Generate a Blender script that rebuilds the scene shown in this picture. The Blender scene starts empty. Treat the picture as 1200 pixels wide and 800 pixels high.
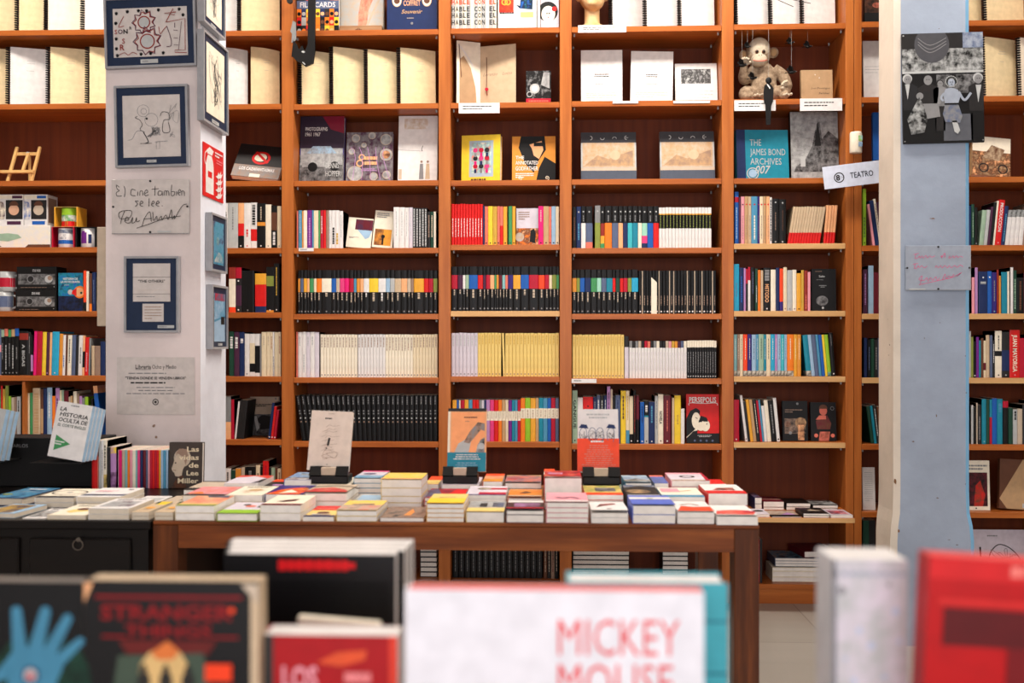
import bpy, bmesh, math, random
from mathutils import Vector, Matrix
random.seed(7)
PI = math.pi
C = bpy.context.scene.collection
# ------------------------------------------------------------------ camera model
FPX, YAW, EYE = 1167.0, 0.038, 1.22
SA, CA = math.sin(YAW), math.cos(YAW)

def at(px, py, Y):
    """point of the photograph pixel on the world plane y = Y"""
    k = (px - 600) / FPX
    dx, dy, dz = -SA + CA * k, CA + SA * k, (400 - py) / FPX
    t = Y / dy
    return Vector((dx * t, Y, EYE + dz * t))

def atx(px, py, X):
    """same on the world plane x = X"""
    k = (px - 600) / FPX
    dx, dy, dz = -SA + CA * k, CA + SA * k, (400 - py) / FPX
    t = X / dx
    return Vector((X, dy * t, EYE + dz * t))

def atz(px, py, Z):
    k = (px - 600) / FPX
    dx, dy, dz = -SA + CA * k, CA + SA * k, (400 - py) / FPX
    t = (Z - EYE) / dz
    return Vector((dx * t, dy * t, Z))

# ------------------------------------------------------------------ colours
PAL = dict(
    white=(222, 218, 214), cream=(222, 205, 172), ivory=(232, 222, 200), silver=(176, 178, 176), grey=(128, 128, 128), stone=(190, 172, 150),
    charcoal=(33, 31, 31), black=(9, 8, 8), brown=(96, 58, 38), tan=(186, 150, 108), beige=(196, 172, 140), taupe=(146, 120, 102),
    red=(206, 24, 22), crimson=(176, 14, 44), maroon=(96, 20, 34), salmon=(214, 112, 92), peach=(232, 170, 120), orange=(232, 120, 28),
    gold=(224, 160, 50), yellow=(232, 196, 50), ochre=(196, 156, 60), butter=(226, 196, 116), lime=(140, 184, 40), olive=(130, 140, 60), green=(64, 140, 84),
    dkgreen=(24, 64, 48), sage=(150, 176, 150), mint=(150, 204, 180), teal=(24, 128, 150), cyan=(40, 160, 196), paleteal=(130, 180, 180),
    blue=(24, 88, 168), steel=(74, 140, 172), paleblue=(150, 180, 204), slate=(84, 96, 124), navy=(22, 40, 84), indigo=(48, 32, 110),
    purple=(110, 34, 130), plum=(72, 34, 60), lilac=(176, 130, 180), lavender=(206, 198, 206), pink=(226, 150, 160), magenta=(222, 20, 110), hotpink=(216, 60, 120),
    brick=(140, 40, 28), manila=(226, 204, 160), paper=(226, 220, 208), pages=(208, 196, 176), pagesw=(234, 228, 219), vermilion=(234, 70, 28),
    frame=(150, 150, 152), mat=(22, 38, 64), bluegrey=(150, 158, 170), kraft=(172, 140, 104), skin=(206, 160, 130), amber=(214, 140, 50), fog=(196, 188, 182), aqua=(64, 176, 186), periwinkle=(84, 104, 190),
)
NICE = dict(steel='steel-blue', dkgreen='dark green', paleteal='pale teal', paleblue='pale blue', hotpink='hot pink', brick='brick-red', butter='buttery yellow', plum='dark plum', gold='golden', slate='slate-blue', navy='navy', bluegrey='blue-grey')
def nice(c): return NICE.get(c, c)

def lin(c):
    out = []
    for v in c[:3]:
        v = v / 255.0
        out.append(v / 12.92 if v <= .04045 else ((v + .055) / 1.055) ** 2.4)
    return tuple(out) + (1,)

MATS = {}
def _new(name, rough, spec=.25):
    m = bpy.data.materials.new(name); m.use_nodes = True
    b = m.node_tree.nodes['Principled BSDF']
    b.inputs['Roughness'].default_value = rough
    b.inputs['Specular IOR Level'].default_value = spec
    return m, m.node_tree, b

def _noise_mix(nt, b, c1, c2, scale, sc3=(1, 1, 1), detail=3, lo=.35, hi=.65, c3=None, rough=.5):
    tc = nt.nodes.new('ShaderNodeTexCoord'); mp = nt.nodes.new('ShaderNodeMapping'); nz = nt.nodes.new('ShaderNodeTexNoise'); rp = nt.nodes.new('ShaderNodeValToRGB')
    mp.inputs['Scale'].default_value = sc3
    nz.inputs['Scale'].default_value = scale; nz.inputs['Detail'].default_value = detail; nz.inputs['Roughness'].default_value = rough
    nt.links.new(tc.outputs['Object'], mp.inputs[0]); nt.links.new(mp.outputs[0], nz.inputs['Vector']); nt.links.new(nz.outputs['Fac'], rp.inputs[0])
    rp.color_ramp.elements[0].position = lo; rp.color_ramp.elements[0].color = c1
    rp.color_ramp.elements[1].position = hi; rp.color_ramp.elements[1].color = c2
    if c3:
        e = rp.color_ramp.elements.new((lo + hi) / 2); e.color = c3
    nt.links.new(rp.outputs[0], b.inputs['Base Color'])
    return nz

def M(c, rough=None):
    """a palette colour, printed card or paper"""
    if isinstance(c, bpy.types.Material): return c
    if rough is None: rough = .45
    key = (c, rough)
    if key in MATS: return MATS[key]
    if isinstance(c, str) and c.startswith('ph_'):
        cols = c[3:].split('_')
        cc = [lin(PAL[k]) for k in cols]
        m, nt, b = _new('printed_picture', .35)
        _noise_mix(nt, b, cc[0], cc[1], 34, (1, 1, 1), 3, .36, .66, cc[2] if len(cc) > 2 else None, .65)
        MATS[key] = m
        return m
    rgb = PAL[c] if isinstance(c, str) else c
    l = lin(rgb)
    m, nt, b = _new('card_%s' % (c if isinstance(c, str) else 'custom'), rough)
    _noise_mix(nt, b, tuple(v * .93 for v in l[:3]) + (1,), tuple(min(1, v * 1.04) for v in l[:3]) + (1,), 35, (1, 1, 1), 2)
    MATS[key] = m
    return m

def wood(name, c1, c2, sc3, rough=.38, scale=1.0, bump=.0, c3=None, lo=.3, hi=.7):
    if name in MATS: return MATS[name]
    m, nt, b = _new(name, rough)
    nz = _noise_mix(nt, b, lin(c1), lin(c2), scale, sc3, 4, lo, hi, lin(c3) if c3 else None, .6)
    if bump:
        bp = nt.nodes.new('ShaderNodeBump'); bp.inputs['Strength'].default_value = bump; bp.inputs['Distance'].default_value = .002
        nt.links.new(nz.outputs['Fac'], bp.inputs['Height']); nt.links.new(bp.outputs[0], b.inputs['Normal'])
    MATS[name] = m
    return m

def gloss(c, rough=.15, name='gloss'):
    return M(c, rough)

# ------------------------------------------------------------------ mesh builder
class MB:
    def __init__(s, T=None):
        s.v, s.f, s.mi, s.mats, s.T = [], [], [], [], T or Matrix.Identity(4)
    def _m(s, m):
        m = M(m)
        if m not in s.mats: s.mats.append(m)
        return s.mats.index(m)
    def add(s, vs, fs, mat):
        o = len(s.v); k = s._m(mat)
        for p in vs: s.v.append(tuple(s.T @ Vector(p)))
        for f in fs: s.f.append(tuple(i + o for i in f)); s.mi.append(k)
    def quad(s, a, b, c, d, mat): s.add([a, b, c, d], [(0, 1, 2, 3)], mat)
    def poly(s, pts, mat): s.add(pts, [tuple(range(len(pts)))], mat)
    def box(s, x0, x1, y0, y1, z0, z1, mat, bev=0):
        if bev:
            b = bev
            # chamfered box: three nested loops
            rings = []
            for z, i in ((z0, b), (z0 + b, 0), (z1 - b, 0), (z1, b)):
                rings.append([(x0 + b, y0 + i, z), (x1 - b, y0 + i, z), (x1 - i, y0 + b, z), (x1 - i, y1 - b, z), (x1 - b, y1 - i, z), (x0 + b, y1 - i, z), (x0 + i, y1 - b, z), (x0 + i, y0 + b, z)])
            vs = [p for r in rings for p in r]; fs = [tuple(range(7, -1, -1)), tuple(range(24, 32))]
            for r in range(3):
                for i in range(8):
                    j = (i + 1) % 8
                    fs.append((r * 8 + i, r * 8 + j, r * 8 + 8 + j, r * 8 + 8 + i))
            s.add(vs, fs, mat); return
        vs = [(x, y, z) for x in (x0, x1) for y in (y0, y1) for z in (z0, z1)]
        s.add(vs, [(0, 1, 3, 2), (4, 6, 7, 5), (0, 4, 5, 1), (2, 3, 7, 6), (0, 2, 6, 4), (1, 5, 7, 3)], mat)
    def lathe(s, prof, mat, n=20, c=(0, 0, 0), axis='Z', a0=0, a1=2 * PI):
        vs, fs = [], []
        full = abs(a1 - a0 - 2 * PI) < 1e-6
        cols = n if full else n + 1
        for i in range(cols):
            a = a0 + (a1 - a0) * i / n
            for r, h in prof:
                x, y, z = r * math.cos(a), r * math.sin(a), h
                if axis == 'Y': x, y, z = x, h, y
                if axis == 'X': x, y, z = h, x, y
                vs.append((c[0] + x, c[1] + y, c[2] + z))
        k = len(prof)
        for i in range(n):
            j = (i + 1) % cols
            for q in range(k - 1): fs.append((i * k + q, j * k + q, j * k + q + 1, i * k + q + 1))
        s.add(vs, fs, mat)
    def tube(s, pts, r, mat, n=8, cap=True):
        pts = [Vector(p) for p in pts]; rs = r if isinstance(r, (list, tuple)) else [r] * len(pts)
        vs, fs = [], []
        t0 = (pts[1] - pts[0]).normalized(); up = Vector((0, 0, 1)) if abs(t0.z) < .9 else Vector((1, 0, 0)); nx = t0.cross(up).normalized()
        for i, p in enumerate(pts):
            t = (pts[min(i + 1, len(pts) - 1)] - pts[max(i - 1, 0)]).normalized()
            nx = (nx - t * nx.dot(t)).normalized(); ny = t.cross(nx)
            for q in range(n):
                a = 2 * PI * q / n
                vs.append(tuple(p + (nx * math.cos(a) + ny * math.sin(a)) * rs[i]))
        for i in range(len(pts) - 1):
            for q in range(n):
                w = (q + 1) % n
                fs.append((i * n + q, i * n + w, i * n + n + w, i * n + n + q))
        if cap: fs += [tuple(range(n - 1, -1, -1)), tuple(range((len(pts) - 1) * n, len(pts) * n))]
        s.add(vs, fs, mat)
    def ell(s, c, r, mat, n=14, m=9, R=None):
        vs, fs = [], []
        R = R or Matrix.Identity(3)
        for i in range(m + 1):
            th = PI * i / m
            for q in range(n):
                a = 2 * PI * q / n
                p = R @ Vector((r[0] * math.sin(th) * math.cos(a), r[1] * math.sin(th) * math.sin(a), r[2] * math.cos(th)))
                vs.append((c[0] + p.x, c[1] + p.y, c[2] + p.z))
        for i in range(m):
            for q in range(n):
                w = (q + 1) % n
                fs.append((i * n + q, (i + 1) * n + q, (i + 1) * n + w, i * n + w))
        s.add(vs, fs, mat)
    def prism(s, pts, d, mat):
        """pts: a loop of 3-D points; d: extrusion vector"""
        n = len(pts); d = Vector(d)
        vs = [tuple(p) for p in pts] + [tuple(Vector(p) + d) for p in pts]
        fs = [tuple(range(n - 1, -1, -1)), tuple(range(n, 2 * n))] + [(i, (i + 1) % n, n + (i + 1) % n, n + i) for i in range(n)]
        s.add(vs, fs, mat)
    def build(s, name, parent=None, smooth=False, loc=None, rot=None):
        me = bpy.data.meshes.new(name)
        me.from_pydata(s.v, [], s.f)
        for m in s.mats: me.materials.append(m)
        me.polygons.foreach_set('material_index', s.mi)
        if smooth: me.polygons.foreach_set('use_smooth', [True] * len(s.f))
        bm = bmesh.new(); bm.from_mesh(me); bmesh.ops.remove_doubles(bm, verts=bm.verts, dist=1e-7); bmesh.ops.dissolve_degenerate(bm, dist=1e-8, edges=bm.edges)
        bm.to_mesh(me); bm.free()
        me.update()
        o = bpy.data.objects.new(name, me); C.objects.link(o)
        if parent: o.parent = parent
        if loc is not None: o.location = loc
        if rot is not None: o.rotation_euler = rot
        return o

def tag(o, label=None, cat=None, group=None, kind=None):
    if label: o['label'] = label
    if cat: o['category'] = cat
    if group: o['group'] = group
    if kind: o['kind'] = kind
    return o

def empty(name, label, cat, loc=(0, 0, 0), rot=(0, 0, 0), group=None):
    o = bpy.data.objects.new(name, None); C.objects.link(o)
    o.location = loc; o.rotation_euler = rot; o.empty_display_size = .05
    return tag(o, label, cat, group)

# ------------------------------------------------------------------ lettering
_TX = {}
def text_mesh(s, bold=0.0, shear=0.0):
    key = (s, bold, shear)
    if key in _TX: return _TX[key]
    cu = bpy.data.curves.new('lettering', 'FONT'); cu.body = s; cu.size = 1; cu.resolution_u = 2; cu.offset = bold; cu.shear = shear
    ob = bpy.data.objects.new('lettering', cu); C.objects.link(ob)
    me = ob.to_mesh()
    vs = [(v.co.x, v.co.y) for v in me.vertices]; fs = [tuple(p.vertices) for p in me.polygons]
    ob.to_mesh_clear(); bpy.data.objects.remove(ob); bpy.data.curves.remove(cu)
    xs = [v[0] for v in vs] or [0, 1]
    _TX[key] = (vs, fs, min(xs), max(xs))
    return _TX[key]

class Art:
    """prints on a plane: origin O, U along the width, V up the height; u and v run 0..1"""
    def __init__(s, mb, O, U, V, W, H, N=None):
        s.mb, s.O, s.U, s.V, s.W, s.H = mb, Vector(O), Vector(U).normalized(), Vector(V).normalized(), W, H
        s.N = s.U.cross(s.V); s.k = 1
    def P(s, u, v, k=None): return tuple(s.O + s.U * (u * s.W) + s.V * (v * s.H) + s.N * (.00022 * (k if k is not None else s.k)))
    def poly(s, pts, c): s.mb.poly([s.P(u, v) for u, v in pts], c); s.k += 1
    def rect(s, u0, v0, u1, v1, c): s.poly([(u0, v0), (u1, v0), (u1, v1), (u0, v1)], c)
    def disc(s, u, v, r, c, n=20, ry=None, a0=0, a1=2 * PI):
        ry = r if ry is None else ry
        s.poly([(u + r * math.cos(a0 + (a1 - a0) * i / n) * s.H / s.W, v + ry * math.sin(a0 + (a1 - a0) * i / n)) for i in range(n + (0 if abs(a1 - a0 - 2 * PI) < 1e-6 else 1))], c)
    def ring(s, u, v, r, w, c, n=24, ry=None, a0=0, a1=2 * PI):
        ry = ry or r
        q = s.H / s.W
        vs, fs = [], []
        for i in range(n + 1):
            a = a0 + (a1 - a0) * i / n
            for rr, r2 in ((r, ry), (r - w, ry - w)): vs.append(s.P(u + rr * math.cos(a) * q, v + r2 * math.sin(a)))
        for i in range(n): fs.append((2 * i, 2 * i + 2, 2 * i + 3, 2 * i + 1))
        s.mb.add(vs, fs, c); s.k += 1
    def stroke(s, pts, w, c):
        """ribbon through points, width w as a share of H"""
        q = s.H / s.W
        P = [Vector((p[0] / q, p[1])) for p in pts]
        vs, fs = [], []
        for i, p in enumerate(P):
            t = (P[min(i + 1, len(P) - 1)] - P[max(i - 1, 0)])
            t = t.normalized() if t.length > 1e-9 else Vector((1, 0))
            n = Vector((-t.y, t.x)) * w / 2
            for e in (p + n, p - n): vs.append(s.P(e.x * q, e.y))
        for i in range(len(P) - 1): fs.append((2 * i, 2 * i + 1, 2 * i + 3, 2 * i + 2))
        s.mb.add(vs, fs, c); s.k += 1
    def curve(s, pts, w, c, n=6):
        """smooth stroke (Catmull-Rom)"""
        out = []
        P = [pts[0]] + list(pts) + [pts[-1]]
        for i in range(1, len(P) - 2):
            p0, p1, p2, p3 = P[i - 1:i + 3]
            for j in range(n):
                t = j / n
                out.append(tuple(.5 * ((2 * p1[k]) + (-p0[k] + p2[k]) * t + (2 * p0[k] - 5 * p1[k] + 4 * p2[k] - p3[k]) * t * t + (-p0[k] + 3 * p1[k] - 3 * p2[k] + p3[k]) * t ** 3) for k in (0, 1)))
        out.append(pts[-1])
        s.stroke(out, w, c)
    def text(s, st, u, v, h, c, align='C', bold=.012, shear=0, wid=None, rot=0):
        vs, fs, x0, x1 = text_mesh(st, bold, shear)
        sy = h * s.H / .70
        sx = sy if wid is None else wid * s.W / max(1e-6, x1 - x0)
        off = {'C': -(x0 + x1) / 2, 'L': -x0, 'R': -x1}[align]
        cr, sr = math.cos(rot), math.sin(rot)
        pts = []
        b = s.O + s.U * (u * s.W) + s.V * (v * s.H) + s.N * (.00022 * s.k)
        for x, y in vs:
            X, Y = (x + off) * sx, y * sy
            pts.append(tuple(b + s.U * (X * cr - Y * sr) + s.V * (X * sr + Y * cr)))
        s.mb.add(pts, fs, c); s.k += 1
    def lines(s, u0, v0, u1, v1, n, c, fill=.5, centre=False):
        """rows of print too small to read"""
        dv = (v1 - v0) / n
        vs, fs = [], []
        for i in range(n):
            v = v1 - dv * (i + .5); e = u1 if i < n - 1 else u0 + (u1 - u0) * random.uniform(.4, .9)
            a = u0
            if centre:
                sh = random.uniform(0, .25) * (u1 - u0); a, e = u0 + sh, u1 - sh
            while a < e:
                w = random.uniform(.05, .16) * (u1 - u0 + .001)
                b = min(e, a + w); o = len(vs)
                vs += [s.P(a, v - dv * fill / 2), s.P(b, v - dv * fill / 2), s.P(b, v + dv * fill / 2), s.P(a, v + dv * fill / 2)]
                fs.append((o, o + 1, o + 2, o + 3)); a = b + .02 * (u1 - u0)
        s.mb.add(vs, fs, c); s.k += 1
    def scribble(s, u0, v0, u1, v1, n, w, c, seed=1):
        r = random.Random(seed)
        p = [(u0 + (u1 - u0) * r.random(), v0 + (v1 - v0) * r.random()) for _ in range(n)]
        s.curve(p, w, c, 5)
# ------------------------------------------------------------------ setting
YF, YB = 4.67, 4.95          # bookcase front edge and back panel
CEIL = 3.8
woodV = wood('cherry_upright', (152, 80, 31), (184, 108, 49), (22, 22, 1.2), .36, 1.4, .02)
woodH = wood('cherry_shelf', (150, 75, 27), (184, 104, 43), (1.2, 22, 22), .36, 1.4, .02)
woodB = wood('cherry_back_shaded', (92, 37, 8), (114, 49, 13), (26, 26, .8), .6, 1.2)  # cherry darkened for the back panels, shelf shade put into the colour
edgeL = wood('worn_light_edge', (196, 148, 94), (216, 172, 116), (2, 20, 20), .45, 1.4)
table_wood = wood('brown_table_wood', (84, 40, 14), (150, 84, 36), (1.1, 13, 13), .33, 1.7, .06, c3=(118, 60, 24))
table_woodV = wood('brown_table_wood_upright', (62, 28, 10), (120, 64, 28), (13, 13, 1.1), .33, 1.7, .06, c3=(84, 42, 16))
dark_wood = wood('dark_desk_wood', (8, 5, 4), (17, 10, 7), (2, 16, 16), .35, 1.5, .05)

def plaster(name, rgb, warm):
    m, nt, b = _new(name, .75, .2)
    nz = _noise_mix(nt, b, lin(tuple(int(v * .93) for v in rgb)), lin(rgb), 3.2, (1, 1, 1), 5, .35, .6, None, .6)
    n2 = nt.nodes.new('ShaderNodeTexNoise'); n2.inputs['Scale'].default_value = 26; n2.inputs['Detail'].default_value = 5
    tc = nt.nodes.new('ShaderNodeTexCoord'); nt.links.new(tc.outputs['Object'], n2.inputs['Vector'])
    bp = nt.nodes.new('ShaderNodeBump'); bp.inputs['Strength'].default_value = .35; bp.inputs['Distance'].default_value = .004
    nt.links.new(n2.outputs['Fac'], bp.inputs['Height']); nt.links.new(bp.outputs[0], b.inputs['Normal'])
    return m
pl_white = plaster('white_plaster', (226, 222, 218), 0)
pl_pillar = plaster('painted_pillar', (220, 207, 203), 0)
pl_side_lit = plaster('pillar_side_lit', (226, 230, 238), 0)  # pillar paint lightened and cooled: daylight on this side put into the colour
pl_cream = plaster('cream_pillar_paint', (212, 200, 184), 0)
pl_blue = plaster('pale_blue_pillar_paint', (152, 163, 179), 0)
pl_sky = plaster('sky_blue_pillar_edge', (132, 188, 226), 0)

def struct(name, mb, smooth=False):
    o = mb.build(name, smooth=smooth); o['kind'] = 'structure'; return o
XL, XR, YN, YW = -3.7, 3.9, -2.4, 5.02
m = bpy.data.materials.new('stone_tile_floor'); m.use_nodes = True
nt = m.node_tree; b = nt.nodes['Principled BSDF']; b.inputs['Roughness'].default_value = .28
tc = nt.nodes.new('ShaderNodeTexCoord'); mp = nt.nodes.new('ShaderNodeMapping'); br = nt.nodes.new('ShaderNodeTexBrick')
mp.inputs['Location'].default_value = (.07, .12, 0)
br.offset = 0; br.inputs['Color1'].default_value = lin((160, 154, 145)); br.inputs['Color2'].default_value = lin((152, 145, 135)); br.inputs['Mortar'].default_value = lin((120, 112, 102))
br.inputs['Scale'].default_value = 1; br.inputs['Mortar Size'].default_value = .003; br.inputs['Brick Width'].default_value = .6; br.inputs['Row Height'].default_value = .6
nz = nt.nodes.new('ShaderNodeTexNoise'); nz.inputs['Scale'].default_value = 3; nz.inputs['Detail'].default_value = 6
m2 = nt.nodes.new('ShaderNodeMapping'); m2.inputs['Scale'].default_value = (.6, 5, 1)
mx = nt.nodes.new('ShaderNodeMix'); mx.data_type = 'RGBA'; mx.blend_type = 'MULTIPLY'; mx.inputs[0].default_value = .35
rp = nt.nodes.new('ShaderNodeValToRGB'); rp.color_ramp.elements[0].color = (.55, .52, .48, 1); rp.color_ramp.elements[1].color = (1, 1, 1, 1)
nt.links.new(tc.outputs['Object'], mp.inputs[0]); nt.links.new(mp.outputs[0], br.inputs['Vector'])
nt.links.new(tc.outputs['Object'], m2.inputs[0]); nt.links.new(m2.outputs[0], nz.inputs['Vector']); nt.links.new(nz.outputs['Fac'], rp.inputs[0])
nt.links.new(br.outputs['Color'], mx.inputs[6]); nt.links.new(rp.outputs[0], mx.inputs[7]); nt.links.new(mx.outputs[2], b.inputs['Base Color'])
q = MB(); q.box(XL, XR, YN, YW, -.1, 0, m); struct('floor', q)
q = MB(); q.box(XL, XR, YN, YW, CEIL, CEIL + .1, pl_white); struct('ceiling', q)
q = MB(); q.box(XL - .1, XL, YN, YW, 0, CEIL, pl_white); struct('wall_left', q)
q = MB(); q.box(XR, XR + .1, YN, YW, 0, CEIL, pl_white); struct('wall_right', q)
q = MB(); q.box(XL, XR, YW, YW + .1, 0, CEIL, pl_white); struct('wall_back', q)
# street side, behind the camera: unseen wall, its window added for the fill light
q = MB()
q.box(XL, -2.0, YN - .1, YN, 0, CEIL, pl_white); q.box(2.4, XR, YN - .1, YN, 0, CEIL, pl_white)
q.box(-2.0, 2.4, YN - .1, YN, 0, .5, pl_white); q.box(-2.0, 2.4, YN - .1, YN, 2.7, CEIL, pl_white)
struct('wall_front', q)
q = MB()
for x0, x1, z0, z1 in ((-2, -1.94, .5, 2.7), (2.34, 2.4, .5, 2.7), (.17, .23, .5, 2.7), (-2, 2.4, .5, .56), (-2, 2.4, 2.64, 2.7)): q.box(x0, x1, YN - .07, YN - .02, z0, z1, 'charcoal')
struct('added_window_1', q)

# ------------------------------------------------------------------ pillars
LCX0, LCX1, LCY0, LCY1 = at(124, 300, 3.55).x, at(235, 300, 3.55).x, 3.55, 3.83
q = MB()
q.add([(LCX0, LCY0, 0), (LCX1, LCY0, 0), (LCX1, LCY0, CEIL), (LCX0, LCY0, CEIL)], [(0, 1, 2, 3)], pl_pillar)
q.add([(LCX1, LCY0, 0), (LCX1, LCY1, 0), (LCX1, LCY1, CEIL), (LCX1, LCY0, CEIL)], [(0, 1, 2, 3)], pl_side_lit)
q.add([(LCX0, LCY0, 0), (LCX0, LCY0, CEIL), (LCX0, LCY1, CEIL), (LCX0, LCY1, 0)], [(0, 1, 2, 3)], pl_pillar)
q.add([(LCX0, LCY1, 0), (LCX0, LCY1, CEIL), (LCX1, LCY1, CEIL), (LCX1, LCY1, 0)], [(0, 1, 2, 3)], pl_pillar)
struct('column', q)
# pale blue pillar, cream paint wrapping its near corner, thicker at the foot
RY0, RY1 = 4.05, 4.28
def colring(z, pyref, extra):
    xl = at(1055, pyref, RY0).x - extra * .6; xr = at(1138, pyref, RY0).x + extra
    xb = at(1031, pyref, RY1).x - extra * .6
    return [(xb - .004, RY1, z), (min(xb, xl), RY0 + .012, z), (xl - .028, RY0, z), (xl, RY0 - .002, z), (xr - .022, RY0 - .002, z), (xr, RY0 + .02, z), (xr, RY1, z)]
zs = [(0, .022), (.42, .02), (.48, .014), (.53, .003), (.62, 0), (1.2, 0), (CEIL, -.002)]
rings = [colring(z, 400, e) for z, e in zs]
q = MB()
pm = [pl_cream, pl_cream, pl_cream, pl_blue, pl_sky, pl_blue, pl_blue]
for i in range(len(rings) - 1):
    for k in range(7):
        w = (k + 1) % 7
        q.add([rings[i][k], rings[i][w], rings[i + 1][w], rings[i + 1][k]], [(0, 1, 2, 3)], pm[k])
r = random.Random(4)
# chips and dents in the paint
def chip(px, py, Y, s, mat, sx=1, sy=1):
    c = at(px, py, Y); n = 8
    q.poly([(c.x + math.cos(2 * PI * i / n) * s * sx * r.uniform(.5, 1.2), Y - .0035, c.z + math.sin(2 * PI * i / n) * s * sy * r.uniform(.5, 1.2)) for i in range(n)], mat)
for px, py, s, sx, sy in ((1049, 564, .011, .7, 1.6), (1053, 622, .008, .6, 1.3), (1097, 487, .006, .5, 1.4), (1070, 517, .006, 1.5, .6), (1098, 583, .006, 1.3, .5), (1131, 567, .003, 1, 1), (1131, 417, .004, 1, 1), (1083, 396, .003, 1, 1), (1093, 256, .010, 1.6, .3), (1132, 460, .003, 1, 1), (1042, 404, .003, .6, 1.4), (1041, 416, .002, 1, 1), (1040, 374, .002, 1, 1), (1099, 322, .003, 1, 1), (1121, 638, .004, 2, .6), (1112, 632, .004, 2, .5), (1100, 34, .003, 1, 1), (1101, 378, .003, 1, 1)):
    chip(px, py, RY0 if px > 1052 else RY0 + .002, s * .8, (110, 92, 80) if s < .007 else (120, 84, 54), sx, sy)
struct('column', q)

# ------------------------------------------------------------------ bookcases
BAY = {0: (-62, 190), 1: (217, 330), 2: (344, 514), 3: (528, 656), 4: (670, 846), 5: (860, 991), 6: (1010, 1232)}
SHY = {0: [35, 121.5, 211.5, 289.6, 364.5, 440, 514], 1: [36, 122, 212, 290.5, 366, 441, 515], 2: [35, 121.5, 211.5, 290.5, 367.8, 442.3, 517.5],
       3: [32.5, 120, 211, 286.5, 364.3, 441.2, 517.7], 4: [30.5, 117.8, 209.5, 290.3, 367.6, 443.4, 520.4], 5: [27.7, 115.8, 208.5, 285.2, 364.2, 441, 518.3],
       6: [23.5, 112.3, 207, 287, 367.3, 442.7, 521, 600.5]}
def bx(px): return at(px, 400, YF).x
def shz(bay, row):
    c = sum(BAY[bay]) / 2
    if bay == 0: c = 60
    if bay == 6: c = 1170
    return at(c, SHY[bay][row], YF).z
LEDZ = at(940, 607, 4.45).z
BOTZ = at(915, 684.5, YF).z
TOPZ = 3.12
def bookcase(label, bays, ups, ledge):
    t = empty('bookcase', label, 'bookcase', (bx(ups[0][0]), YF, 0))
    inv = Matrix.Translation((-bx(ups[0][0]), -YF, 0))
    for a, b_ in ups:
        q = MB(inv); q.box(bx(a), bx(b_) - .0006, YF, YB, 0, TOPZ, woodV, .0015); q.build('upright', t)
    x0, x1 = bx(ups[0][0]), bx(ups[-1][1])
    q = MB(inv); q.box(x0, x1, YB, YB + .014, 0, TOPZ, woodB); q.build('back_panel', t)
    q = MB(inv); q.box(x0, x1, YF - .004, YB, TOPZ, TOPZ + .03, woodH); q.build('top_board', t)
    th = .0255
    for bay in bays:
        a, b_ = bx(BAY[bay][0]) + .0004, bx(BAY[bay][1]) - .0012
        for row in range(len(SHY[bay])):
            z = shz(bay, row)
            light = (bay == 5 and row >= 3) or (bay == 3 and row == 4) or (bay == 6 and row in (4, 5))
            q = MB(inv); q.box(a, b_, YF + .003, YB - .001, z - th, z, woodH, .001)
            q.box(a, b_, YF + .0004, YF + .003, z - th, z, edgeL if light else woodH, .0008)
            for s_, xx in ((1, a + .012), (-1, b_ - .012)):
                for yy in (YF + .03, YB - .05): q.lathe([(0, z - th - .012), (.004, z - th - .012), (.004, z - th + .001)], 'silver', 8, (xx, yy, 0))
            q.build('shelf', t)
        q = MB(inv); q.box(a, b_, YF + .002, YB - .001, BOTZ - .022, BOTZ, woodH, .001); q.build('shelf', t)
        q = MB(inv); q.box(a, b_, YF + .012, YF + .03, 0, BOTZ - .0225, woodH); q.build('plinth', t)
    if ledge:
        for bay in bays:
            a, b_ = bx(BAY[bay][0]) + .0004, bx(BAY[bay][1]) - .0012
            if bay == 5:
                q = MB(inv); q.box(a, b_, YF - .0005, YB - .001, LEDZ - .02, LEDZ, woodH); q.build('shelf', t)
            else:
                q = MB(inv); q.box(a, b_, YF + .002, YB - .001, LEDZ - .02, LEDZ, woodH); q.build('shelf', t)
        xe = at(1002, 607, 4.45).x
        q = MB(inv); q.box(x0, xe, 4.452, YF - .001, LEDZ - .02, LEDZ, woodH); q.box(x0, xe, 4.449, 4.452, LEDZ - .02, LEDZ, edgeL, .001); q.build('ledge', t)
    return t
bc0 = bookcase('orange-brown bookcase of scripts, toys and mugs beside the picture-hung pillar', [0], [(-78, -62), (190, 203)], False)
# short divider board in its last shelf
q = MB(Matrix.Translation((-bx(-78), -YF, 0))); q.box(bx(25.5), bx(28.8), YF + .004, YB - .002, shz(0, 6) + .0005, at(27, 447, YF).z, woodV); q.build('divider', bc0)
bookcase('long orange-brown wooden bookcase filling the wall between the two pillars', [1, 2, 3, 4, 5], [(205, 217), (330, 344), (514, 528), (656, 670), (846, 860), (991, 1000.6)], True)
bookcase('orange-brown bookcase standing behind and past the pale blue pillar', [6], [(1001, 1010), (1232, 1246)], False)

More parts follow.
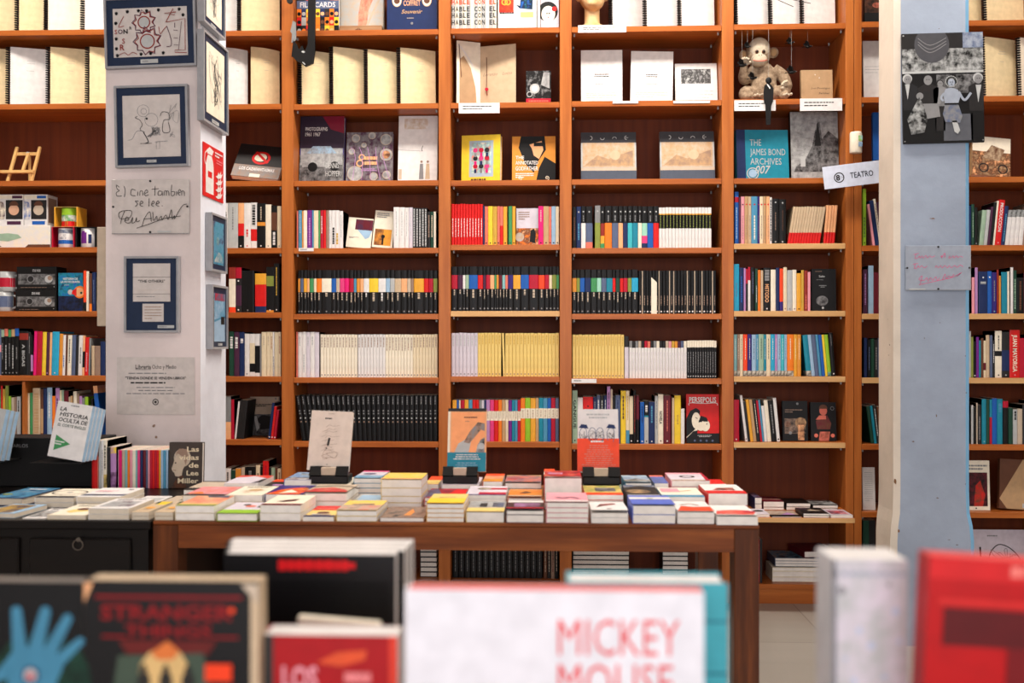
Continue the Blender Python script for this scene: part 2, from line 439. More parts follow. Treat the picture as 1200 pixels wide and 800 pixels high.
# ------------------------------------------------------------------ tables
TY0, TZ = 2.68, .73
tx0, tx1 = at(179, 613, TY0).x, at(890, 613, TY0).x
TY1 = 3.40
t = empty('display_table', 'long brown wooden table with thick square legs, covered in stacked books', 'table', (tx0, TY0, 0))
iv = Matrix.Translation((-tx0, -TY0, 0))
q = MB(iv); q.box(tx0, tx1, TY0, TY1, TZ - .01, TZ, table_wood, .002); q.build('table_top', t)
lw = at(208.5, 613, TY0).x - tx0; lw2 = tx1 - at(860.5, 613, TY0).x
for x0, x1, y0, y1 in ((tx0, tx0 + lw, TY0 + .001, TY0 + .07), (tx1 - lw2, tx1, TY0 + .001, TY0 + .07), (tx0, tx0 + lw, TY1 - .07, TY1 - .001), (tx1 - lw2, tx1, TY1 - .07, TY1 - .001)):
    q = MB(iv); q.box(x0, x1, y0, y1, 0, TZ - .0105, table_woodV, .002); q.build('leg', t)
ap = at(600, 645, TY0).z
q = MB(iv); q.box(tx0 + lw + .0006, tx1 - lw2 - .0006, TY0 + .0012, TY0 + .03, ap, TZ - .0105, table_wood); q.build('apron', t)
q = MB(iv); q.box(tx0 + lw + .0006, tx1 - lw2 - .0006, TY1 - .03, TY1 - .003, ap, TZ - .0105, table_wood); q.build('apron', t)
for x0 in (tx0 + .004, tx1 - .03): q = MB(iv); q.box(x0, x0 + .026, TY0 + .0706, TY1 - .0706, ap, TZ - .0105, table_wood); q.build('apron', t)
# dark desk on the left
dx1 = at(176.5, 613, TY0).x; dx0 = dx1 - 1.05
t = empty('desk', 'dark wooden chest of drawers with a ring pull, left of the brown table', 'desk', (dx0, TY0, 0))
iv = Matrix.Translation((-dx0, -TY0, 0))
q = MB(iv); q.box(dx0, dx1, TY0 - .004, 3.46, TZ - .024, TZ, dark_wood, .003); q.build('desk_top', t)
q = MB(iv); q.box(dx0 + .02, dx1 - .012, TY0 + .014, 3.44, 0.06, TZ - .0245, dark_wood); q.build('body', t)
for a, b_ in ((dx0 + .05, at(25, 640, TY0).x - .01), (at(33, 640, TY0).x, at(152, 640, TY0).x)):
    for z0, z1 in ((TZ - .24, TZ - .05), (TZ - .45, TZ - .26), (TZ - .65, TZ - .47)):
        q = MB(iv); q.box(a, b_, TY0 + .002, TY0 + .0138, z0, z1, dark_wood, .004); d = q.build('drawer', t)
        q = MB(iv); cx, cz = (a + b_) / 2, z1 - .06
        if z0 > TZ - .3: cx, cz = (at(92, 636, TY0).x if a > dx0 + .1 else cx), at(92, 632, TY0).z
        q.lathe([(0, -.006), (.006, -.005), (.006, 0)], (90, 80, 70), 10, (cx, TY0 + .0018, cz), 'Y')
        q.tube([(cx + .014 * math.sin(2 * PI * i / 20), TY0 - .004, cz - .014 + .014 * math.cos(2 * PI * i / 20)) for i in range(21)], .0015, (90, 80, 70), 6, False)
        h = q.build('ring_pull', d)
for x in (dx0 + .03, dx1 - .07):
    for y in (TY0 + .03, 3.38): q = MB(iv); q.box(x, x + .05, y, y + .05, 0, .0598, dark_wood); q.build('leg', t)
# counter that carries the blurred books close to the camera
t = empty('display_counter', 'low wooden counter under the blurred books close to the viewer', 'counter', (0, .85, 0))
iv = Matrix.Translation((0, -.85, 0))
CZ = .70
q = MB(iv); q.box(-1.0, 1.1, .85, 1.5, CZ - .03, CZ, table_wood, .003); q.build('counter_top', t)
for x in (-.96, 1.0):
    for y in (.88, 1.41): q = MB(iv); q.box(x, x + .06, y, y + .06, 0, CZ - .0305, table_woodV); q.build('leg', t)

# ------------------------------------------------------------------ lamps
em = bpy.data.materials.new('lamp_diffuser'); em.use_nodes = True
e = em.node_tree.nodes['Principled BSDF']; e.inputs['Emission Color'].default_value = (1, .93, .84, 1); e.inputs['Emission Strength'].default_value = 4
def lamp(x, y, sx, sy, watts, col, where):
    t = empty('ceiling_light', 'white rectangular ceiling lamp %s' % where, 'ceiling light', (x, y, CEIL - .05), group=None)
    q = MB(); q.box(-sx / 2 - .03, sx / 2 + .03, -sy / 2 - .03, sy / 2 + .03, 0, .0495, 'white', .004); q.build('housing', t)
    q = MB(); q.box(-sx / 2, sx / 2, -sy / 2, sy / 2, -.004, -.0005, em); q.build('diffuser', t)
    L = bpy.data.lights.new('lamp_glow', 'AREA'); L.shape = 'RECTANGLE'; L.size = sx; L.size_y = sy; L.energy = watts; L.color = col
    o = bpy.data.objects.new('lamp_glow', L); C.objects.link(o); o.parent = t; o.location = (0, 0, -.02)
    return t
WARM = (1, .92, .84)
lamp(-1.9, 3.7, 1.2, .3, 50, WARM, 'near the picture-hung pillar')
lamp(0, 3.7, 1.5, .3, 64, WARM, 'over the brown table')
lamp(1.55, 3.7, 1.2, .3, 46, WARM, 'near the pale blue pillar')
lamp(-1.2, .6, 1.5, .3, 12, WARM, 'over the low counter, desk side')
lamp(1.4, .6, 1.5, .3, 12, WARM, 'over the low counter, pillar side')
L = bpy.data.lights.new('rear_fill_light', 'AREA'); L.shape = 'RECTANGLE'; L.size = 4.2; L.size_y = 2.1; L.energy = 145; L.color = (.98, .955, 1)  # added fill from behind the camera, placed outside the added window
o = bpy.data.objects.new('rear_fill_light', L); C.objects.link(o); o.location = (.2, YN - .15, 1.6); o.rotation_euler = (PI / 2, 0, 0)
w = bpy.data.worlds.new('World'); bpy.context.scene.world = w; w.use_nodes = True
w.node_tree.nodes['Background'].inputs[0].default_value = (.75, .85, 1, 1); w.node_tree.nodes['Background'].inputs[1].default_value = .3

# ------------------------------------------------------------------ camera
cd = bpy.data.cameras.new('camera'); cam = bpy.data.objects.new('camera', cd); C.objects.link(cam)
cam.location = (0, 0, EYE); cam.rotation_euler = (PI / 2, 0, YAW)
cd.sensor_width = 36; cd.lens = 36 * FPX / 1200; cd.clip_start = .05
cd.dof.use_dof = True; cd.dof.focus_distance = 4.3; cd.dof.aperture_fstop = 2.7
bpy.context.scene.camera = cam
vs = bpy.context.scene.view_settings
vs.view_transform = 'Standard'; vs.look = 'None'; vs.gamma = 1; vs.exposure = .06
try: vs.use_curve_mapping = False
except Exception: pass
# ------------------------------------------------------------------ books standing in rows
YS = 4.695                       # where spines stand
BAYN = {0: 'left of the picture-hung pillar', 1: 'narrow bay beside the picture-hung pillar', 2: 'bay behind the cream display book', 3: 'bay behind the orange-blue display book',
        4: 'bay behind the red-banded display book', 5: 'bay under the toy monkey', 6: 'past the pale blue pillar'}
ORD = ['first', 'second', 'third', 'fourth', 'fifth', 'sixth', 'seventh', 'eighth', 'ninth', 'tenth', 'eleventh', 'twelfth', 'thirteenth', 'fourteenth', 'fifteenth', 'sixteenth', 'seventeenth', 'eighteenth', 'nineteenth', 'twentieth']
ROWS = {}                        # phrase -> list of (object, desc, short colour)

def spine_mesh(w, d, h, col, b=(), t=None, f=None, T=None, pages='pages', hard=False, dots=None, L=None):
    """one upright book: rounded spine, two boards, leaves between; origin at the foot of its left side, spine at y=0"""
    q = MB()
    w -= .0004
    c = .0009 if w > .006 else .0004
    bl = .0018 if w > .012 else .0008
    # spine: five strips across, split up the height where the print changes
    xs = [0, w * .12, w * .5, w * .88, w]; ys = [bl * 1.6, bl * .45, 0, bl * .45, bl * 1.6]
    cuts = sorted(set([0, 1] + [round(v, 4) for z0, z1, _ in b for v in (z0, z1)]))
    for z0, z1 in zip(cuts[:-1], cuts[1:]):
        m = col
        for a0, a1, cc in b:
            if a0 <= (z0 + z1) / 2 <= a1: m = cc
        vs, fs = [], []
        for x, y in zip(xs, ys): vs += [(x, y, z0 * h), (x, y, z1 * h)]
        for i in range(4): fs.append((2 * i, 2 * i + 2, 2 * i + 3, 2 * i + 1))
        q.add(vs, fs, m)
        # boards carry the same print a little way round
        q.add([(0, ys[0], z0 * h), (0, ys[0], z1 * h), (0, d, z1 * h), (0, d, z0 * h)], [(0, 1, 2, 3)], m)
        q.add([(w, ys[4], z0 * h), (w, d, z0 * h), (w, d, z1 * h), (w, ys[4], z1 * h)], [(0, 1, 2, 3)], m)
    hh = h - (.003 if hard else 0)
    q.add([(x, y, h) for x, y in zip(xs, ys)] + [(w, .006, h), (0, .006, h)], [(0, 1, 2, 3, 4, 5, 6)], col)      # head of the spine
    q.add([(x, y, 0) for x, y in zip(xs, ys)] + [(w, .006, 0), (0, .006, 0)], [(6, 5, 4, 3, 2, 1, 0)], col)
    for x0, x1 in ((0, c), (w - c, w)): q.box(x0, x1, .006, d, 0, h, col)
    q.box(c, w - c, .006, d - (.003 if hard else .0003), .0005, hh, pages)
    a = Art(q, (0, -.00002, 0), (1, 0, 0), (0, 0, 1), w, h)
    r = random
    if t:
        z0, z1, cc = t[:3]; wd = t[3] if len(t) > 3 else .26
        wd = max(wd, .0011 / w) if w < .012 else wd
        z = z1
        while z > z0:
            l = r.uniform(.02, .07); e = max(z0, z - l)
            u = .5
            a.k = 1; a.rect(u - wd / 2, e, u + wd / 2, z, cc)
            z = e - .012
    if f:
        a.k = 1; rr = min(w * .3, .0035) / h; a.disc(.5, .055, rr, f, 8)
    if dots:
        for v, cc in dots: a.k = 1; a.disc(.5, v, min(w * .32, .004) / h, cc, 8)
    if L:
        ch, rows_ = L
        for z, hh, cc in rows_:
            if ch != ' ':
                a.k = 2; a.text(ch, .5, z, hh, cc, wid=.8, bold=.03)
    if T:
        st, z0, z1, cc, hw = T
        a.k = 2
        vs, fs, x0, x1 = text_mesh(st, .02, 0)
        sx = (z1 - z0) * h / (x1 - x0); sy = hw * w / .7
        pts = [(w / 2 + sg * (y - .35) * sy, -.00045, (z1 * h - (x - x0) * sx) if sg > 0 else (z0 * h + (x - x0) * sx)) for sg in (1,) for x, y in vs]
        q.add(pts, fs, cc)
    return q

class S:
    def __init__(s, w, top, col, n=1, **k): s.w, s.top, s.col, s.n, s.k = w, top, col, n, k

def row(bay, r, fit, items, Y=YS, name='book', cat='book', group=None, phrase=None, zbase=None, baseY=None):
    """a row of upright books; fit = (x0, x1) in the photograph; S.w are widths there"""
    z0 = shz(bay, r) if zbase is None else zbase
    ph = phrase
    base_py = None
    tot = sum((i.w * i.n if isinstance(i, S) else i) for i in items)
    fit = list(fit)
    while at(fit[0], 400, Y).x < bx(BAY[bay][0]) + .0012: fit[0] += .1
    while at(fit[1], 400, Y).x > bx(BAY[bay][1]) - .0022: fit[1] -= .1
    k = (fit[1] - fit[0]) / tot
    x = fit[0]; out = []
    R = ROWS.setdefault(ph, [])
    prevk = 0
    for it in items:
        if not isinstance(it, S): x += it * k; continue
        for j in range(it.n):
            wpx = it.w * k
            a, b_ = at(x, 400, Y).x, at(x + wpx, 400, Y).x
            ztop = at(x, it.top + (random.uniform(-.25, .25) if 'even' not in it.k else 0), Y).z
            o = dict(it.k); tilt = o.pop('k', 0); g = o.pop('group', group); sh = o.pop('label', None); cat_ = o.pop('cat', cat); nm = o.pop('name', name); d = o.pop('d', random.choice((.135, .14, .148))); desc = o.pop('desc', None); o.pop('even', None)
            H = ztop - z0
            if callable(tilt): tilt = tilt(j, it.n)
            ang = math.atan2(tilt, 52) if tilt else 0
            h = H / math.cos(ang) if ang else H
            wd = (b_ - a) * math.cos(ang) - .0003
            if ang: h -= abs(math.sin(ang)) * wd
            yy = Y + random.uniform(0, .0035)
            q = spine_mesh(wd, d, h, it.col, **{kk: vv for kk, vv in o.items() if kk in ('b', 't', 'f', 'T', 'hard', 'dots', 'pages', 'L')})
            ob = q.build(nm)
            if ang > 0:   # leans right: pivots on its right foot
                ob.location = (a + (b_ - a), yy, z0 + .0004)
                ob.rotation_euler = (0, ang, 0)
                for v in ob.data.vertices: v.co.x -= wd
            else:
                ob.location = (a + .0001, yy, z0 + .0004); ob.rotation_euler = (0, ang, 0)
            size = 'slim ' if wpx < 3.8 else ('thick ' if wpx > 7.4 else '')
            bs = it.k.get('b', ())
            if not desc:
                desc2 = size + nice(it.col)
                big = [cc for z0_, z1_, cc in bs if z1_ - z0_ > .1 and isinstance(cc, str) and not cc.startswith('ph_') and cc != it.col]
                if big: desc2 += ' and ' + nice(big[0])
                desc2 += ' ' + ('book' if cat_ == 'book' else cat_)
                if abs(tilt) > 2: desc2 = 'leaning ' + desc2
            else: desc2 = desc
            tag(ob, sh, cat_, g)
            big = [cc for z0_, z1_, cc in bs if z1_ - z0_ > .2 and isinstance(cc, str) and not cc.startswith('ph_')]
            R.append((ob, None if sh else desc2, nice((big[0] if big and it.col == 'black' else it.col)) if isinstance(it.col, str) else 'pale'))
            x += wpx
            out.append(ob)
    return out

def label_rows():
    for ph, R in ROWS.items():
        cnt = {}
        for ob, d, c in R: cnt[d] = cnt.get(d, 0) + 1
        cand = {}
        for i, (ob, d, c) in enumerate(R):
            if d is None: continue
            if cnt[d] == 1: ob['label'] = '%s, %s' % (d, ph); continue
            L = R[i - 1][2] if i else None; Rr = R[i + 1][2] if i + 1 < len(R) else None
            if L and Rr: cand.setdefault('%s between %s and %s ones, %s' % (d, L, Rr, ph), []).append(i)
        done = set()
        for s_, ii in cand.items():
            if len(ii) == 1 and len(s_.split()) <= 16: R[ii[0]][0]['label'] = s_; done.add(ii[0])
        seen = {}
        for i, (ob, d, c) in enumerate(R):
            if d is None or cnt[d] == 1: continue
            seen[d] = seen.get(d, 0) + 1
            if i in done: continue
            n = seen[d]
            l_ = '%s, %s such from left, %s' % (d, ORD[n - 1], ph)
            ob['label'] = l_ if len(l_.split()) <= 16 else l_.replace(' such from', ' from')

def P(r, bay):
    return '%s shelf down, %s' % (['', 'second', 'third', 'fourth', 'fifth', 'sixth', 'seventh', 'eighth', 'ninth', 'lowest'][r], {0: 'left of the drawings pillar', 1: 'by the drawings pillar', 2: 'second bay from it'}.get(bay, ''))
BP = {0: 'shelf left of the drawings pillar', 1: 'shelf beside the drawings pillar', 2: 'shelf of the plank-box bay', 3: 'shelf of the narrow middle bay', 4: 'shelf of the plaster-bust bay', 5: 'shelf of the toy monkey bay', 6: 'shelf past the blue pillar', 7: 'shelf just before the blue pillar'}
def ph(r, bay): return '%s %s' % (ORD[r - 1], BP[bay])

W_, K_ = 'white', 'black'
BND = (.50, .81)
def band(w, c, tl=None, top=316):
    tl = tl or random.uniform(.26, .40)
    return S(w, top, 'black', b=[(BND[0], BND[1], c)], t=(tl, .485, 'stone' if c not in ('white',) else 'white', .22), dots=[(.06, 'grey')], d=.14,
             desc=('slim ' if w < 3.8 else 'thick ' if w > 7.4 else '') + 'black volume with %s band' % nice(c), cat='volume', name='series_volume')
# --- bay 1
row(1, 3, (263, 329.5), [S(4, 238, 'white', t=(.5, .8, K_)), S(12, 238, 'silver', t=(.4, .9, 'grey', .12)), S(7, 238, 'peach', b=[(.28, .55, 'red'), (0, .28, 'black')], f='white'),
    S(8, 238, 'white', t=(.25, .42, 'red'), f='red'), S(7.5, 237.5, 'white', b=[(.16, .42, 'red')], t=(.5, .95, K_, .5)), S(10, 238, 'black', t=(.62, .92, 'stone', .14), b=[(.5, .58, 'amber')], f='white'),
    S(7, 239.5, 'ivory', f='grey'), S(7, 241, 'black', b=[(.42, .84, 'brown')], t=(.08, .38, 'white', .4)), S(5, 241.5, 'cream', f='grey')], phrase=ph(4, 1))
row(1, 4, (268, 327.5), [S(8, 313, 'ivory', b=[(.74, 1, 'brick'), (0, .12, 'vermilion')]), S(7, 313.5, 'charcoal', b=[(.76, 1, 'crimson'), (.15, .6, 'plum')], dots=[(.06, W_), (.7, W_)]),
    S(15, 317, 'black', f='grey'), 1, S(13.5, 320.5, 'red', b=[(.72, 1, 'gold'), (0, .16, 'navy')], hard=True), S(9, 312.5, 'black', b=[(.58, .8, 'olive'), (0, .05, 'amber')], f='white'), S(7, 308.5, 'black', t=(.35, .92, 'ochre', .2), f='white')], phrase=ph(5, 1))
row(1, 5, (268, 329), [S(6.5, 388, 'dkgreen', t=(.62, .88, W_, .5)), S(6.5, 389, 'plum', t=(.62, .88, W_, .5)), S(6.5, 389, 'navy', t=(.75, .85, W_, .5)), S(6, 391, W_, f='grey'), S(6.5, 391, W_, b=[(.1, .3, K_), (.3, .78, 'cream')]),
    S(6.5, 391, W_, b=[(.08, .72, K_)]), S(2, 391, 'grey'), S(6, 389, 'cream', t=(.7, .9, 'stone')), S(5, 389, 'cream', t=(.7, .9, 'stone')), S(3, 389, 'cream', t=(.6, .9, 'brick')), S(2, 389, 'white', t=(.0, .45, 'charcoal')), S(5, 389, 'cream'), S(3, 389, 'cream', t=(.5, .9, 'brick'))], phrase=ph(6, 1))
row(1, 6, (263, 274), [S(7, 464.5, 'grey', b=[(0, .4, 'peach')]), S(3.5, 468, 'crimson')], phrase=ph(7, 1))
row(1, 6, (274.3, 292), [S(2.2, 470, 'white', k=5.5), S(9, 468.5, 'charcoal', k=5.5), 6.5], phrase=ph(7, 1), Y=4.70)
row(1, 6, (313.8, 329.6), [S(3, 472, 'navy', k=6, f='white'), S(3.2, 476, 'red', k=6, f='white'), S(3.2, 480, 'crimson', k=6, f='white'), 6.4], phrase=ph(7, 1))
row(1, 6, (263, 329.5), [S(8, 549, 'white', t=(.5, .9, K_)), S(6, 551, 'dkgreen'), S(7, 549, 'amber'), S(5, 548, 'stone'), S(14, 547, 'black', t=(.6, .9, 'grey')), S(6, 545, 'cream', t=(.4, .8, K_)), S(3, 547, 'black'), S(8, 540, 'red', t=(.3, .9, 'crimson')), S(3, 548, 'charcoal'), S(5, 548, 'sage'), S(3, 548, 'brown'), S(5, 549, 'cream', t=(.4, .9, 'brown'))], phrase='on the ledge beside the drawings pillar', zbase=LEDZ)
# --- bay 2
row(2, 3, (347.5, 402), [S(2, 247, 'salmon'), S(5, 246.5, 'steel', t=(.4, .9, 'paleblue')), S(1.5, 247, 'amber'), S(5, 246.5, 'ivory'), S(6.5, 246.5, 'purple', t=(.1, .8, 'lilac')), S(2, 246.5, 'steel'), S(6, 246.5, 'cream', b=[(0, 1, 'cream')]), S(2.5, 246.5, 'green'), S(4, 246.5, 'crimson', t=(.4, .85, W_)), S(3.5, 246.5, 'red'), S(3.5, 246.5, 'taupe'),
    S(3.5, 246.5, W_, t=(.1, .9, 'silver')), S(5, 246.5, W_, t=(.12, .55, 'charcoal', .5)), S(5, 246.5, W_, t=(.1, .4, 'ochre', .5)), S(5, 247.5, W_, t=(.3, .9, 'silver'))], phrase=ph(4, 2), Y=YS)
row(2, 3, (461, 511), [S(7, 242.8, 'white', n=1, t=(.3, .9, 'silver', .15)), S(7, 242.8, 'white', t=(.3, .9, 'silver', .15)), S(5, 243, 'white', t=(.3, .9, 'silver', .15)), S(5, 243, 'lavender', t=(.3, .9, 'silver', .15)),
    S(3.6, 243.5, 'charcoal', n=5, t=(.05, .97, 'silver', .5), group='slim dark speckled books on the fourth shelf', label='slim black book speckled with pale lettering, beside the white books, fourth shelf down'), S(4, 247.8, 'charcoal', t=(.3, .9, 'taupe', .4)), S(4, 248, 'dkgreen', t=(.3, .9, 'stone', .4)), S(3, 248, 'ivory')], phrase=ph(4, 2))
B25 = [(2.5, 'amber'), (3.5, 'slate'), (4, 'gold'), (2.5, 'peach'), (4.5, 'green'), (3, 'cream'), (5.5, 'orange'), (10.5, 'ivory'), (5, 'blue'), (4, 'stone'), (5, 'hotpink'), (5, 'magenta'), (5, 'crimson'), (3, 'steel'), (4, 'amber'), (3.5, 'peach'), (6, 'white'), (10, 'yellow'), (8, 'white'), (4.5, 'paleblue'), (5, 'silver'), (7, 'beige'), (6.5, 'peach'), (4, 'stone'), (3, 'taupe'), (11, 'gold'), (5, 'red'), (5, 'crimson'), (4.5, 'olive')]
row(2, 4, (349, 512.6), [band(w_, c_, top=316.5) for w_, c_ in B25], phrase=ph(5, 2))
row(2, 5, (347, 374), [S(2, 389, 'salmon'), S(5, 389, 'white', t=(.7, .9, 'silver')), S(5, 389, 'white', t=(.1, .5, 'silver')), S(5, 389, 'lavender', t=(.7, .9, 'silver')), S(5.5, 389, 'white', t=(.7, .9, 'silver')), S(5.5, 389, 'lavender')], phrase=ph(6, 2))
row(2, 5, (375.3, 512.8), [S(3.6, 391.8, 'ivory', n=12, t=(.70, .93, 'taupe', .3), f='grey'), .6, S(3.6, 391.8, 'white', n=9, t=(.70, .93, 'taupe', .3), f='grey'), S(3.6, 391.8, 'ivory', n=9, t=(.62, .93, 'taupe', .3), f='grey'), S(3.6, 391.8, 'cream', n=8, t=(.70, .93, 'taupe', .3), f='grey')],
    phrase='x', group='slim off-white booklets', cat='booklet', name='booklet') and None
for ob, d, c in ROWS.pop('x'): ob['label'] = 'slim off-white booklet in the tight pale row, second shelf above the cream display book'
row(2, 6, (353.2, 512.8), [S(5.6, 463, 'black', n=29, t=(.80, .97, 'grey', .2), dots=[(.5, 'silver'), (.6, 'grey'), (.66, 'grey'), (.42, 'taupe')], k=lambda j, n: -7.3 * max(0, 1 - j / 18))], phrase='x', group='slim black booklets', cat='booklet', name='booklet')
for ob, d, c in ROWS.pop('x'): ob['label'] = 'black booklet with grey lettering, in the black row right behind the cream display book'
# --- bay 3
row(3, 3, (528.7, 655.6), [S(3.4, 239, 'red', n=11, t=(.2, .65, 'white', .24), label='slim red book with white lettering, in the block of red spines', group='slim red books'), S(2, 241, 'navy'), S(4, 242, 'salmon', f=K_), S(5.5, 241.7, 'yellow', f=K_), S(5.5, 241.7, 'ochre', f=K_), S(3, 241.7, 'salmon', f=K_), S(4, 241.7, 'salmon', b=[(0, .5, 'red')]), S(5, 241.7, 'gold', f=K_), S(1.2, 242, 'black'), S(4.5, 241.7, 'green', f=K_), S(4, 241.7, 'gold', f=K_),
    27, S(6, 241.5, 'magenta', t=(.6, .9, 'pink'), f=K_), S(6.5, 241.7, 'tan', f=K_), S(3, 241.7, 'salmon', f=K_), S(5.2, 241.7, 'paleblue', f=K_), S(4, 241.7, 'cream', f=K_)], phrase=ph(4, 3))
B35 = [(7, 'crimson'), (6, 'plum'), (3, 'white'), (4, 'sage'), (10, 'blue'), (6, 'red'), (3.5, 'plum'), (4.5, 'crimson'), (5, 'peach'), (2.5, 'green'), (2.5, 'amber'), (4, 'maroon'), (3.5, 'paleteal'), (3, 'salmon'), (6, 'indigo'), (8.5, 'gold'), (9.5, 'blue'), (11, 'crimson'), (7, 'vermilion'), (5, 'crimson'), (3.5, 'cream'), (5, 'olive'), (3, 'green')]
row(3, 4, (529, 655.3), [band(w_, c_, top=312.3) for w_, c_ in B35], phrase=ph(5, 3))
row(3, 5, (528.8, 655.8), [S(4.5, 390, 'lavender', n=7, t=(.7, .95, 'silver', .3), f='grey', label='slim lavender-white booklet between the upright and the yellow booklets', group='slim lavender-white booklets')] + [S(4.0, 390, 'butter', n=7, t=(.74, .95, 'ochre', .3), f='taupe', label='slim yellow booklet in the tight yellow row on the shelf above the colourful white-banded booklets', group='slim yellow booklets'), 2.2,
    S(2.6, 390, 'butter', k=-1.4, f='taupe', label='slim yellow booklet tilting into the gap of the yellow row'), S(4.3, 390.3, 'butter', n=15, t=(.74, .95, 'ochre', .3), f='taupe', label='slim yellow booklet in the tight yellow row on the shelf above the colourful white-banded booklets', group='slim yellow booklets')], phrase='y', cat='booklet', name='booklet')
ROWS.pop('y')
B37 = [(5, 'gold', 0), (2.5, 'blue', 0), (2, 'cream', 0), (4.5, 'crimson', 0), (4.5, 'gold', 0), (4.5, 'steel', 0), (4, 'red', 0), (3.5, 'red', 0), (3, 'grey', 0), (3, 'lavender', 0), (2, 'navy', 0), (4.5, 'lilac', 0), (4.5, 'hotpink', 0), (5, 'red', 0), (4, 'orange', 0), (4, 'tan', 0), (3.5, 'cream', 0), (4, 'purple', 0), (3, 'teal', 0), (3.5, 'steel', 0), (3.5, 'crimson', 0), (5, 'orange', 1), (6, 'lime', 1), (6, 'gold', 1), (3.5, 'tan', 1), (5, 'teal', 1), (5, 'steel', 1), (4, 'blue', 1), (5, 'crimson', 1), (4, 'slate', 1)]
row(3, 6, (530, 655), [S(w_, 466.3 if g_ else 468.7, c_, b=[((.53 if g_ else .50), (.76 if g_ else .73), 'ivory')], t=(.55, .73, 'stone', .3), cat='booklet', name='booklet', desc=('slim ' if w_ < 3.8 else '') + nice(c_) + ' booklet with white band') for w_, c_, g_ in B37], phrase=ph(7, 3))
# --- bay 4
def psp(w, c, **k):
    bb = k.pop('bb', [])
    return S(w, 241.5, k.pop('base', 'black'), b=[(0, .6, c)] + bb, t=(.64, .78, 'grey', .2), dots=[(.87, 'silver')], desc='black volume with %s lower half' % nice(c), cat='volume', name='series_volume', **k)
row(4, 3, (671, 834), [S(4.5, 242, 'black', t=(.2, .75, 'brown', .3)), S(5.5, 242, 'navy', t=(.2, .6, 'steel', .3), dots=[(.87, 'silver')]), psp(5.5, 'white'), S(8, 241.5, 'black', b=[(.3, .6, 'slate'), (0, .15, 'salmon'), (.15, .3, 'slate')], dots=[(.87, 'silver')], desc='black book with slate and salmon lower half'),
    2.6, S(6.5, 241, 'grey', b=[(0, .6, 'olive')], dots=[(.87, 'silver')]), S(5, 242, 'black', b=[(.3, .6, 'brick'), (.12, .3, 'gold'), (0, .12, 'green')], dots=[(.87, 'silver')], desc='black book with multicoloured lower half'), psp(8.5, 'orange'), psp(7.5, 'slate'), psp(5.5, 'peach'), psp(5.5, 'navy'), psp(5.5, 'aqua'), psp(6.5, 'teal'), psp(4.5, 'ivory'),
    S(6.5, 241.8, 'black', b=[(.3, .6, 'mint'), (.12, .3, 'hotpink'), (0, .12, 'navy')], dots=[(.87, 'silver')], desc='black book with mint and pink lower half'), psp(7, 'blue'), psp(6.5, 'red'), S(3.85, 243, 'white', n=16, b=[(.485, .82, K_), (.82, .85, 'gold')], t=(.5, .8, 'olive', .2), label='slim white booklet with black middle and thin gold stripe, fourth shelf down', group='black and white booklets on the fourth shelf', cat='booklet', name='booklet')], phrase=ph(4, 4))
B45 = [(5, 'amber'), (4, 'olive'), (5.5, 'blue'), (7, 'navy'), (7, 'green'), (5, 'mint'), (6, 'slate'), (7, 'teal'), (3.5, 'red'), (5, 'dkgreen'), (4, 'red'), (5, 'crimson'), (4.5, 'olive'), (7.5, 'cyan')]
row(4, 4, (670.6, 748), [band(w_, c_, top=316) for w_, c_ in B45], phrase=ph(5, 4))
it = []
for i in range(22):
    it.append(S(3.7, 317, 'black', t=(.2, .42, 'taupe', .25), dots=[(.055, 'white' if i % 3 != 1 else 'grey')], label='slim black booklet with small foot emblem, right half of the black volumes shelf', group='slim black booklets with foot emblems'))
    if i in (0, 5, 8, 9, 13, 15, 17, 20): it.append(S(1.3, 317.5, 'stone', d=.13, label='very thin grey-edged booklet slipped among the slim black booklets', group='thin grey-edged booklets'))
row(4, 4, (748.6, 839.5), it, phrase='x', cat='booklet', name='booklet')
ROWS.pop('x')
row(4, 5, (670.8, 731.5), [S(3.8, 392, 'butter', n=16, t=(.74, .95, 'ochre', .3), f='taupe', label='slim yellow booklet beside the white booklets, on the shelf above the comics display', group='slim yellow booklets next to white ones', cat='booklet', name='booklet')], phrase='x')
row(4, 5, (732, 737), [S(5, 394, 'lavender', b=[(.74, 1, 'charcoal')], cat='booklet', name='booklet', label='pale booklet with dark top, between the yellow and the white booklets')], phrase='x')
pcs = ['grey', 'charcoal', 'grey', 'stone', 'charcoal', 'crimson', 'salmon', 'charcoal', 'grey', 'ivory', 'charcoal', 'charcoal', 'stone', 'pink', 'ochre', 'amber', 'plum', 'slate', 'ivory']
for i, c_ in enumerate(pcs):
    w_ = (805 - 737.5) / 19
    row(4, 5, (737.5 + i * w_, 737.5 + (i + 1) * w_), [S(w_, 399.6, 'white', b=[(.82, 1, c_)], t=(.2, .7, 'lavender', .2), cat='booklet', name='booklet', desc='slim white booklet with %s top' % nice(c_))], phrase='sixth shelf of the bust bay')
row(4, 5, (805.3, 840), [S(2.9, 399, 'black', n=12, b=[(.82, 1, 'ivory')], t=(.15, .7, 'grey', .25), f='silver', label='slim black booklet with white top, next to the slim white booklets', group='slim black booklets with white tops', cat='booklet', name='booklet')], phrase='x')
ROWS.pop('x')
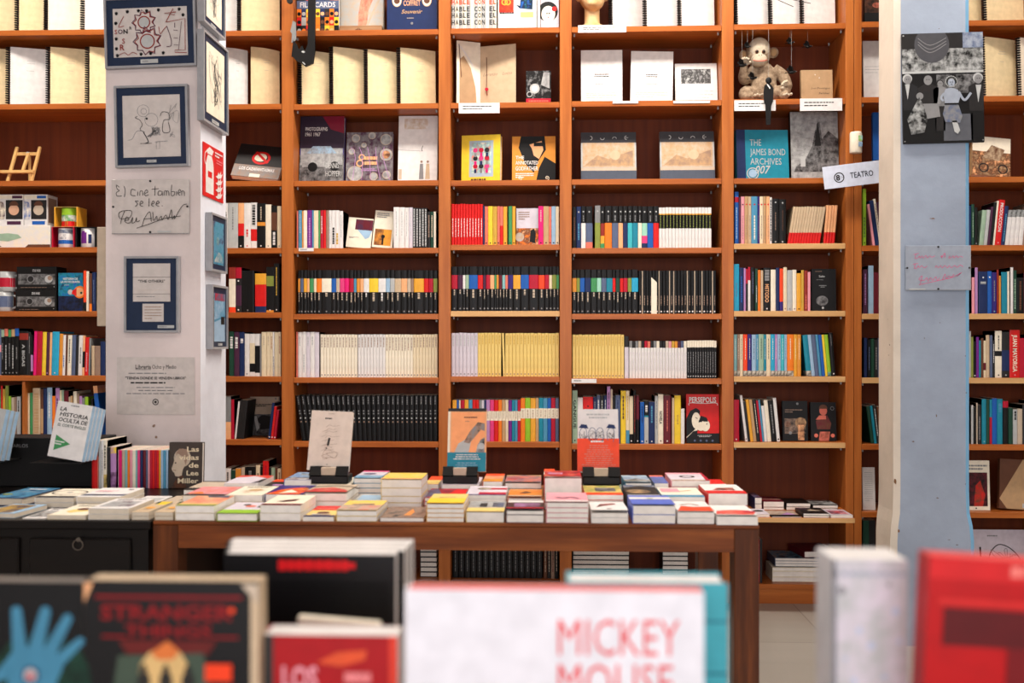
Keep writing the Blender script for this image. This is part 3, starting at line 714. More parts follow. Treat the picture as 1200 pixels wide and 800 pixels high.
row(4, 6, (670.6, 727), [S(6, 457.5, 'sage', T=('GANGUE', .28, .82, K_, .55), f=K_), S(6, 466, 'white'), S(11.5, 465, 'charcoal', b=[(.6, 1, 'red')], dots=[(.8, K_)]), S(4, 465, 'navy', t=(.5, .9, 'grey')), S(4, 463, 'slate', t=(.6, .9, W_)), S(4, 463.5, 'charcoal', t=(.5, .9, 'silver')), S(3.5, 463, 'navy', t=(.6, .9, 'silver')), S(4, 453, 'lilac', t=(.6, .9, 'plum')), S(2.5, 456, 'stone'), S(3, 464, 'black'), S(5.5, 463, 'slate', t=(.5, .9, 'navy'))], phrase=ph(7, 4))
row(4, 6, (727.5, 802.5), [S(6.3, 458, 'yellow', t=(.45, .9, 'brown', .3)), S(4.5, 458, 'cream', b=[(0, .25, 'steel')], t=(.45, .9, 'ochre')), S(4.5, 464.5, 'cream', b=[(0, .2, K_)], f=W_), S(3.5, 457, 'black', t=(.2, .9, 'brick')), S(4, 463.5, 'maroon', b=[(0, .5, K_)], f=W_), 1, S(5, 471, 'blue', f=W_, t=(.5, .9, 'navy')), S(5.5, 470, 'silver', b=[(.66, 1, K_), (.62, .66, 'teal')], t=(.74, .9, W_, .5), f=K_), S(7.5, 471, 'navy', t=(.5, .9, 'steel'), f=W_),
    S(4, 464, 'silver', t=(.3, .9, 'grey')), S(6.5, 462.3, 'ivory', T=('NOVELA', .4, .66, K_, .5), f=K_), S(9.5, 463.5, 'maroon', t=(.25, .9, 'salmon', .12), f=W_), 1, S(3, 466, 'beige'), S(8, 463.3, 'yellow', t=(.4, .6, 'ochre')), S(4.6, 479, 'white')], phrase=ph(7, 4))
# --- bay 5
def rd(w, c, **k): return S(w, 230, c, dots=[(.83, 'red' if c != 'pink' else 'plum')], t=(.1, .6, 'ivory' if c in ('plum', 'steel') else 'taupe', .2), **k)
row(5, 3, (861, 921.5), [S(5.5, 224.5, 'blue', b=[(.8, .9, 'crimson')], t=(.1, .7, 'paleblue')), S(3, 231, 'plum'), rd(5, 'pink'), rd(5, 'tan'), rd(4, 'beige'), rd(8.5, 'steel'), rd(2.5, 'indigo'), rd(5, 'cream'), rd(4, 'tan'), rd(4.5, 'peach'), S(3, 231, 'white', t=(.05, .95, K_, .5)), S(9.5, 233, 'black', dots=[(.05, 'silver'), (.92, 'silver')], t=(.3, .7, 'taupe', .1)), S(9.5, 233.5, 'black', dots=[(.05, 'silver'), (.92, 'silver')], t=(.3, .75, 'brown', .1))], phrase=ph(4, 5))
row(5, 3, (923, 982), [S(3.15, 242, 'beige', n=12, b=[(0, .3, 'red')], k=8.5, label='thin leaning booklet, cream above and red below, among twelve leaning alike', group='leaning cream and red booklets, larger group', cat='booklet', name='booklet'), 4.2, S(3.3, 240.5, 'peach', n=4, b=[(0, .3, 'red')], k=4.5, label='thin leaning booklet, peach above and red below, in the small group of four', group='leaning peach and red booklets', cat='booklet', name='booklet'), 3.8], phrase='x')
ROWS.pop('x')
row(5, 4, (859.8, 950), [S(6.3, 309.5, 'cyan', t=(.3, .6, 'steel')), S(5, 314, 'navy', t=(.2, .8, 'blue')), S(2.3, 314, 'lilac'), S(2.5, 315, 'crimson', b=[(0, .65, 'charcoal')]), S(2.8, 313, 'white', b=[(.7, 1, 'crimson')]), S(5.2, 313.5, 'black', t=(.4, .9, 'slate', .2)), S(3, 315, 'dkgreen', t=(.2, .6, 'silver')), S(3.2, 316.5, 'orange'), S(2.8, 316.5, 'beige'), S(8.3, 313.5, 'black', T=('METODO', .2, .62, 'peach', .5), t=(.7, .95, 'grey', .6), f=W_), S(5.8, 316, 'ivory'), S(4, 313.5, 'navy'),
    S(4.2, 314.5, 'vermilion', b=[(0, .22, 'indigo')]), S(4.2, 313, 'cream', f='taupe'), S(6.2, 316.5, 'silver', f='grey'), S(4.5, 316, 'ivory', f='grey'), S(5.2, 320.3, 'gold', f=K_), S(3.2, 316.3, 'ochre'), S(4, 317, 'brick', t=(.05, .4, 'salmon')), S(3, 318.5, 'pink')], phrase=ph(5, 5))
V5 = [(4, 'paleteal'), (3, 'taupe'), (4, 'cream'), (5, 'vermilion'), (5, 'indigo'), (5, 'paleblue'), (3, 'steel'), (6, 'sage'), (3, 'teal'), (5, 'cream'), (5, 'cyan'), (3, 'lilac'), (4, 'paleblue'), (4, 'aqua'), (3, 'paleblue'), (8, 'orange'), (4, 'gold'), (4.5, 'amber')]
row(5, 5, (860, 939), [S(w_, 391.8, c_, b=[(0, .13, 'ph_black_ivory')] if i not in (2, 9, 16, 17) else [], t=(.4, .9, 'charcoal' if c_ in ('cream', 'paleblue', 'sage') else 'ivory', .12), cat='volume', name='series_volume') for i, (w_, c_) in enumerate(V5)], phrase=ph(6, 5))
row(5, 5, (945.3, 980), [S(6.5, 392, 'teal', k=-5.2, b=[(0, .13, 'ph_black_ivory')]), S(4.5, 392, 'paleblue', k=-5.2), S(5, 392, 'slate', k=-5.1), S(3.5, 392, 'steel', k=-4.9), S(4, 392, 'blue', k=-4.8), S(3.2, 392, 'yellow', k=-4.7), S(4.6, 392, 'lime', k=-4.6, b=[(0, .1, 'ph_black_mint')]), S(5.6, 389.5, 'black', k=-4, t=(.7, .95, 'grey', .1), f=W_)], phrase=ph(6, 5))
row(5, 6, (859.5, 866.5), [S(7, 468.2, 'crimson', f=W_, hard=True)], phrase=ph(7, 5))
row(5, 6, (873.7, 914.8), [S(3, 463.2, 'white', k=-6.3, f='grey'), S(2.7, 470, 'charcoal', k=-6), S(3.6, 467.7, 'gold', k=-6), S(3.8, 467.7, 'tan', k=-5.8), S(4, 468, 'charcoal', k=-5.6, t=(.2, .9, 'ivory', .15)), S(2.5, 469, 'crimson', k=-5.6), S(2.2, 468.3, 'steel', k=-5.5), S(3.6, 475.5, 'white', k=-5), S(4.6, 468.5, 'ivory', k=-5), S(6, 469, 'black', k=-5, t=(.2, .9, 'grey', .2)), S(4, 466, 'white', k=-5, f=K_)], phrase=ph(7, 5))
# --- bay 6, before and past the pale blue pillar
row(6, 3, (1011, 1015.3), [S(4.3, 221, 'lime', t=(.15, .5, 'dkgreen'), f=K_)], phrase=ph(4, 7))
row(6, 3, (1023, 1040), [S(2.8, 239, 'pink', k=-7), S(5, 234.5, 'navy', k=-7), S(2.6, 233, 'ivory', k=-7, t=(.1, .9, 'maroon')), S(6, 236, 'plum', k=-7)], phrase=ph(4, 7))
row(6, 4, (1011.5, 1040), [S(5.5, 315.5, 'plum', t=(.2, .9, 'lilac', .2)), 1, S(6.3, 311.3, 'paleblue'), S(8, 319, 'maroon'), S(8, 318, 'navy')], phrase=ph(5, 7))
row(6, 5, (1012.5, 1042), [S(4, 396, 'navy'), S(4, 398, 'black', t=(.2, .8, 'slate')), S(4, 397, 'dkgreen'), S(4, 398, 'charcoal', t=(.2, .8, 'grey')), S(6, 396, 'slate'), S(6, 398, 'brown')], phrase=ph(6, 7))
row(6, 6, (1021, 1042), [S(4, 476, 'dkgreen', k=-6.5), S(3, 475, 'teal', k=-6.3), S(4, 474, 'charcoal', k=-6, t=(.2, .9, 'silver', .3)), S(5, 476, 'brown', k=-5.6), S(5, 478, 'black', k=-5.5)], phrase=ph(7, 7))
row(6, 7, (1011.5, 1026), [S(7, 610, 'dkgreen'), S(7, 610, 'charcoal')], phrase='lowest shelf before the blue pillar', zbase=BOTZ)
row(6, 3, (1134, 1146.3), [S(4.5, 241, 'navy'), S(4, 239, 'dkgreen', t=(.2, .8, 'sage', .2), hard=True), S(3.5, 243, 'black', f='grey')], phrase=ph(4, 6))
row(6, 3, (1147.5, 1215), [S(5, 246, 'sage', k=5.2), S(4.2, 245.5, 'silver', k=5.2), S(2.8, 242, 'plum', k=5.2), S(3.5, 237, 'black', k=5.2), S(2, 235.5, 'ivory', k=5.2), S(7, 234, 'red', k=5.2, T=('PRODUCCION', .3, .93, W_, .5), f='pink'), S(4.5, 241, 'navy', k=5.2, t=(.1, .8, 'steel')), S(5, 245.6, 'white', n=4, k=5.2, b=[(.80, 1, 'ph_black_silver')], label='white leaning book with black print along its top, right of the red PRODUCCION spine', group='white books next to the red PRODUCCION spine'), S(8, 238, 'taupe', k=5.2), 7.5], phrase=ph(4, 6))
row(6, 4, (1139.5, 1228), [S(3.2, 325, 'pink'), S(3, 313.5, 'lilac'), .8, S(10, 318, 'navy', dots=[(.86, W_)], t=(.7, .76, 'silver', .6)), S(5, 318, 'blue', dots=[(.86, W_)]), S(5.5, 319, 'indigo', t=(.3, .8, 'grey', .2), f='paleteal'), S(2.2, 316, 'brick'), S(2.2, 323, 'amber'), .6, S(6.5, 319, 'teal'), S(2.2, 318, 'ivory'), 1.2, S(3, 313, 'white'), S(4, 317, 'dkgreen', t=(.1, .8, 'sage', .3)), S(8, 325, 'black', t=(.1, .9, 'brown')), S(12, 320, 'maroon'), S(14, 322, 'charcoal')], phrase=ph(5, 6))
row(6, 5, (1136, 1226), [S(2.2, 388, 'silver'), S(3, 395, 'olive'), S(3, 400, 'black', f=W_), S(3.2, 395, 'purple'), S(2.4, 399, 'teal'), S(3, 396, 'brown'), S(3, 399, 'cream', b=[(.2, .4, 'maroon')]), S(4.3, 392.5, 'beige'), S(3, 393, 'slate'), S(3, 399, 'charcoal', t=(.4, .9, W_)), S(8, 387.8, 'ivory', b=[(.46, .57, K_)], t=(.6, .9, 'charcoal', .15), f=K_), S(9, 389, 'charcoal', b=[(.15, .6, 'navy')], f='silver'), S(12, 386.5, 'red', T=('JUAN MAYORGA', .12, .90, 'ivory', .42), f='pink'), S(8, 396, 'crimson'), S(22, 392, 'black')], phrase=ph(6, 6))
row(6, 6, (1138.5, 1226), [S(2.6, 474.5, 'silver', t=(.9, .99, W_)), S(3.5, 477, 'black'), S(1.6, 472, 'stone'), S(5, 474, 'charcoal', t=(.1, .7, 'grey')), S(5.4, 467.5, 'teal', f='paleteal'), S(4, 468, 'dkgreen'), S(3, 468, 'teal', b=[(0, .6, 'crimson')]), S(6, 467, 'blue'), S(7, 467.5, 'teal', t=(.7, .9, 'steel', .5)), S(6.5, 470, 'black', b=[(.85, 1, 'crimson')]), S(5.5, 478, 'dkgreen'), S(5.5, 480, 'silver', t=(.7, .95, K_, .4)), S(6, 479, 'stone'), S(12, 474, 'charcoal'), S(16, 470, 'navy')], phrase=ph(7, 6))
# --- bay 0
row(0, 5, (-22, 123), [S(14, 386, 'charcoal'), S(8, 385, 'slate', b=[(.5, .65, 'pink')]), S(3.5, 386, 'black', b=[(.84, 1, 'sage')], t=(.35, .7, 'grey'), f='grey'), S(4.2, 385, 'black', b=[(.84, 1, 'salmon')], t=(.12, .65, 'silver'), f='grey'), S(3.6, 386, 'black', b=[(.84, 1, 'green')], t=(.2, .7, 'grey'), f='grey'), S(4.2, 385.5, 'black', b=[(.84, 1, 'tan')], t=(.15, .65, 'silver'), f='grey'), S(4.6, 385, 'black', b=[(.84, 1, 'blue')], t=(.35, .6, 'grey'), f='grey'),
    S(10.5, 388, 'black', b=[(.8, .95, 'brick')], T=('A BIGAS', .2, .7, 'silver', .3)), S(3, 389, 'charcoal', t=(.5, .9, 'grey')), S(2.3, 392, 'black', b=[(.1, .5, 'lilac')]), S(3.6, 388, 'magenta', k=1.4), S(6, 388, 'crimson', k=1.4, t=(.3, .6, 'red')), S(4.6, 389, 'yellow', k=1.4, f='orange'), S(3.5, 389.5, 'plum', k=1.4, f='lilac'), S(3, 389.5, 'peach', k=1.4), S(8, 388.5, 'cyan', k=1.4, f='white'), S(4.2, 391, 'amber', k=1.4), S(3.2, 392.5, 'white', k=1.4, t=(.2, .5, 'blue')), S(2, 393, 'brown', k=1.4),
    S(5, 392.5, 'ivory', k=1.4, t=(.3, .9, 'charcoal', .2)), S(4.4, 392.5, 'slate', k=1.4), S(3, 394, 'charcoal', k=1.4), S(5, 392.7, 'white', k=1.4, t=(.3, .7, 'grey')), S(2.4, 393, 'peach', k=1.4, b=[(.2, .6, K_)]), S(4.6, 395, 'red', k=1.4, t=(.1, .6, 'pink')), S(2, 396, 'grey', k=1.4), 1.5, S(3.6, 405, 'beige'), S(6.5, 405, 'taupe'), S(5.5, 400, 'navy')], phrase=ph(6, 0))
row(0, 6, (-20, 24), [S(14, 455, 'charcoal'), S(6, 456, 'green'), S(2, 452, 'red'), S(3, 456, 'ochre'), S(4, 452, 'olive'), S(3, 464, 'lime'), S(3.5, 465.5, 'stone'), S(3, 465, 'taupe'), S(4.5, 464.5, 'silver', t=(.6, .9, K_))], phrase=ph(7, 0))
row(0, 6, (32, 123), [S(2.5, 461, 'cream'), S(3.5, 460, 'green'), S(9, 455, 'beige', t=(.1, .9, 'tan', .6)), S(3.6, 456, 'brown', b=[(.1, .6, 'tan')]), S(4.5, 455, 'navy'), S(6, 454, 'paleblue', t=(.4, .9, W_)), S(4, 464, 'orange', b=[(0, .25, 'brick')]), S(5, 455, 'lilac', t=(.4, .8, 'plum')), S(2.5, 457.5, 'cream'), S(2.5, 457, 'sage'), S(5.5, 458, 'maroon'), S(2.5, 465, 'stone'), S(2.5, 464, 'tan'), 1.6, S(4.5, 458.5, 'ivory', k=-1.2), S(3, 461, 'taupe', k=-1.2), S(3, 464, 'lilac', k=-1), S(3, 466, 'grey', k=-1), S(4, 465, 'lime', k=-1), 2.5, S(2.5, 467, 'black'), 5.5, S(5, 452, 'blue', b=[(.86, 1, 'peach')], k=-5), 4], phrase=ph(7, 0))
# --- lowest shelf under the table
zb = BOTZ
row(3, 6, (529.5, 636), [S(7.2, 600, 'black', n=15, t=(.1, .9, 'grey', .1), d=.15, label='tall black volume standing on the lowest shelf, seen under the brown table', group='black volumes on the lowest shelf')], phrase='x', zbase=zb, Y=4.74, cat='volume', name='series_volume')
ROWS.pop('x')
row(3, 6, (637, 654.5), [S(4.2, 602, 'brown', t=(.1, .9, 'stone', .2)), S(4.2, 602, 'charcoal', t=(.1, .9, 'stone', .2)), S(4.2, 602, 'taupe', t=(.1, .9, 'maroon', .2)), S(4.2, 602, 'black', t=(.1, .9, 'stone', .2))], phrase='lowest shelf, seen under the brown table', zbase=zb, Y=4.74)

# ------------------------------------------------------------------ books and papers shown face-out
def facebook(label, x0, x1, ytop, Y, t, col, art, bay=None, r=None, z=None, name='picture_book', cat='picture book', lean=0, yaw=0, roll=0, hard=True, pages='pagesw', group=None, spine=None, W=None):
    a, b = at(x0, 400, Y), at(x1, 400, Y)
    zb = shz(bay, r) if z is None else z
    la, ya, ra = math.radians(lean), math.radians(yaw), math.radians(roll)
    if bay is not None:
        lo, hi = bx(BAY[bay][0]) + .003, bx(BAY[bay][1]) - .004
        if a.x < lo: a.x = lo
        if b.x > hi: b.x = hi
    w = (W or (b.x - a.x)) if not yaw else (b.x - a.x) / math.cos(ya)
    zt = at((x0 + x1) / 2, ytop, Y).z
    h = (zt - zb - t * math.sin(la)) / math.cos(la)
    h = h / math.cos(ra) - abs(math.tan(ra)) * w * .5 if roll else h
    lift = t * math.sin(la) + (abs(math.sin(ra)) * w / 2 if roll else 0)
    root = empty(name, label, cat, ((a.x + b.x) / 2, Y + (abs(math.sin(ya)) * w / 2), zb + lift + .0005), (-la, ra, ya), group)
    e = .0025 if hard else .0004; c = .002 if hard else .0006
    q = MB(Matrix.Translation((-w / 2, 0, 0)))
    q.box(0, w, 0, c, 0, h, col); q.box(0, w, t - c, t, 0, h, col); q.box(0, .0025, c, t - c, 0, h, spine or col)
    A = Art(q, (0, 0, 0), (1, 0, 0), (0, 0, 1), w, h)
    art(A)
    q.build('cover', root)
    q = MB(Matrix.Translation((-w / 2, 0, 0))); q.box(.003, w - e, c + .0001, t - c - .0001, .0008, h - e, pages); q.build('pages', root)
    return root

def T_(s, u, v, h, c='black', **k): return lambda A: A.text(s, u, v, h, c, **k)
Y3 = 4.76
# second shelf row above the spines
def a_(A):
    A.rect(0, 0, 1, .42, 'ph_charcoal_grey'); A.rect(.02, .27, .98, .52, 'ph_grey_silver'); A.rect(0, .52, 1, 1, (44, 30, 48)); A.poly([(.5, 1), (1, 1), (1, .74), (.7, .8)], (120, 16, 44))
    A.rect(.06, .24, .9, .44, 'ph_grey_silver'); A.disc(.3, .24, .07, 'black'); A.disc(.8, .25, .07, 'black'); A.poly([(.15, .44), (.3, .55), (.7, .55), (.85, .44)], 'ph_grey_paleblue')
    A.text('PHOTOGRAPHS', .12, .78, .055, 'white', align='L', wid=.5); A.text('1961 1967', .12, .70, .055, 'white', align='L', wid=.34); A.text('DENNIS', .6, .22, .08, 'silver', align='L', wid=.3); A.text('HOPPER', .6, .1, .08, 'silver', align='L', wid=.34)
facebook('tall book with a grey-blue vintage car on a dark violet cover', 350, 402, 134.5, Y3, .03, 'indigo', a_, 2, 2, lean=6, spine='black')
def a_(A):
    A.rect(0, 0, 1, 1, 'ph_plum_grey')
    for u, v, r in ((.2, .88, .08), (.55, .93, .07), (.85, .85, .11), (.12, .62, .06), (.86, .55, .12), (.2, .18, .15), (.6, .12, .08), (.88, .15, .08), (.38, .74, .05)):
        A.disc(u, v, r, 'ph_grey_silver'); A.ring(u, v, r, .010, 'stone'); 
    A.disc(.86, .55, .08, 'ph_brown_peach'); A.ring(.34, .5, .06, .02, 'peach'); A.ring(.3, .38, .07, .022, 'peach'); A.lines(.4, .44, .72, .52, 1, 'peach', .8); A.lines(.4, .34, .76, .42, 1, 'peach', .8); A.lines(.3, .22, .7, .28, 2, 'lilac', centre=True)
    for i in range(5): A.curve([(.1 + .18 * i, .7), (.2 + .15 * i, .5), (.15 + .2 * i, .05)], .01, 'lilac')
facebook('purple book covered with round medallions, between two taller books', 405, 459.5, 153.5, Y3, .03, 'plum', a_, 2, 2, lean=7)
def a_(A):
    A.rect(.15, .8, .75, .96, 'ph_white_beige'); A.stroke([(0, .49), (.62, .47)], .005, 'grey'); A.curve([(.62, .47), (.6, .5), (.63, .55)], .008, 'charcoal')
    for u in (.6, .76): A.disc(u, .31, .018, 'taupe'); A.poly([(u - .06, .05), (u + .06, .05), (u + .04, .28), (u - .04, .28)], 'grey' if u < .7 else 'beige')
    A.rect(.02, .05, .1, .2, 'stone')
facebook('tall white book with two small grey figures drawn on its cover', 466, 512, 133.7, Y3, .025, 'white', a_, 2, 2, lean=7)
def a_(A):
    A.rect(.0, 0, 1, 1, 'yellow'); A.rect(.2, .12, .82, .88, 'ph_paleblue_silver'); A.rect(.26, .2, .76, .84, 'ph_ivory_salmon_paleteal')
    for i in range(3):
        for j in range(3): A.disc(.36 + .15 * i, .34 + .17 * j, .05, ('crimson', 'charcoal', 'hotpink')[(i + j) % 3]); A.rect(.33 + .15 * i, .2 + .17 * j, .39 + .15 * i, .28 + .17 * j, ('navy', 'magenta', 'grey')[(i * 2 + j) % 3])
    A.lines(.25, .03, .8, .09, 1, 'brown', .6)
facebook('thick yellow boxed book with small coloured figures on its front', 540, 586, 157, Y3 - .02, .045, 'gold', a_, 3, 2, lean=3, yaw=-8)
def a_(A):
    A.rect(0, 0, 1, 1, 'amber'); A.poly([(.15, .75), (.2, 1), (.75, 1), (.78, .7), (.6, .45), (.5, .2), (.3, .4)], 'black'); A.poly([(.4, .82), (.68, .9), (.72, .7), (.62, .5), (.5, .58), (.46, .72)], 'peach'); A.rect(.5, .78, .72, .86, 'black'); A.poly([(.55, .0), (1, 0), (1, .4), (.75, .55), (.62, .3)], 'black')
    A.text('THE', .08, .5, .07, 'white', align='L'); A.text('ANNOTATED', .08, .38, .08, 'white', align='L', wid=.52); A.text('GODFATHER', .08, .25, .09, 'white', align='L', wid=.52); A.lines(.08, .08, .5, .2, 3, 'white')
facebook('orange book with a black-shadowed face, on a curled wire stand', 600, 651, 158.5, Y3, .04, 'amber', a_, 3, 2, lean=7)
for px in (609, 641):
    c = at(px, 204, Y3 - .03); q = MB()
    q.tube([(.017 * math.cos(t_) * (1 - t_ / 14), 0, .018 + .017 * math.sin(t_) * (1 - t_ / 14)) for t_ in [PI * 1.5 + i * .35 for i in range(28)]], .0016, 'ivory', 6); q.tube([(0, 0, .0018), (0, .026, .0018)], .0016, 'ivory', 6)
    tag(q.build('wire_stand', loc=(c.x, c.y, shz(3, 2) + .001)), 'white curled wire foot holding the orange face book, %s' % ('nearer the yellow boxed book' if px < 620 else 'nearer the upright'), 'book stand', 'curled wire feet under the orange face book')
def dune(seed):
    def a(A):
        A.rect(0, 0, 1, 1, 'silver'); A.rect(0, .78, 1, 1, (58, 58, 62)); A.rect(0, 0, 1, .26, (70, 78, 92)); A.rect(0, .20, 1, .26, 'stone')
        A.rect(.03, .27, .97, .78, 'ph_tan_stone'); r = random.Random(seed)
        A.poly([(.06, .3), (.3, .52), (.5, .44), (.94, .62), (.94, .3)], 'ph_taupe_tan'); A.disc(.62, .52, .1, 'beige')
        for i, ch in enumerate('DUNE'):
            u = .17 + .22 * i
            if ch == 'D': A.ring(u, .88, .045, .014, 'silver', a0=-PI / 2, a1=PI / 2)
            if ch == 'U': A.ring(u, .88, .045, .014, 'silver', a0=PI, a1=2 * PI)
            if ch == 'N': A.ring(u, .86, .045, .014, 'silver', a0=0, a1=PI)
            if ch == 'E': A.ring(u, .88, .045, .014, 'silver', a0=PI / 2, a1=PI * 1.5); A.rect(u - .02, .873, u + .03, .887, 'silver')
    return a
facebook('wide desert-coloured book with grey title band, on the bust side', 681, 746, 153, Y3 - .02, .03, 'grey', dune(1), 4, 2, lean=10, name='picture_book')
facebook('wide desert-coloured book with grey title band, on the toy monkey side', 774, 838, 152, Y3 - .02, .03, 'grey', dune(2), 4, 2, lean=10)
def a_(A):
    A.rect(0, 0, .17, 1, 'navy')
    for i, s_ in enumerate(('THE', 'JAMES BOND', 'ARCHIVES')): A.text(s_, .26, .68 - .19 * i, .13, 'silver', align='L', bold=.0, wid=(.22, .68, .6)[i])
    A.text('007', .5, .12, .16, 'silver', shear=.3, wid=.3); A.ring(.3, .12, .12, .02, 'silver'); A.disc(.3, .12, .08, 'paleblue')
facebook('teal archive book with silver lettering and a navy spine band', 864, 926, 150.5, Y3 - .03, .04, 'teal', a_, 5, 2, lean=6, yaw=4)
def a_(A):
    A.rect(0, 0, 1, 1, 'ph_grey_silver'); A.poly([(.45, .5), (.55, .82), (.62, .86), (.66, .6), (.8, .72), (1, .6), (1, 0), (0, 0), (.1, .2), (.3, .3)], 'ph_charcoal_grey'); A.poly([(.5, .5), (.58, .88), (.64, .5)], 'charcoal'); A.rect(.0, .0, 1, .12, 'ph_silver_grey'); A.rect(.2, .2, .3, .35, 'silver')
facebook('tall grey book with a stormy rocky landscape, beside the teal archive book', 927.5, 987.5, 129.5, Y3, .03, 'charcoal', a_, 5, 2, lean=5)
def a_(A):
    A.rect(0, 0, 1, 1, 'charcoal'); A.rect(0, 0, 1, .36, 'ph_grey_taupe'); A.disc(.5, .62, .15, 'ivory', ry=.13); A.ring(.52, .60, .22, .06, 'red', ry=.2); A.stroke([(.38, .78), (.68, .46)], .06, 'red'); A.text('LOS CAZAFANTASMAS', .5, .2, .09, 'white', wid=.74, bold=.03); A.rect(.38, .0, .6, .1, 'ivory')
facebook('black book with a red ring and bar, leaning far back', 270, 326, 166, 4.74, .03, 'black', a_, 1, 2, lean=32, roll=6, spine='crimson')
def a_(A):
    A.rect(0, .62, 1, 1, 'ivory'); A.rect(0, 0, 1, .62, 'ph_kraft_peach_brown'); A.poly([(.25, .45), (.5, .8), (.85, .7), (.7, .4)], 'ph_brown_beige'); A.ring(.3, .2, .12, .03, 'charcoal'); A.ring(.8, .2, .12, .03, 'charcoal')
facebook('leaning book with brown and black pictures on a curly wire stand', 1139, 1184, 159, 4.75, .03, 'kraft', a_, 6, 2, lean=12, roll=6)
# small faces among the spines
def a_(A):
    A.rect(.3, .6, 1, .95, 'ph_maroon_plum'); A.poly([(.4, .6), (1, .6), (.9, .36), (.75, .3)], 'paleblue'); A.disc(.5, .7, .09, 'plum'); A.disc(.75, .78, .13, 'maroon'); A.lines(.1, .3, .5, .36, 2, 'grey')
facebook('small cream book with a maroon figure, leaning among the white spines', 405, 434, 255, YS + .03, .012, 'ivory', a_, 2, 3, name='book', cat='book', lean=8, roll=5, hard=False)
def a_(A):
    A.rect(.08, .06, .9, .5, 'ph_brown_amber'); A.rect(.5, .06, .9, .5, 'ph_amber_gold'); A.disc(.5, .3, .05, 'black'); A.rect(.46, .08, .54, .28, 'black'); A.lines(.1, .8, .7, .95, 3, 'grey')
facebook('cream book with a golden sunset photograph on its cover', 435.5, 459.5, 246.5, YS + .03, .014, 'ivory', a_, 2, 3, name='book', cat='book', lean=8, roll=5, hard=False)
def a_(A):
    A.rect(0, 0, 1, .46, 'ph_orange_peach_brown'); A.poly([(.6, .1), (.65, .4), (.8, .45), (.88, .3), (.85, .05)], 'black'); A.disc(.15, .22, .12, 'ph_silver_tan'); A.lines(.1, .68, .6, .92, 4, 'taupe')
facebook('book with lilac-grey top and an orange crowd picture, among the coloured spines', 605, 631, 243.8, YS + .02, .014, 'lavender', a_, 3, 3, name='book', cat='book', lean=3, hard=False)
def a_(A):
    A.text('Suite', .42, .8, .05, 'silver'); A.lines(.2, .73, .75, .75, 1, 'grey'); A.lines(.3, .55, .6, .62, 2, 'grey', centre=True); A.disc(.42, .24, .14, 'ph_charcoal_grey', ry=.12); A.disc(.45, .07, .028, 'silver'); A.lines(.15, .93, .75, .95, 1, 'taupe')
facebook('black book facing out at the end of the shelf, with a faint grey dome', 951.5, 980, 315, YS + .01, .03, 'black', a_, 5, 4, name='book', cat='book', lean=2)
def a_(A):
    A.rect(0, 0, 1, 1, 'black'); A.rect(.08, .18, .92, .56, 'ph_black_taupe'); A.disc(.72, .45, .14, 'ph_tan_brown'); A.disc(.2, .42, .08, 'ph_brown_taupe'); A.rect(.6, .02, .85, .4, 'ph_brown_peach'); A.lines(.1, .7, .8, .8, 2, 'taupe'); A.disc(.6, .93, .03, 'grey'); A.disc(.3, .2, .04, 'grey')
facebook('black book with a dim brown stage picture, facing out', 917.5, 947, 470, YS + .03, .02, 'black', a_, 5, 6, name='book', cat='book', lean=5)
def a_(A):
    A.rect(0, 0, 1, 1, 'black'); A.disc(.5, .78, .1, 'salmon', ry=.12); A.disc(.5, .83, .11, 'brown', a0=0, a1=PI); A.poly([(.2, .5), (.35, .66), (.65, .66), (.8, .45), (.75, .3), (.25, .3)], 'ph_maroon_brown'); A.poly([(.2, .55), (.34, .66), (.6, .66), (.6, .56)], 'salmon'); A.poly([(.3, .0), (.35, .24), (.75, .24), (.7, 0)], 'ph_salmon_brown'); A.disc(.2, .14, .05, 'salmon'); A.disc(.85, .14, .05, 'salmon'); A.ring(.85, .84, .05, .012, 'grey')
facebook('black book with a seated woman in dark red on its cover', 950.5, 980.5, 471.5, YS + .03, .02, 'black', a_, 5, 6, name='book', cat='book', lean=5)
def a_(A):
    A.rect(0, 0, 1, .2, 'black'); A.poly([(.0, .14), (.32, .14), (.40, .5), (.42, .66), (.30, .72), (.12, .66), (0, .5)], 'black'); A.disc(.3, .46, .09, 'ivory', ry=.17); A.poly([(.0, .12), (.2, .24), (.34, .26), (.34, .34), (.15, .2), (0, .1)], 'ivory')
    A.disc(.52, .42, .1, 'black', ry=.11); A.disc(.58, .36, .09, 'ivory', ry=.12); A.disc(.44, .34, .09, 'ivory'); A.poly([(.4, .5), (.45, .56), (.62, .52), (.66, .44), (.52, .44)], 'black'); A.disc(.62, .39, .012, 'black'); A.stroke([(.27, .53), (.34, .5)], .012, 'black')
    A.text('PERSEPOLIS', .5, .83, .11, 'white', wid=.82, bold=.02); A.curve([(.08, .77), (.12, .82), (.5, .81), (.9, .82), (.95, .77)], .012, 'white'); A.lines(.3, .12, .8, .17, 2, 'silver', centre=True)
    for i in range(4): A.disc(.25 + .18 * i, .05, .022, 'slate')
facebook('bright red comic book facing out, with white title and black-haired figures', 804.5, 843, 462, YS + .02, .03, 'red', a_, 4, 6, name='book', cat='book', lean=3)
def a_(A):
    A.rect(0, 0, 1, .55, 'ph_charcoal_grey'); A.disc(.5, .4, .16, 'charcoal', ry=.13); A.poly([(.4, .5), (.9, .5), (1, .2), (.35, .15)], 'charcoal'); A.poly([(.14, .5), (.24, .5), (.34, .2), (.25, .1)], 'silver'); A.lines(.1, .74, .9, .82, 2, 'charcoal'); A.disc(.9, .95, .025, 'grey')
facebook('grey book with a dark reclining figure, facing out behind leaning spines', 292.5, 326, 465, 4.87, .02, 'stone', a_, 1, 6, name='book', cat='book', lean=3)
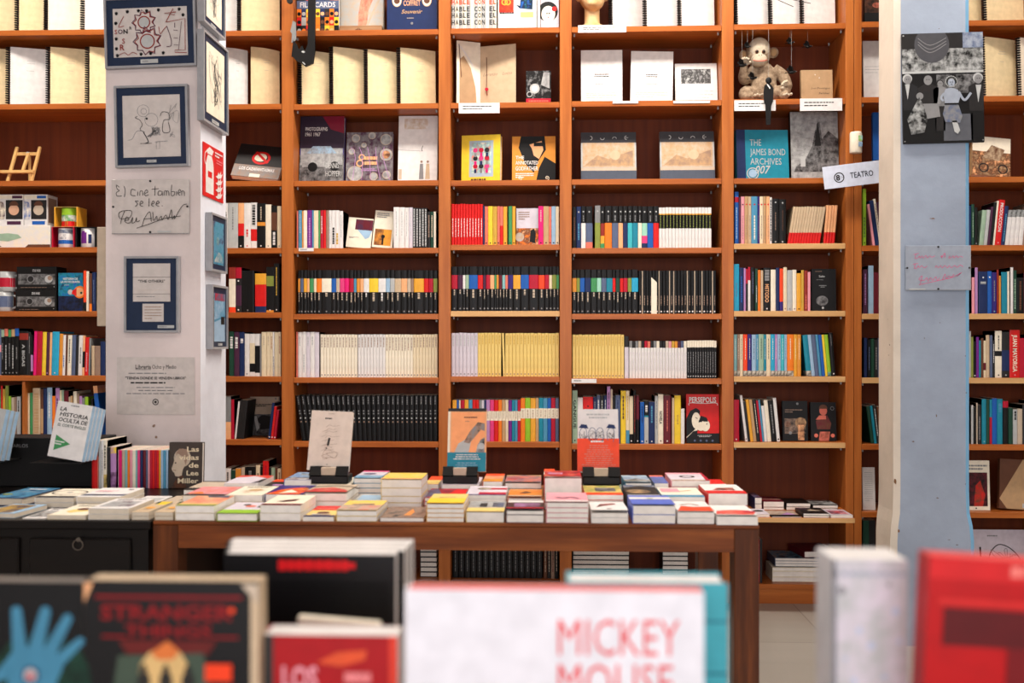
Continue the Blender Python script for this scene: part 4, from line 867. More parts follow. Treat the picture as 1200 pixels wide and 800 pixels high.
def a_(A):
    A.rect(0, 0, 1, 1, 'ph_blue_navy_teal'); A.rect(0, 0, 1, .4, 'ph_black_navy'); A.disc(.88, .5, .16, 'orange'); A.disc(.86, .5, .12, 'peach'); A.disc(.94, .48, .03, 'dkgreen'); A.disc(.5, .5, .07, 'silver'); A.poly([(.55, .46), (.75, .4), (.75, .6), (.58, .54)], 'red')
    A.text('HISTORIA DE', .5, .82, .055, 'white', wid=.6); A.text('LA FOTOGRAFIA', .5, .74, .055, 'white', wid=.8); A.lines(.25, .67, .75, .7, 1, 'silver')
facebook('blue and black photography history book facing out beside the mug boxes', 68.5, 97, 319.8, YS + .02, .03, 'navy', a_, 0, 4, name='book', cat='book')
def a_(A):
    A.rect(.1, .08, .9, .76, 'ph_black_maroon'); A.poly([(.3, .08), (.4, .5), (.6, .6), (.8, .3), (.7, .08)], 'ph_brown_red'); A.lines(.1, .8, .9, .93, 2, 'grey'); A.disc(.4, .04, .015, 'charcoal')
facebook('cream-bordered book with a dark red picture, lower shelf past the blue pillar', 1133, 1160.5, 540, YS + .03, .02, 'ivory', a_, 6, 7, name='book', cat='book', lean=3)
def a_(A): A.poly([(0, .2), (.6, 1), (1, 1), (1, 0), (.2, 0)], 'ph_kraft_tan'); A.rect(.6, .03, .95, .12, 'silver')
facebook('large brown book leaning on the lower shelf past the blue pillar', 1171, 1216, 539, YS + .03, .025, 'brown', a_, 6, 7, name='book', cat='book', lean=5, roll=3)
def a_(A):
    A.curve([(.25, .35), (.3, .55), (.45, .7), (.65, .62), (.8, .4), (.6, .3), (.45, .4), (.3, .3)], .02, 'charcoal'); A.scribble(.3, .35, .75, .65, 12, .012, 'grey', 3); A.lines(.25, .85, .6, .9, 1, 'grey'); A.rect(.1, .45, .13, .65, 'charcoal'); A.rect(.9, .4, .94, .7, 'charcoal')
facebook('pale print of a charcoal drawing on the lowest shelf past the blue pillar', 1143, 1210, 622, 4.8, .004, 'lavender', a_, z=BOTZ, name='art_print', cat='print', lean=8, hard=False)
def a_(A): A.lines(.15, .2, .8, .9, 14, 'silver', .3)
facebook('white printed booklet leaning by the pale blue pillar, low shelf', 1011.5, 1026, 548, YS + .02, .01, 'white', a_, 6, 7, name='booklet', cat='booklet', lean=4, hard=False)
facebook('white typed sheets standing by the pale blue pillar, second shelf', 1012.5, 1036, 46.5, Y3, .01, 'white', lambda A: A.lines(.1, .45, .9, .6, 3, 'silver', .2), 6, 1, name='booklet', cat='booklet', lean=4, hard=False)
facebook('blue spine-like book beside the cream side of the blue pillar, third shelf', 1023.5, 1040, 131, Y3, .02, 'blue', lambda A: A.rect(.1, .1, .9, .3, 'navy'), 6, 2, name='book', cat='book', lean=2)
facebook('dark book with a pink hand picture, top shelf before the blue pillar', 1013, 1040, -30, Y3, .02, 'black', lambda A: (A.rect(0, .28, 1, 1, 'ph_black_brown'), A.disc(.55, .42, .09, 'ph_salmon_brown', ry=.05)), 6, 0, name='book', cat='book')
# white leaf slipped among the black booklets
a, b_ = at(763, 400, YS - .004), at(769.5, 400, YS - .004)
q = MB(); h = at(766, 325, YS).z - shz(4, 4); q.prism([(0, 0, 0), (b_.x - a.x, 0, 0), (b_.x - a.x, 0, h * .86), (0, 0, h)], (0, .0015, 0), 'ivory'); tag(q.build('paper_marker', loc=(a.x, YS - .012, shz(4, 4) + .0005)), 'white slant-topped paper marker standing before the slim black booklets', 'marker')

# ------------------------------------------------------------------ top rows: scripts and boxed things
_coil = {}
def coil_mesh(H):
    k = round(H, 3)
    if k not in _coil:
        q = MB(); n = int(H / .011)
        for i in range(n):
            z = .006 + (H - .012) * i / (n - 1)
            q.tube([(-.0055 + .0098 * math.cos(a), .000 + .0098 * math.sin(a), z + .0012 * math.sin(a)) for a in [2 * PI * j / 8 for j in range(9)]], .0024, 'black', 4, False)
        o = q.build('binding_coil'); _coil[k] = o.data; bpy.data.objects.remove(o)
    return _coil[k]
def script(label, x0, x1, ytop, bay, r, col, Y=4.72, W=.186, coil=True, t=.014, group=None, lean=2, bend=0, txt=True):
    zb = shz(bay, r); a, b = at(x0, 400, Y).x, at(x1, 400, Y + .05).x
    hi = bx(BAY[bay][1]) - .016; lo = bx(BAY[bay][0]) + .0225
    a = max(a, lo); b = min(b, hi)
    vis = b - a; W = vis * 1.06; ya = math.acos(1 / 1.06)
    H = at((x0 + x1) / 2, ytop, Y).z - zb
    root = empty('bound_script', label, 'script', (a, Y, zb + .001 + (t + .002) * math.sin(math.radians(lean))), (math.radians(-lean), 0, ya), group)
    n = 8
    def cur(u): return bend * math.sin(PI * u) - bend * .0
    q = MB()
    for i in range(n):
        u0, u1 = i / n, (i + 1) / n
        y0, y1 = -cur(u0), -cur(u1)
        z0, z1 = H - abs(bend) * .9 * u0, H - abs(bend) * .9 * u1
        q.add([(.004 + u0 * (W - .004), y0, 0), (.004 + u1 * (W - .004), y1, 0), (.004 + u1 * (W - .004), y1, z1), (.004 + u0 * (W - .004), y0, z0)], [(0, 1, 2, 3)], gloss(col, .22))
        q.add([(.004 + u0 * (W - .004), y0 + .0006, 0), (.004 + u1 * (W - .004), y1 + .0006, 0), (.004 + u1 * (W - .004), y1 + .0006, z1), (.004 + u0 * (W - .004), y0 + .0006, z0)], [(3, 2, 1, 0)], gloss(col, .22))
    if txt:
        A = Art(q, (.004, -abs(bend) - .0003, 0), (1, 0, 0), (0, 0, 1), W - .006, H)
        A.lines(.4, .72, .72, .8, 2, 'stone' if col != 'white' else 'silver', .22, centre=True); A.k = 1; A.lines(.42, .6, .66, .63, 1, 'stone' if col != 'white' else 'silver', .3, centre=True)
    q.build('front_cover', root)
    q = MB()
    for i in range(n):
        u0, u1 = i / n, (i + 1) / n
        x0_, x1_ = .006 + u0 * (W - .008), .006 + u1 * (W - .008); y0, y1 = -cur(u0) + .001, -cur(u1) + .001
        z0, z1 = H - .002 - abs(bend) * .9 * u0, H - .002 - abs(bend) * .9 * u1
        vs_ = [(x0_, y0, .001), (x1_, y1, .001), (x1_, y1 + t, .001), (x0_, y0 + t, .001), (x0_, y0, z0), (x1_, y1, z1), (x1_, y1 + t, z1), (x0_, y0 + t, z0)]
        fs_ = [(4, 5, 6, 7), (0, 1, 5, 4), (2, 3, 7, 6), (3, 2, 1, 0)] + ([(3, 0, 4, 7)] if i == 0 else []) + ([(1, 2, 6, 5)] if i == n - 1 else [])
        q.add(vs_, fs_, 'pagesw')
    q.build('pages', root)
    if coil:
        o = bpy.data.objects.new('binding_coil', coil_mesh(H)); C.objects.link(o); o.parent = root
    return root
TOPSC = [(0, -19, 20, 'manila'), (0, 21, 53, 'manila'), (0, 55, 98, 'ivory'), (0, 98, 140, 'white')]
names = {(0, 0, -19): 'cream spiral-bound script at the desk end of the top shelf', (0, 0, 21): 'cream spiral-bound script on the top shelf, one place from the desk end',
         (0, 0, 55): 'ivory spiral-bound script on the top shelf beside the pillar drawings', (0, 0, 98): 'white spiral-bound script half hidden by the doodle picture, top shelf'}
for b_, x0, x1, c_ in TOPSC: script(names[(0, 0, x0)], x0, x1, -52, 0, 0, c_)
for x0, x1, c_, l_ in ((-32, 9, 'manila', 'cream spiral-bound script cut off at the desk end, second shelf'), (10.5, 55, 'white', 'white spiral-bound script between cream ones, second shelf'), (57.5, 102, 'manila', 'cream spiral-bound script right of the white one, second shelf'), (103.5, 147, 'manila', 'cream spiral-bound script half hidden by the drawings pillar, second shelf')): script(l_, x0, x1, 54 + (x0 > 0) * 0, 0, 1, c_, bend=.0)
script('white spiral-bound script mostly hidden by the side drawings, top shelf', 240, 278, -50, 1, 0, 'white'); script('cream spiral-bound script right of the pillar, top shelf', 281.5, 327, -50, 1, 0, 'manila')
script('white unbound script with curled edge by the side drawings, second shelf', 264, 291.5, 55, 1, 1, 'white', coil=False, bend=.008, Y=4.74); script('cream unbound script with curled pages, second shelf by the pillar', 293, 328, 54, 1, 1, 'manila', coil=False, bend=.012, Y=4.74)
for i, (x0, x1, yt, l_) in enumerate(((350.5, 386.5, 58, 'cream spiral-bound script partly behind the black hanging ornament'), (389.5, 427, 54, 'cream spiral-bound script next to the hanging ornament one'), (430, 465.5, 57, 'cream spiral-bound script with a bright sheen, third of four'), (468.5, 510.5, 55, 'cream spiral-bound script against the bay upright, last of four'))): script(l_, x0, x1, yt, 2, 1, 'manila', bend=.004)
script('white spiral-bound script behind the plaster bust', 717, 756, -50, 4, 0, 'white', Y=4.80); script('white spiral-bound script in the middle of the bust shelf', 757, 795, -50, 4, 0, 'white'); script('white spiral-bound script at the upright of the bust shelf', 797.5, 842, -50, 4, 0, 'white')
script('white spiral-bound script above the toy monkey, at the first upright', 862.5, 901, -52, 5, 0, 'white'); script('white spiral-bound script above the toy monkey, middle one', 904, 938, -52, 5, 0, 'white'); script('white spiral-bound script above the small brown box', 941, 988, -52, 5, 0, 'white')
script('cream spiral-bound script at the pale blue pillar, top shelf', 1105, 1153, -58, 6, 0, 'manila'); script('cream spiral-bound script cut off by the frame edge, top shelf', 1155, 1203, -58, 6, 0, 'manila')
script('cream spiral-bound script beside the crowd photograph, second shelf', 1154, 1193, 42, 6, 1, 'manila', bend=.003); script('grey spiral-bound script cut off by the frame edge, second shelf', 1195.5, 1226, 43, 6, 1, 'ivory')
def titlepage(A): A.lines(.28, .5, .72, .58, 2, 'charcoal', .45, centre=True); A.lines(.35, .37, .68, .4, 1, 'grey', .4); A.lines(.12, .12, .88, .24, 3, 'stone', .25)
facebook('white typed script in a clear sleeve, under the bust', 681, 729.5, 57.5, Y3, .012, 'white', titlepage, 4, 1, name='bound_script', cat='script', lean=4, hard=False)
facebook('white typed script tilted a little, middle of the sleeve-covered three', 738.5, 788, 59, Y3, .012, 'white', titlepage, 4, 1, name='bound_script', cat='script', lean=4, hard=False, roll=1.5)
def a_(A): A.rect(.14, .5, .85, .86, 'ph_grey_silver_charcoal'); A.lines(.1, .1, .9, .35, 3, 'silver', .25)
facebook('white sheet with a grey photograph, beside the toy monkey bay upright', 792, 842.5, 72, Y3, .02, 'white', a_, 4, 1, name='bound_script', cat='script', lean=10, hard=False)
def a_(A):
    cs = ['red', 'amber', 'orange', 'yellow', 'navy', 'charcoal', 'silver', 'brick', 'gold', 'black']
    r = random.Random(5)
    for j in range(8):
        if j == 3: continue
        for i in range(9): A.k = 1; A.rect(i / 9, j / 8, (i + .98) / 9, (j + .98) / 8, r.choice(cs)); A.k = 2; A.disc((i + .5) / 9, (j + .4) / 8, .03, r.choice(['peach', 'black', 'silver', 'brown', 'orange']), 8)
    A.k = 3; A.rect(0, .375, 1, .5, 'slate'); A.text('FILM CARDS', .5, .4, .075, 'white', wid=.84)
facebook('colourful mosaic card box with FILM CARDS title, top shelf', 345.5, 397, -38, 4.72, .04, 'charcoal', a_, 2, 0, name='card_box', cat='box')
def a_(A): A.rect(0, 0, 1, 1, 'ph_silver_stone'); A.poly([(.42, 0), (.62, 0), (.66, .25), (.85, .5), (.7, .6), (.5, .45), (.43, .2)], 'ph_salmon_skin'); A.curve([(.6, 0), (.75, .2), (1, .5)], .03, 'stone')
zz = shz(2, 0) + .041
facebook('large pale book with a bare leg photograph, standing on a wooden plank box', 398, 449, -55, 4.79, .03, 'stone', a_, z=zz, lean=2)
a, b_ = at(397.5, 30, 4.73), at(447.5, 30, 4.73)
q = MB(); wm = wood('weathered_plank', (128, 92, 62), (170, 132, 96), (3, 20, 30), .6, 1.5); q.box(0, b_.x - a.x, 0, .17, 0, .040, wm, .002); A = Art(q, (0, 0, 0), (1, 0, 0), (0, 0, 1), b_.x - a.x, .04); A.ring(.45, .5, .2, .06, 'brown'); A.lines(.38, .4, .55, .6, 1, 'brown'); tag(q.build('plank_box', loc=(a.x, 4.73, shz(2, 0) + .0005)), 'long weathered wooden plank box under the pale leg book', 'box')
def a_(A):
    A.lines(.2, .6, .8, .68, 1, 'crimson', .8); A.text('COFFRET', .5, .42, .08, 'peach', wid=.34); A.text('Souvenir', .5, .3, .06, 'tan', wid=.42, shear=.3); A.lines(.4, .22, .6, .24, 1, 'stone'); A.disc(.5, .15, .02, 'grey')
    for u in (.2, .8): A.disc(u, .5, .075, 'ivory', ry=.1); A.disc(u, .49, .045, 'brown'); A.ring(u, .5, .075, .008, 'tan', ry=.1)
facebook('navy gift box with two oval portraits and copper lettering, top shelf', 453.5, 512, -38, 4.73, .05, 'navy', a_, 2, 0, name='gift_box', cat='box')
HB = [(.40, .075, 'vermilion'), (.29, .075, 'charcoal'), (.19, .075, 'charcoal'), (.08, .075, 'charcoal'), (.52, .07, 'charcoal'), (.64, .07, 'charcoal')]
row(3, 0, (528.6, 582), [S(4.5, -40, 'ivory' if i % 2 else 'silver', t=(.02, .97, 'grey', .12), L=(ch, HB), d=.16, label='slim pale spine bearing one red letter of the phrase across the top shelf', group='spines that spell a red phrase together') for i, ch in enumerate('HABLE CON EL')], phrase='x')
ROWS.pop('x', None)
def a_(A):
    A.rect(.03, .3, .4, 1, 'ph_red_vermilion'); A.disc(.2, .75, .1, 'olive'); A.rect(.06, .6, .37, .68, 'orange'); A.ring(.17, .46, .05, .02, 'gold'); A.ring(.25, .46, .05, .02, 'gold'); A.poly([(.46, .42), (.6, .5), (.6, 1), (.92, 1), (.88, .34), (.55, .36)], 'ph_blue_teal_black'); A.poly([(.46, .42), (.6, .8), (.56, .4)], 'white'); A.rect(.58, .22, .9, .3, 'butter'); A.lines(.05, .27, .5, .31, 1, 'charcoal', .6)
facebook('white book with red, blue and yellow blocks, top shelf over the scrapbook', 583.5, 629.5, -38, 4.73, .03, 'white', a_, 3, 0)
def a_(A): A.disc(.4, .3, .16, 'black'); A.disc(.42, .26, .11, 'ivory', ry=.13); A.disc(.75, .34, .04, 'red'); A.disc(.35, .27, .012, 'black'); A.disc(.48, .27, .012, 'black'); A.rect(.39, .2, .45, .215, 'red')
facebook('grey-white book with a black-haired face and red flower, top shelf', 633.5, 655, -38, 4.72, .03, 'lavender', a_, 3, 0)
row(3, 0, (630, 633), [S(3, -38, 'ivory', d=.1)], phrase='top shelf between the white block book and the face book')
# scrapbook, open
zb = shz(3, 1); a = at(534, 400, 4.80).x; mxx = at(563, 400, 4.80).x; b_ = at(606, 400, 4.78).x
t = empty('scrapbook', 'open aged scrapbook with brown cord and a red wax tag', 'scrapbook', (mxx, 4.80, zb + .001))
for side, W, yw in ((-1, mxx - a, -22), (1, b_ - mxx, 14)):
    q = MB(Matrix.Rotation(math.radians(-yw) if side < 0 else math.radians(-yw), 4, 'Z')); H = at(560, 50.5 if side < 0 else 55, 4.8).z - zb
    for i in range(9):
        w_ = W - .0015 * i; q.box(*( (-w_, -.0005) if side < 0 else (.0005, w_)), .0016 * i, .0016 * i + .0012, 0, H - .002 * i, 'stone' if i % 3 else 'ivory')
    A = Art(q, (-W if side < 0 else 0, 0, 0), (1, 0, 0), (0, 0, 1), W, H)
    if side < 0: A.poly([(.12, 0), (.12, .72), (.3, .78), (.6, .6), (.8, .3), (.85, .0)], 'kraft'); A.curve([(.05, .95), (.3, .85), (.7, .6), (.85, .2)], .02, 'white'); A.curve([(.1, .95), (.15, .7), (.2, .45)], .012, 'brown')
    else: A.rect(0, 0, 1, 1, 'beige'); A.text('Lorenzo', .08, .52, .05, 'taupe', align='L', shear=.4, bold=0); A.text('Lotto', .62, .52, .05, 'taupe', align='L', shear=.4, bold=0)
    q.build('page', t)
q = MB(); q.tube([(.03, -.012, .245), (.032, -.016, .2), (.031, -.018, .1)], .0016, 'brown'); q.build('cord', t)
q = MB(); q.lathe([(0, -.003), (.008, -.003), (.009, 0), (.008, .003), (0, .003)], 'crimson', 14, (.031, -.018, .09), 'Y'); q.tube([(.031, -.018, .082), (.034, -.018, .06)], .002, 'brick'); q.build('wax_seal', t)
def a_(A): A.rect(0, 0, 1, 1, 'ph_charcoal_grey_black'); A.disc(.35, .5, .14, 'silver'); A.disc(.35, .5, .09, 'white'); A.poly([(.6, .6), (.7, .95), (.95, .95), (.95, .5)], 'ph_silver_grey'); A.rect(0, 0, 1, .22, 'crimson'); A.ring(.14, .34, .08, .02, 'silver'); A.lines(.1, .06, .9, .18, 2, 'salmon')
facebook('small black book with white flare and crimson base, beside the scrapbook', 616.5, 645.5, 82.5, Y3, .02, 'black', a_, 3, 1, name='book', cat='book', lean=3)
# brown keepsake box beside the monkey
def a_(A): A.text('Los Domingos', .62, .4, .06, 'charcoal', wid=.6, bold=0, shear=.3); A.text('Saldos', .72, .24, .06, 'charcoal', wid=.35, bold=0, shear=.3); A.disc(.45, .85, .015, 'white'); A.disc(.58, .75, .015, 'white')
facebook('small flat brown square box with handwriting, beside the toy monkey', 939, 976, 81.5, 4.74, .02, 'kraft', a_, 5, 1, name='keepsake_box', cat='box', lean=3)

# ------------------------------------------------------------------ labels on shelf edges
def shelf_card(label, x0, x1, y0, y1, Y=YF - .004, n=2, txt=True, name='shelf_label', lean=0):
    a, b = at(x0, y1, Y), at(x1, y0, Y); w, h = b.x - a.x, b.z - a.z
    q = MB(); q.box(0, w, 0, .0012, 0, h, 'white'); A = Art(q, (0, 0, 0), (1, 0, 0), (0, 0, 1), w, h)
    if txt: A.lines(.1, .3, .8, .8, n, 'charcoal', .35)
    return tag(q.build(name, loc=a), label, 'label')
shelf_card('white typed label card under the open scrapbook', 537.5, 585.5, 120.3, 132.8)
shelf_card('white typed label card under the plaster bust', 677.5, 734, 29, 38.3)
shelf_card('white typed label card under the toy monkey feet', 860.5, 909, 117, 130)
shelf_card('white typed label card under the small brown box', 937.5, 987, 115, 130)
shelf_card('blank white label under the middle typed script', 718, 748, 118.2, 121.2, txt=False); shelf_card('blank white label under the grey photograph sheet', 789, 832, 117.8, 121, txt=False)
shelf_card('small white shelf label with a tiny emblem, fourth shelf, cream display book bay', 350, 367.5, 290.4, 294.2, n=1)
shelf_card('long white shelf label under the yellow booklets', 669.8, 699, 443.8, 448.6, n=1)
# ------------------------------------------------------------------ toy monkey and hanging figures
zb = shz(5, 1); mc = at(894.5, 100, 4.79)
fur = wood('plush_fur', (176, 154, 128), (128, 106, 84), (1, 1, 1), .95, 60, .5, None, .35, .65)
face = wood('plush_face', (206, 194, 172), (184, 168, 142), (1, 1, 1), .9, 50, .3)
root = empty('toy_monkey', 'beige plush toy monkey with big ears sitting on the shelf, one paw raised', 'toy', (mc.x + .002, mc.y, zb + .004))
def blob(name, parts, mat, parent, voxel=.005, limbs=()):
    q = MB()
    for c, r, R in parts: q.ell(c, r, mat, 16, 10, R)
    for pts, rs in limbs: q.tube(pts, rs, mat, 12)
    o = q.build(name, parent, smooth=True)
    m = o.modifiers.new('join', 'REMESH'); m.mode = 'VOXEL'; m.voxel_size = voxel; m.use_smooth_shade = True
    s_ = o.modifiers.new('soft', 'SMOOTH'); s_.iterations = 3; s_.factor = .6
    return o
I3 = Matrix.Identity(3)
Rx = lambda a: Matrix.Rotation(math.radians(a), 3, 'X')
Rz = lambda a: Matrix.Rotation(math.radians(a), 3, 'Z')
def limb(pts, rs, n=7):
    """smooth curve through joints"""
    P = [Vector(pts[0])] + [Vector(p) for p in pts] + [Vector(pts[-1])]; R = [rs[0]] + list(rs) + [rs[-1]]
    out, ro = [], []
    for i in range(1, len(P) - 2):
        for j in range(n):
            t = j / n; p0, p1, p2, p3 = P[i - 1:i + 3]
            out.append(.5 * ((2 * p1) + (p2 - p0) * t + (2 * p0 - 5 * p1 + 4 * p2 - p3) * t * t + (3 * p1 - p0 - 3 * p2 + p3) * t ** 3)); ro.append(R[i] * (1 - t) + R[i + 1] * t)
    out.append(P[-2]); ro.append(R[-2])
    return out, ro
body = blob('body', [((0, .0, .085), (.062, .052, .088), I3), ((0, .005, .15), (.052, .042, .05), I3),
    ((-.028, -.012, .240), (.060, .052, .070), I3), ((-.095, -.075, .018), (.022, .03, .018), I3), ((.078, -.08, .020), (.022, .028, .020), I3),
    ((-.102, -.05, .168), (.018, .016, .022), I3), ((.092, -.045, .055), (.026, .024, .030), I3)], fur, root, .0045,
    [limb([(-.045, .0, .16), (-.090, -.012, .115), (-.106, -.035, .125), (-.102, -.048, .165)], (.030, .026, .022, .018)),
     limb([(.045, .0, .165), (.085, -.005, .135), (.105, -.02, .085), (.092, -.045, .058)], (.030, .029, .025, .022)),
     limb([(-.035, .0, .04), (-.088, -.03, .05), (-.102, -.06, .024), (-.06, -.075, .022)], (.036, .032, .024, .020)),
     limb([(.035, .0, .04), (.07, -.04, .05), (.085, -.075, .024)], (.036, .03, .022))])
blob('face', [((-.028, -.030, .254), (.052, .040, .056), I3), ((-.034, -.055, .195), (.040, .034, .030), I3), ((-.034, -.068, .204), (.026, .02, .018), I3)], face, root, .004)
for sx, z in ((-1, .232), (1, .243)):
    q = MB(); cx = -.026 + sx * .070
    q.ell((cx, -.008, z), (.024, .009, .026), fur, 14, 9, Rz(-18 * sx)); e_ = q.build('ear', root, smooth=True)
    q = MB(); q.ell((cx - .001 * sx, -.0145, z), (.016, .006, .018), M('tan', .9), 14, 9, Rz(-18 * sx)); q.build('inner_ear', e_, smooth=True)
for ex in (-.046, -.014):
    q = MB(); q.ell((ex, -.0665, .232), (.0085, .006, .0095), M('brown', .3), 12, 8); q.ell((ex, -.0718, .232), (.005, .0024, .006), M('black', .1), 10, 6); q.build('eye', root, smooth=True)
q = MB(); q.tube([(-.034 + .036 * math.sin(a), -.070 - .019 * math.cos(a) , .196 - .014 * math.cos(a)) for a in [-1.15 + 2.3 * i / 14 for i in range(15)]], .0022, 'salmon', 6); q.build('mouth', root, smooth=True)
q = MB()
for nx_ in (-.040, -.028): q.ell((nx_, -.0875, .210), (.0026, .0018, .002), 'brown', 8, 5)
q.build('nostrils', root)
def hand(c, sgn, rz, name='paw'):
    for i in range(4):
        q = MB(); a = rz + (i - 1.5) * .35
        pts, rs = limb([(c[0] + .012 * math.cos(a), c[1] - .012, c[2] + .012 * math.sin(a)), (c[0] + .026 * math.cos(a), c[1] - .024, c[2] + .026 * math.sin(a)), (c[0] + .022 * math.cos(a), c[1] - .036, c[2] + .022 * math.sin(a))], (.0075, .0068, .005), 4)
        q.tube(pts, rs, face, 8); q.build('finger', root, smooth=True)
    q = MB(); a = rz - 1.2 * sgn
    pts, rs = limb([(c[0] + .008 * math.cos(a), c[1] - .008, c[2] + .008 * math.sin(a)), (c[0] + .024 * math.cos(a), c[1] - .02, c[2] + .022 * math.sin(a)), (c[0] + .022 * math.cos(a), c[1] - .034, c[2] + .02 * math.sin(a))], (.0078, .007, .005), 4)
    q.tube(pts, rs, face, 8); q.build('thumb', root, smooth=True)
hand((-.104, -.055, .172), 1, 1.5); hand((.090, -.062, .060), -1, 2.2)
for cx, cy in ((-.045, -.092), (.088, -.098)):
    for i in range(4): q = MB(); q.ell((cx + (i - 1.5) * .011, cy - .006, .018 + .004 * (i % 2)), (.0062, .012, .0065), face, 8, 6); q.build('toe', root, smooth=True)

def thread_bird(label, px, py, Y, s, seed):
    c = at(px, py, Y); top = shz(5, 0) - .0265
    root = empty('hanging_bird', label, 'hanging ornament', c)
    q = MB(); q.tube([(0, 0, .003 * s), (0, 0, top - c.z - .001)], .0004, 'silver', 4); q.build('thread', root)
    q = MB(); r = random.Random(seed)
    q.ell((0, 0, 0), (.010 * s, .006 * s, .0045 * s), 'black', 10, 7, Rz(r.uniform(-30, 30)))
    q.ell((.010 * s, 0, .003 * s), (.0045 * s, .004 * s, .004 * s), 'black', 8, 6); q.lathe([(.0018 * s, .0135 * s), (0, .019 * s)], 'grey', 6, (0, 0, .003 * s), 'X')
    q.build('bird_body', root, smooth=True)
    for sg in (-1, 1):
        q = MB(); q.prism([(-.006 * s, sg * .003 * s, .002 * s), (.006 * s, sg * .003 * s, .002 * s), (.002 * s, sg * .010 * s, .014 * s), (-.010 * s, sg * .016 * s, .018 * s), (-.013 * s, sg * .010 * s, .010 * s)], (0, 0, .0012), 'black'); q.build('wing', root)
    q = MB(); q.prism([(-.008 * s, -.003 * s, 0), (-.020 * s, -.006 * s, -.002 * s), (-.020 * s, .006 * s, -.002 * s), (-.008 * s, .003 * s, 0)], (0, 0, .0012), 'black'); q.build('tail', root)
thread_bird('black bird hanging on a thread before the dark shelf back, beside the monkey ear', 926, 50.5, 4.70, 1.2, 1); thread_bird('black bird hanging on a thread above the small brown box', 946.5, 55, 4.71, 1.3, 2)
thread_bird('black bird hanging before the monkey arm, lowest of the hanging birds', 927.5, 85, 4.685, 1.5, 4); thread_bird('black bird hanging beside the raised monkey paw', 869.5, 77, 4.685, 1.5, 5); thread_bird('black bird hanging against the monkey chest', 882, 92, 4.66, 1.4, 6); thread_bird('black bird hanging against the monkey brow', 876, 55, 4.68, 1.1, 7)
q = MB()
for p0_, p1_ in (((905, -3), (930, 8)), ((921, -2), (950, 4)), ((898, -6), (934, -4))):
    a_0, a_1 = at(p0_[0], p0_[1], 4.60), at(p1_[0], p1_[1], 4.60); q.tube([tuple(a_0), tuple(a_1)], .0014, 'black', 6)
a_0 = at(921, -3, 4.60); q.tube([tuple(a_0), (a_0.x, 4.60, TOPZ + .4)], .0006, 'black', 5)
tag(q.build('hanging_mobile'), 'thin black crossed rods of a mobile hanging above the toy monkey', 'mobile')
# black suited figure cut-out hung before the shelf
c = at(900.5, 146, 4.655)
root = empty('suited_figure', 'small flat black figure of a suited man hung before the monkey shelf', 'figurine', (c.x, c.y, c.z))
k_ = 1 / 249.5
q = MB(); q.prism([(x * k_, 0, z * k_) for x, z in ((-2.6, 0), (2.4, 0), (3.2, 22), (5.4, 27), (6, 42), (3.2, 46), (1.6, 47.6), (-1.6, 47.6), (-4.6, 45), (-5.6, 38), (-5, 26), (-3.4, 23))], (0, .003, 0), 'black'); q.build('body', root)
q = MB(); q.ell((.001, .0015, 51 * k_), (.0145, .007, .016), 'black', 14, 9); q.build('head', root, smooth=True)
q = MB(); q.prism([(x * k_, -.001, z * k_) for x, z in ((-2, 46.4), (0, 43.5), (1.6, 41), (2.2, 42.4), (.2, 45.6), (-1.4, 47.2))], (0, .0008, 0), 'white'); q.build('collar', root)
q = MB(); q.tube([(.001, .0015, .22), (.001, .0015, shz(5, 0) - c.z - .03)], .0004, 'silver', 4); q.build('thread', root)

# plaster bust, cut off by the top of the photograph
c = at(695, 30, 4.77); zb = shz(4, 0)
skin = wood('aged_plaster', (222, 190, 142), (190, 148, 94), (1, 1, .6), .5, 14, .1)
root = empty('plaster_bust', 'honey-coloured plaster head and neck bust on the top shelf', 'bust', (c.x - .004, c.y + .01, zb + .004))
blob('bust', [((0, 0, .022), (.066, .05, .02), I3), ((0, 0, .20), (.070, .078, .095), I3), ((.006, -.035, .14), (.050, .045, .045), I3), ((0, -.076, .185), (.010, .012, .026), I3), ((0, -.07, .15), (.022, .014, .010), I3), ((0, -.062, .122), (.026, .018, .016), I3), ((-.068, .005, .18), (.012, .018, .028), I3), ((.068, .005, .18), (.012, .018, .028), I3)], skin, root, .004,
     [limb([(0, .005, .01), (0, .006, .05), (0, .008, .12)], (.050, .037, .036))])
for ex in (-.026, .026): q = MB(); q.ell((ex, -.071, .208), (.012, .008, .006), skin, 12, 8); q.build('eye', root, smooth=True)
q = MB(); q.ell((0, .015, .235), (.073, .078, .075), wood('bust_hair', (186, 130, 70), (150, 96, 46), (1, 1, 3), .6, 26, .3), 18, 12); q.build('hair', root, smooth=True)

# black hanging ornament in the bay of scripts
def hp(x, y): p = at(x, y, 4.63); return (p.x, 0, p.z)
cc = at(356, 0, 4.63)
root = empty('hanging_ornament', 'black jagged metal ornament hanging before the cream scripts and card box', 'ornament', (0, 4.63, 0))
q = MB(); q.prism([hp(*p) for p in ((361, -12), (369.5, -10), (369, 60), (367, 74), (358, 78), (353, 74), (347, 71), (343, 66), (341.5, 66), (343.5, 47), (348, 52), (350, 58), (354, 53), (357, 60), (360.5, 52))][::-1], (0, .012, 0), 'black'); q.build('blade', root)
q = MB(); q.prism([hp(*p) for p in ((343, 24), (346.5, 26), (347, 46), (344.5, 49), (341.5, 50), (342, 39), (340, 37), (341.5, 31))][::-1], (0, .008, 0), 'grey'); q.build('side_plate', root)
q = MB(); q.prism([hp(*p) for p in ((353, 60.5), (355.5, 59.5), (358, 61), (356, 62.3))][::-1], (0, -.002, 0), 'silver'); q.prism([hp(*p) for p in ((354, 72.5), (356, 73.2), (358.5, 76), (356.5, 75.6))][::-1], (0, -.002, 0), 'silver'); q.build('shiny_chips', root)
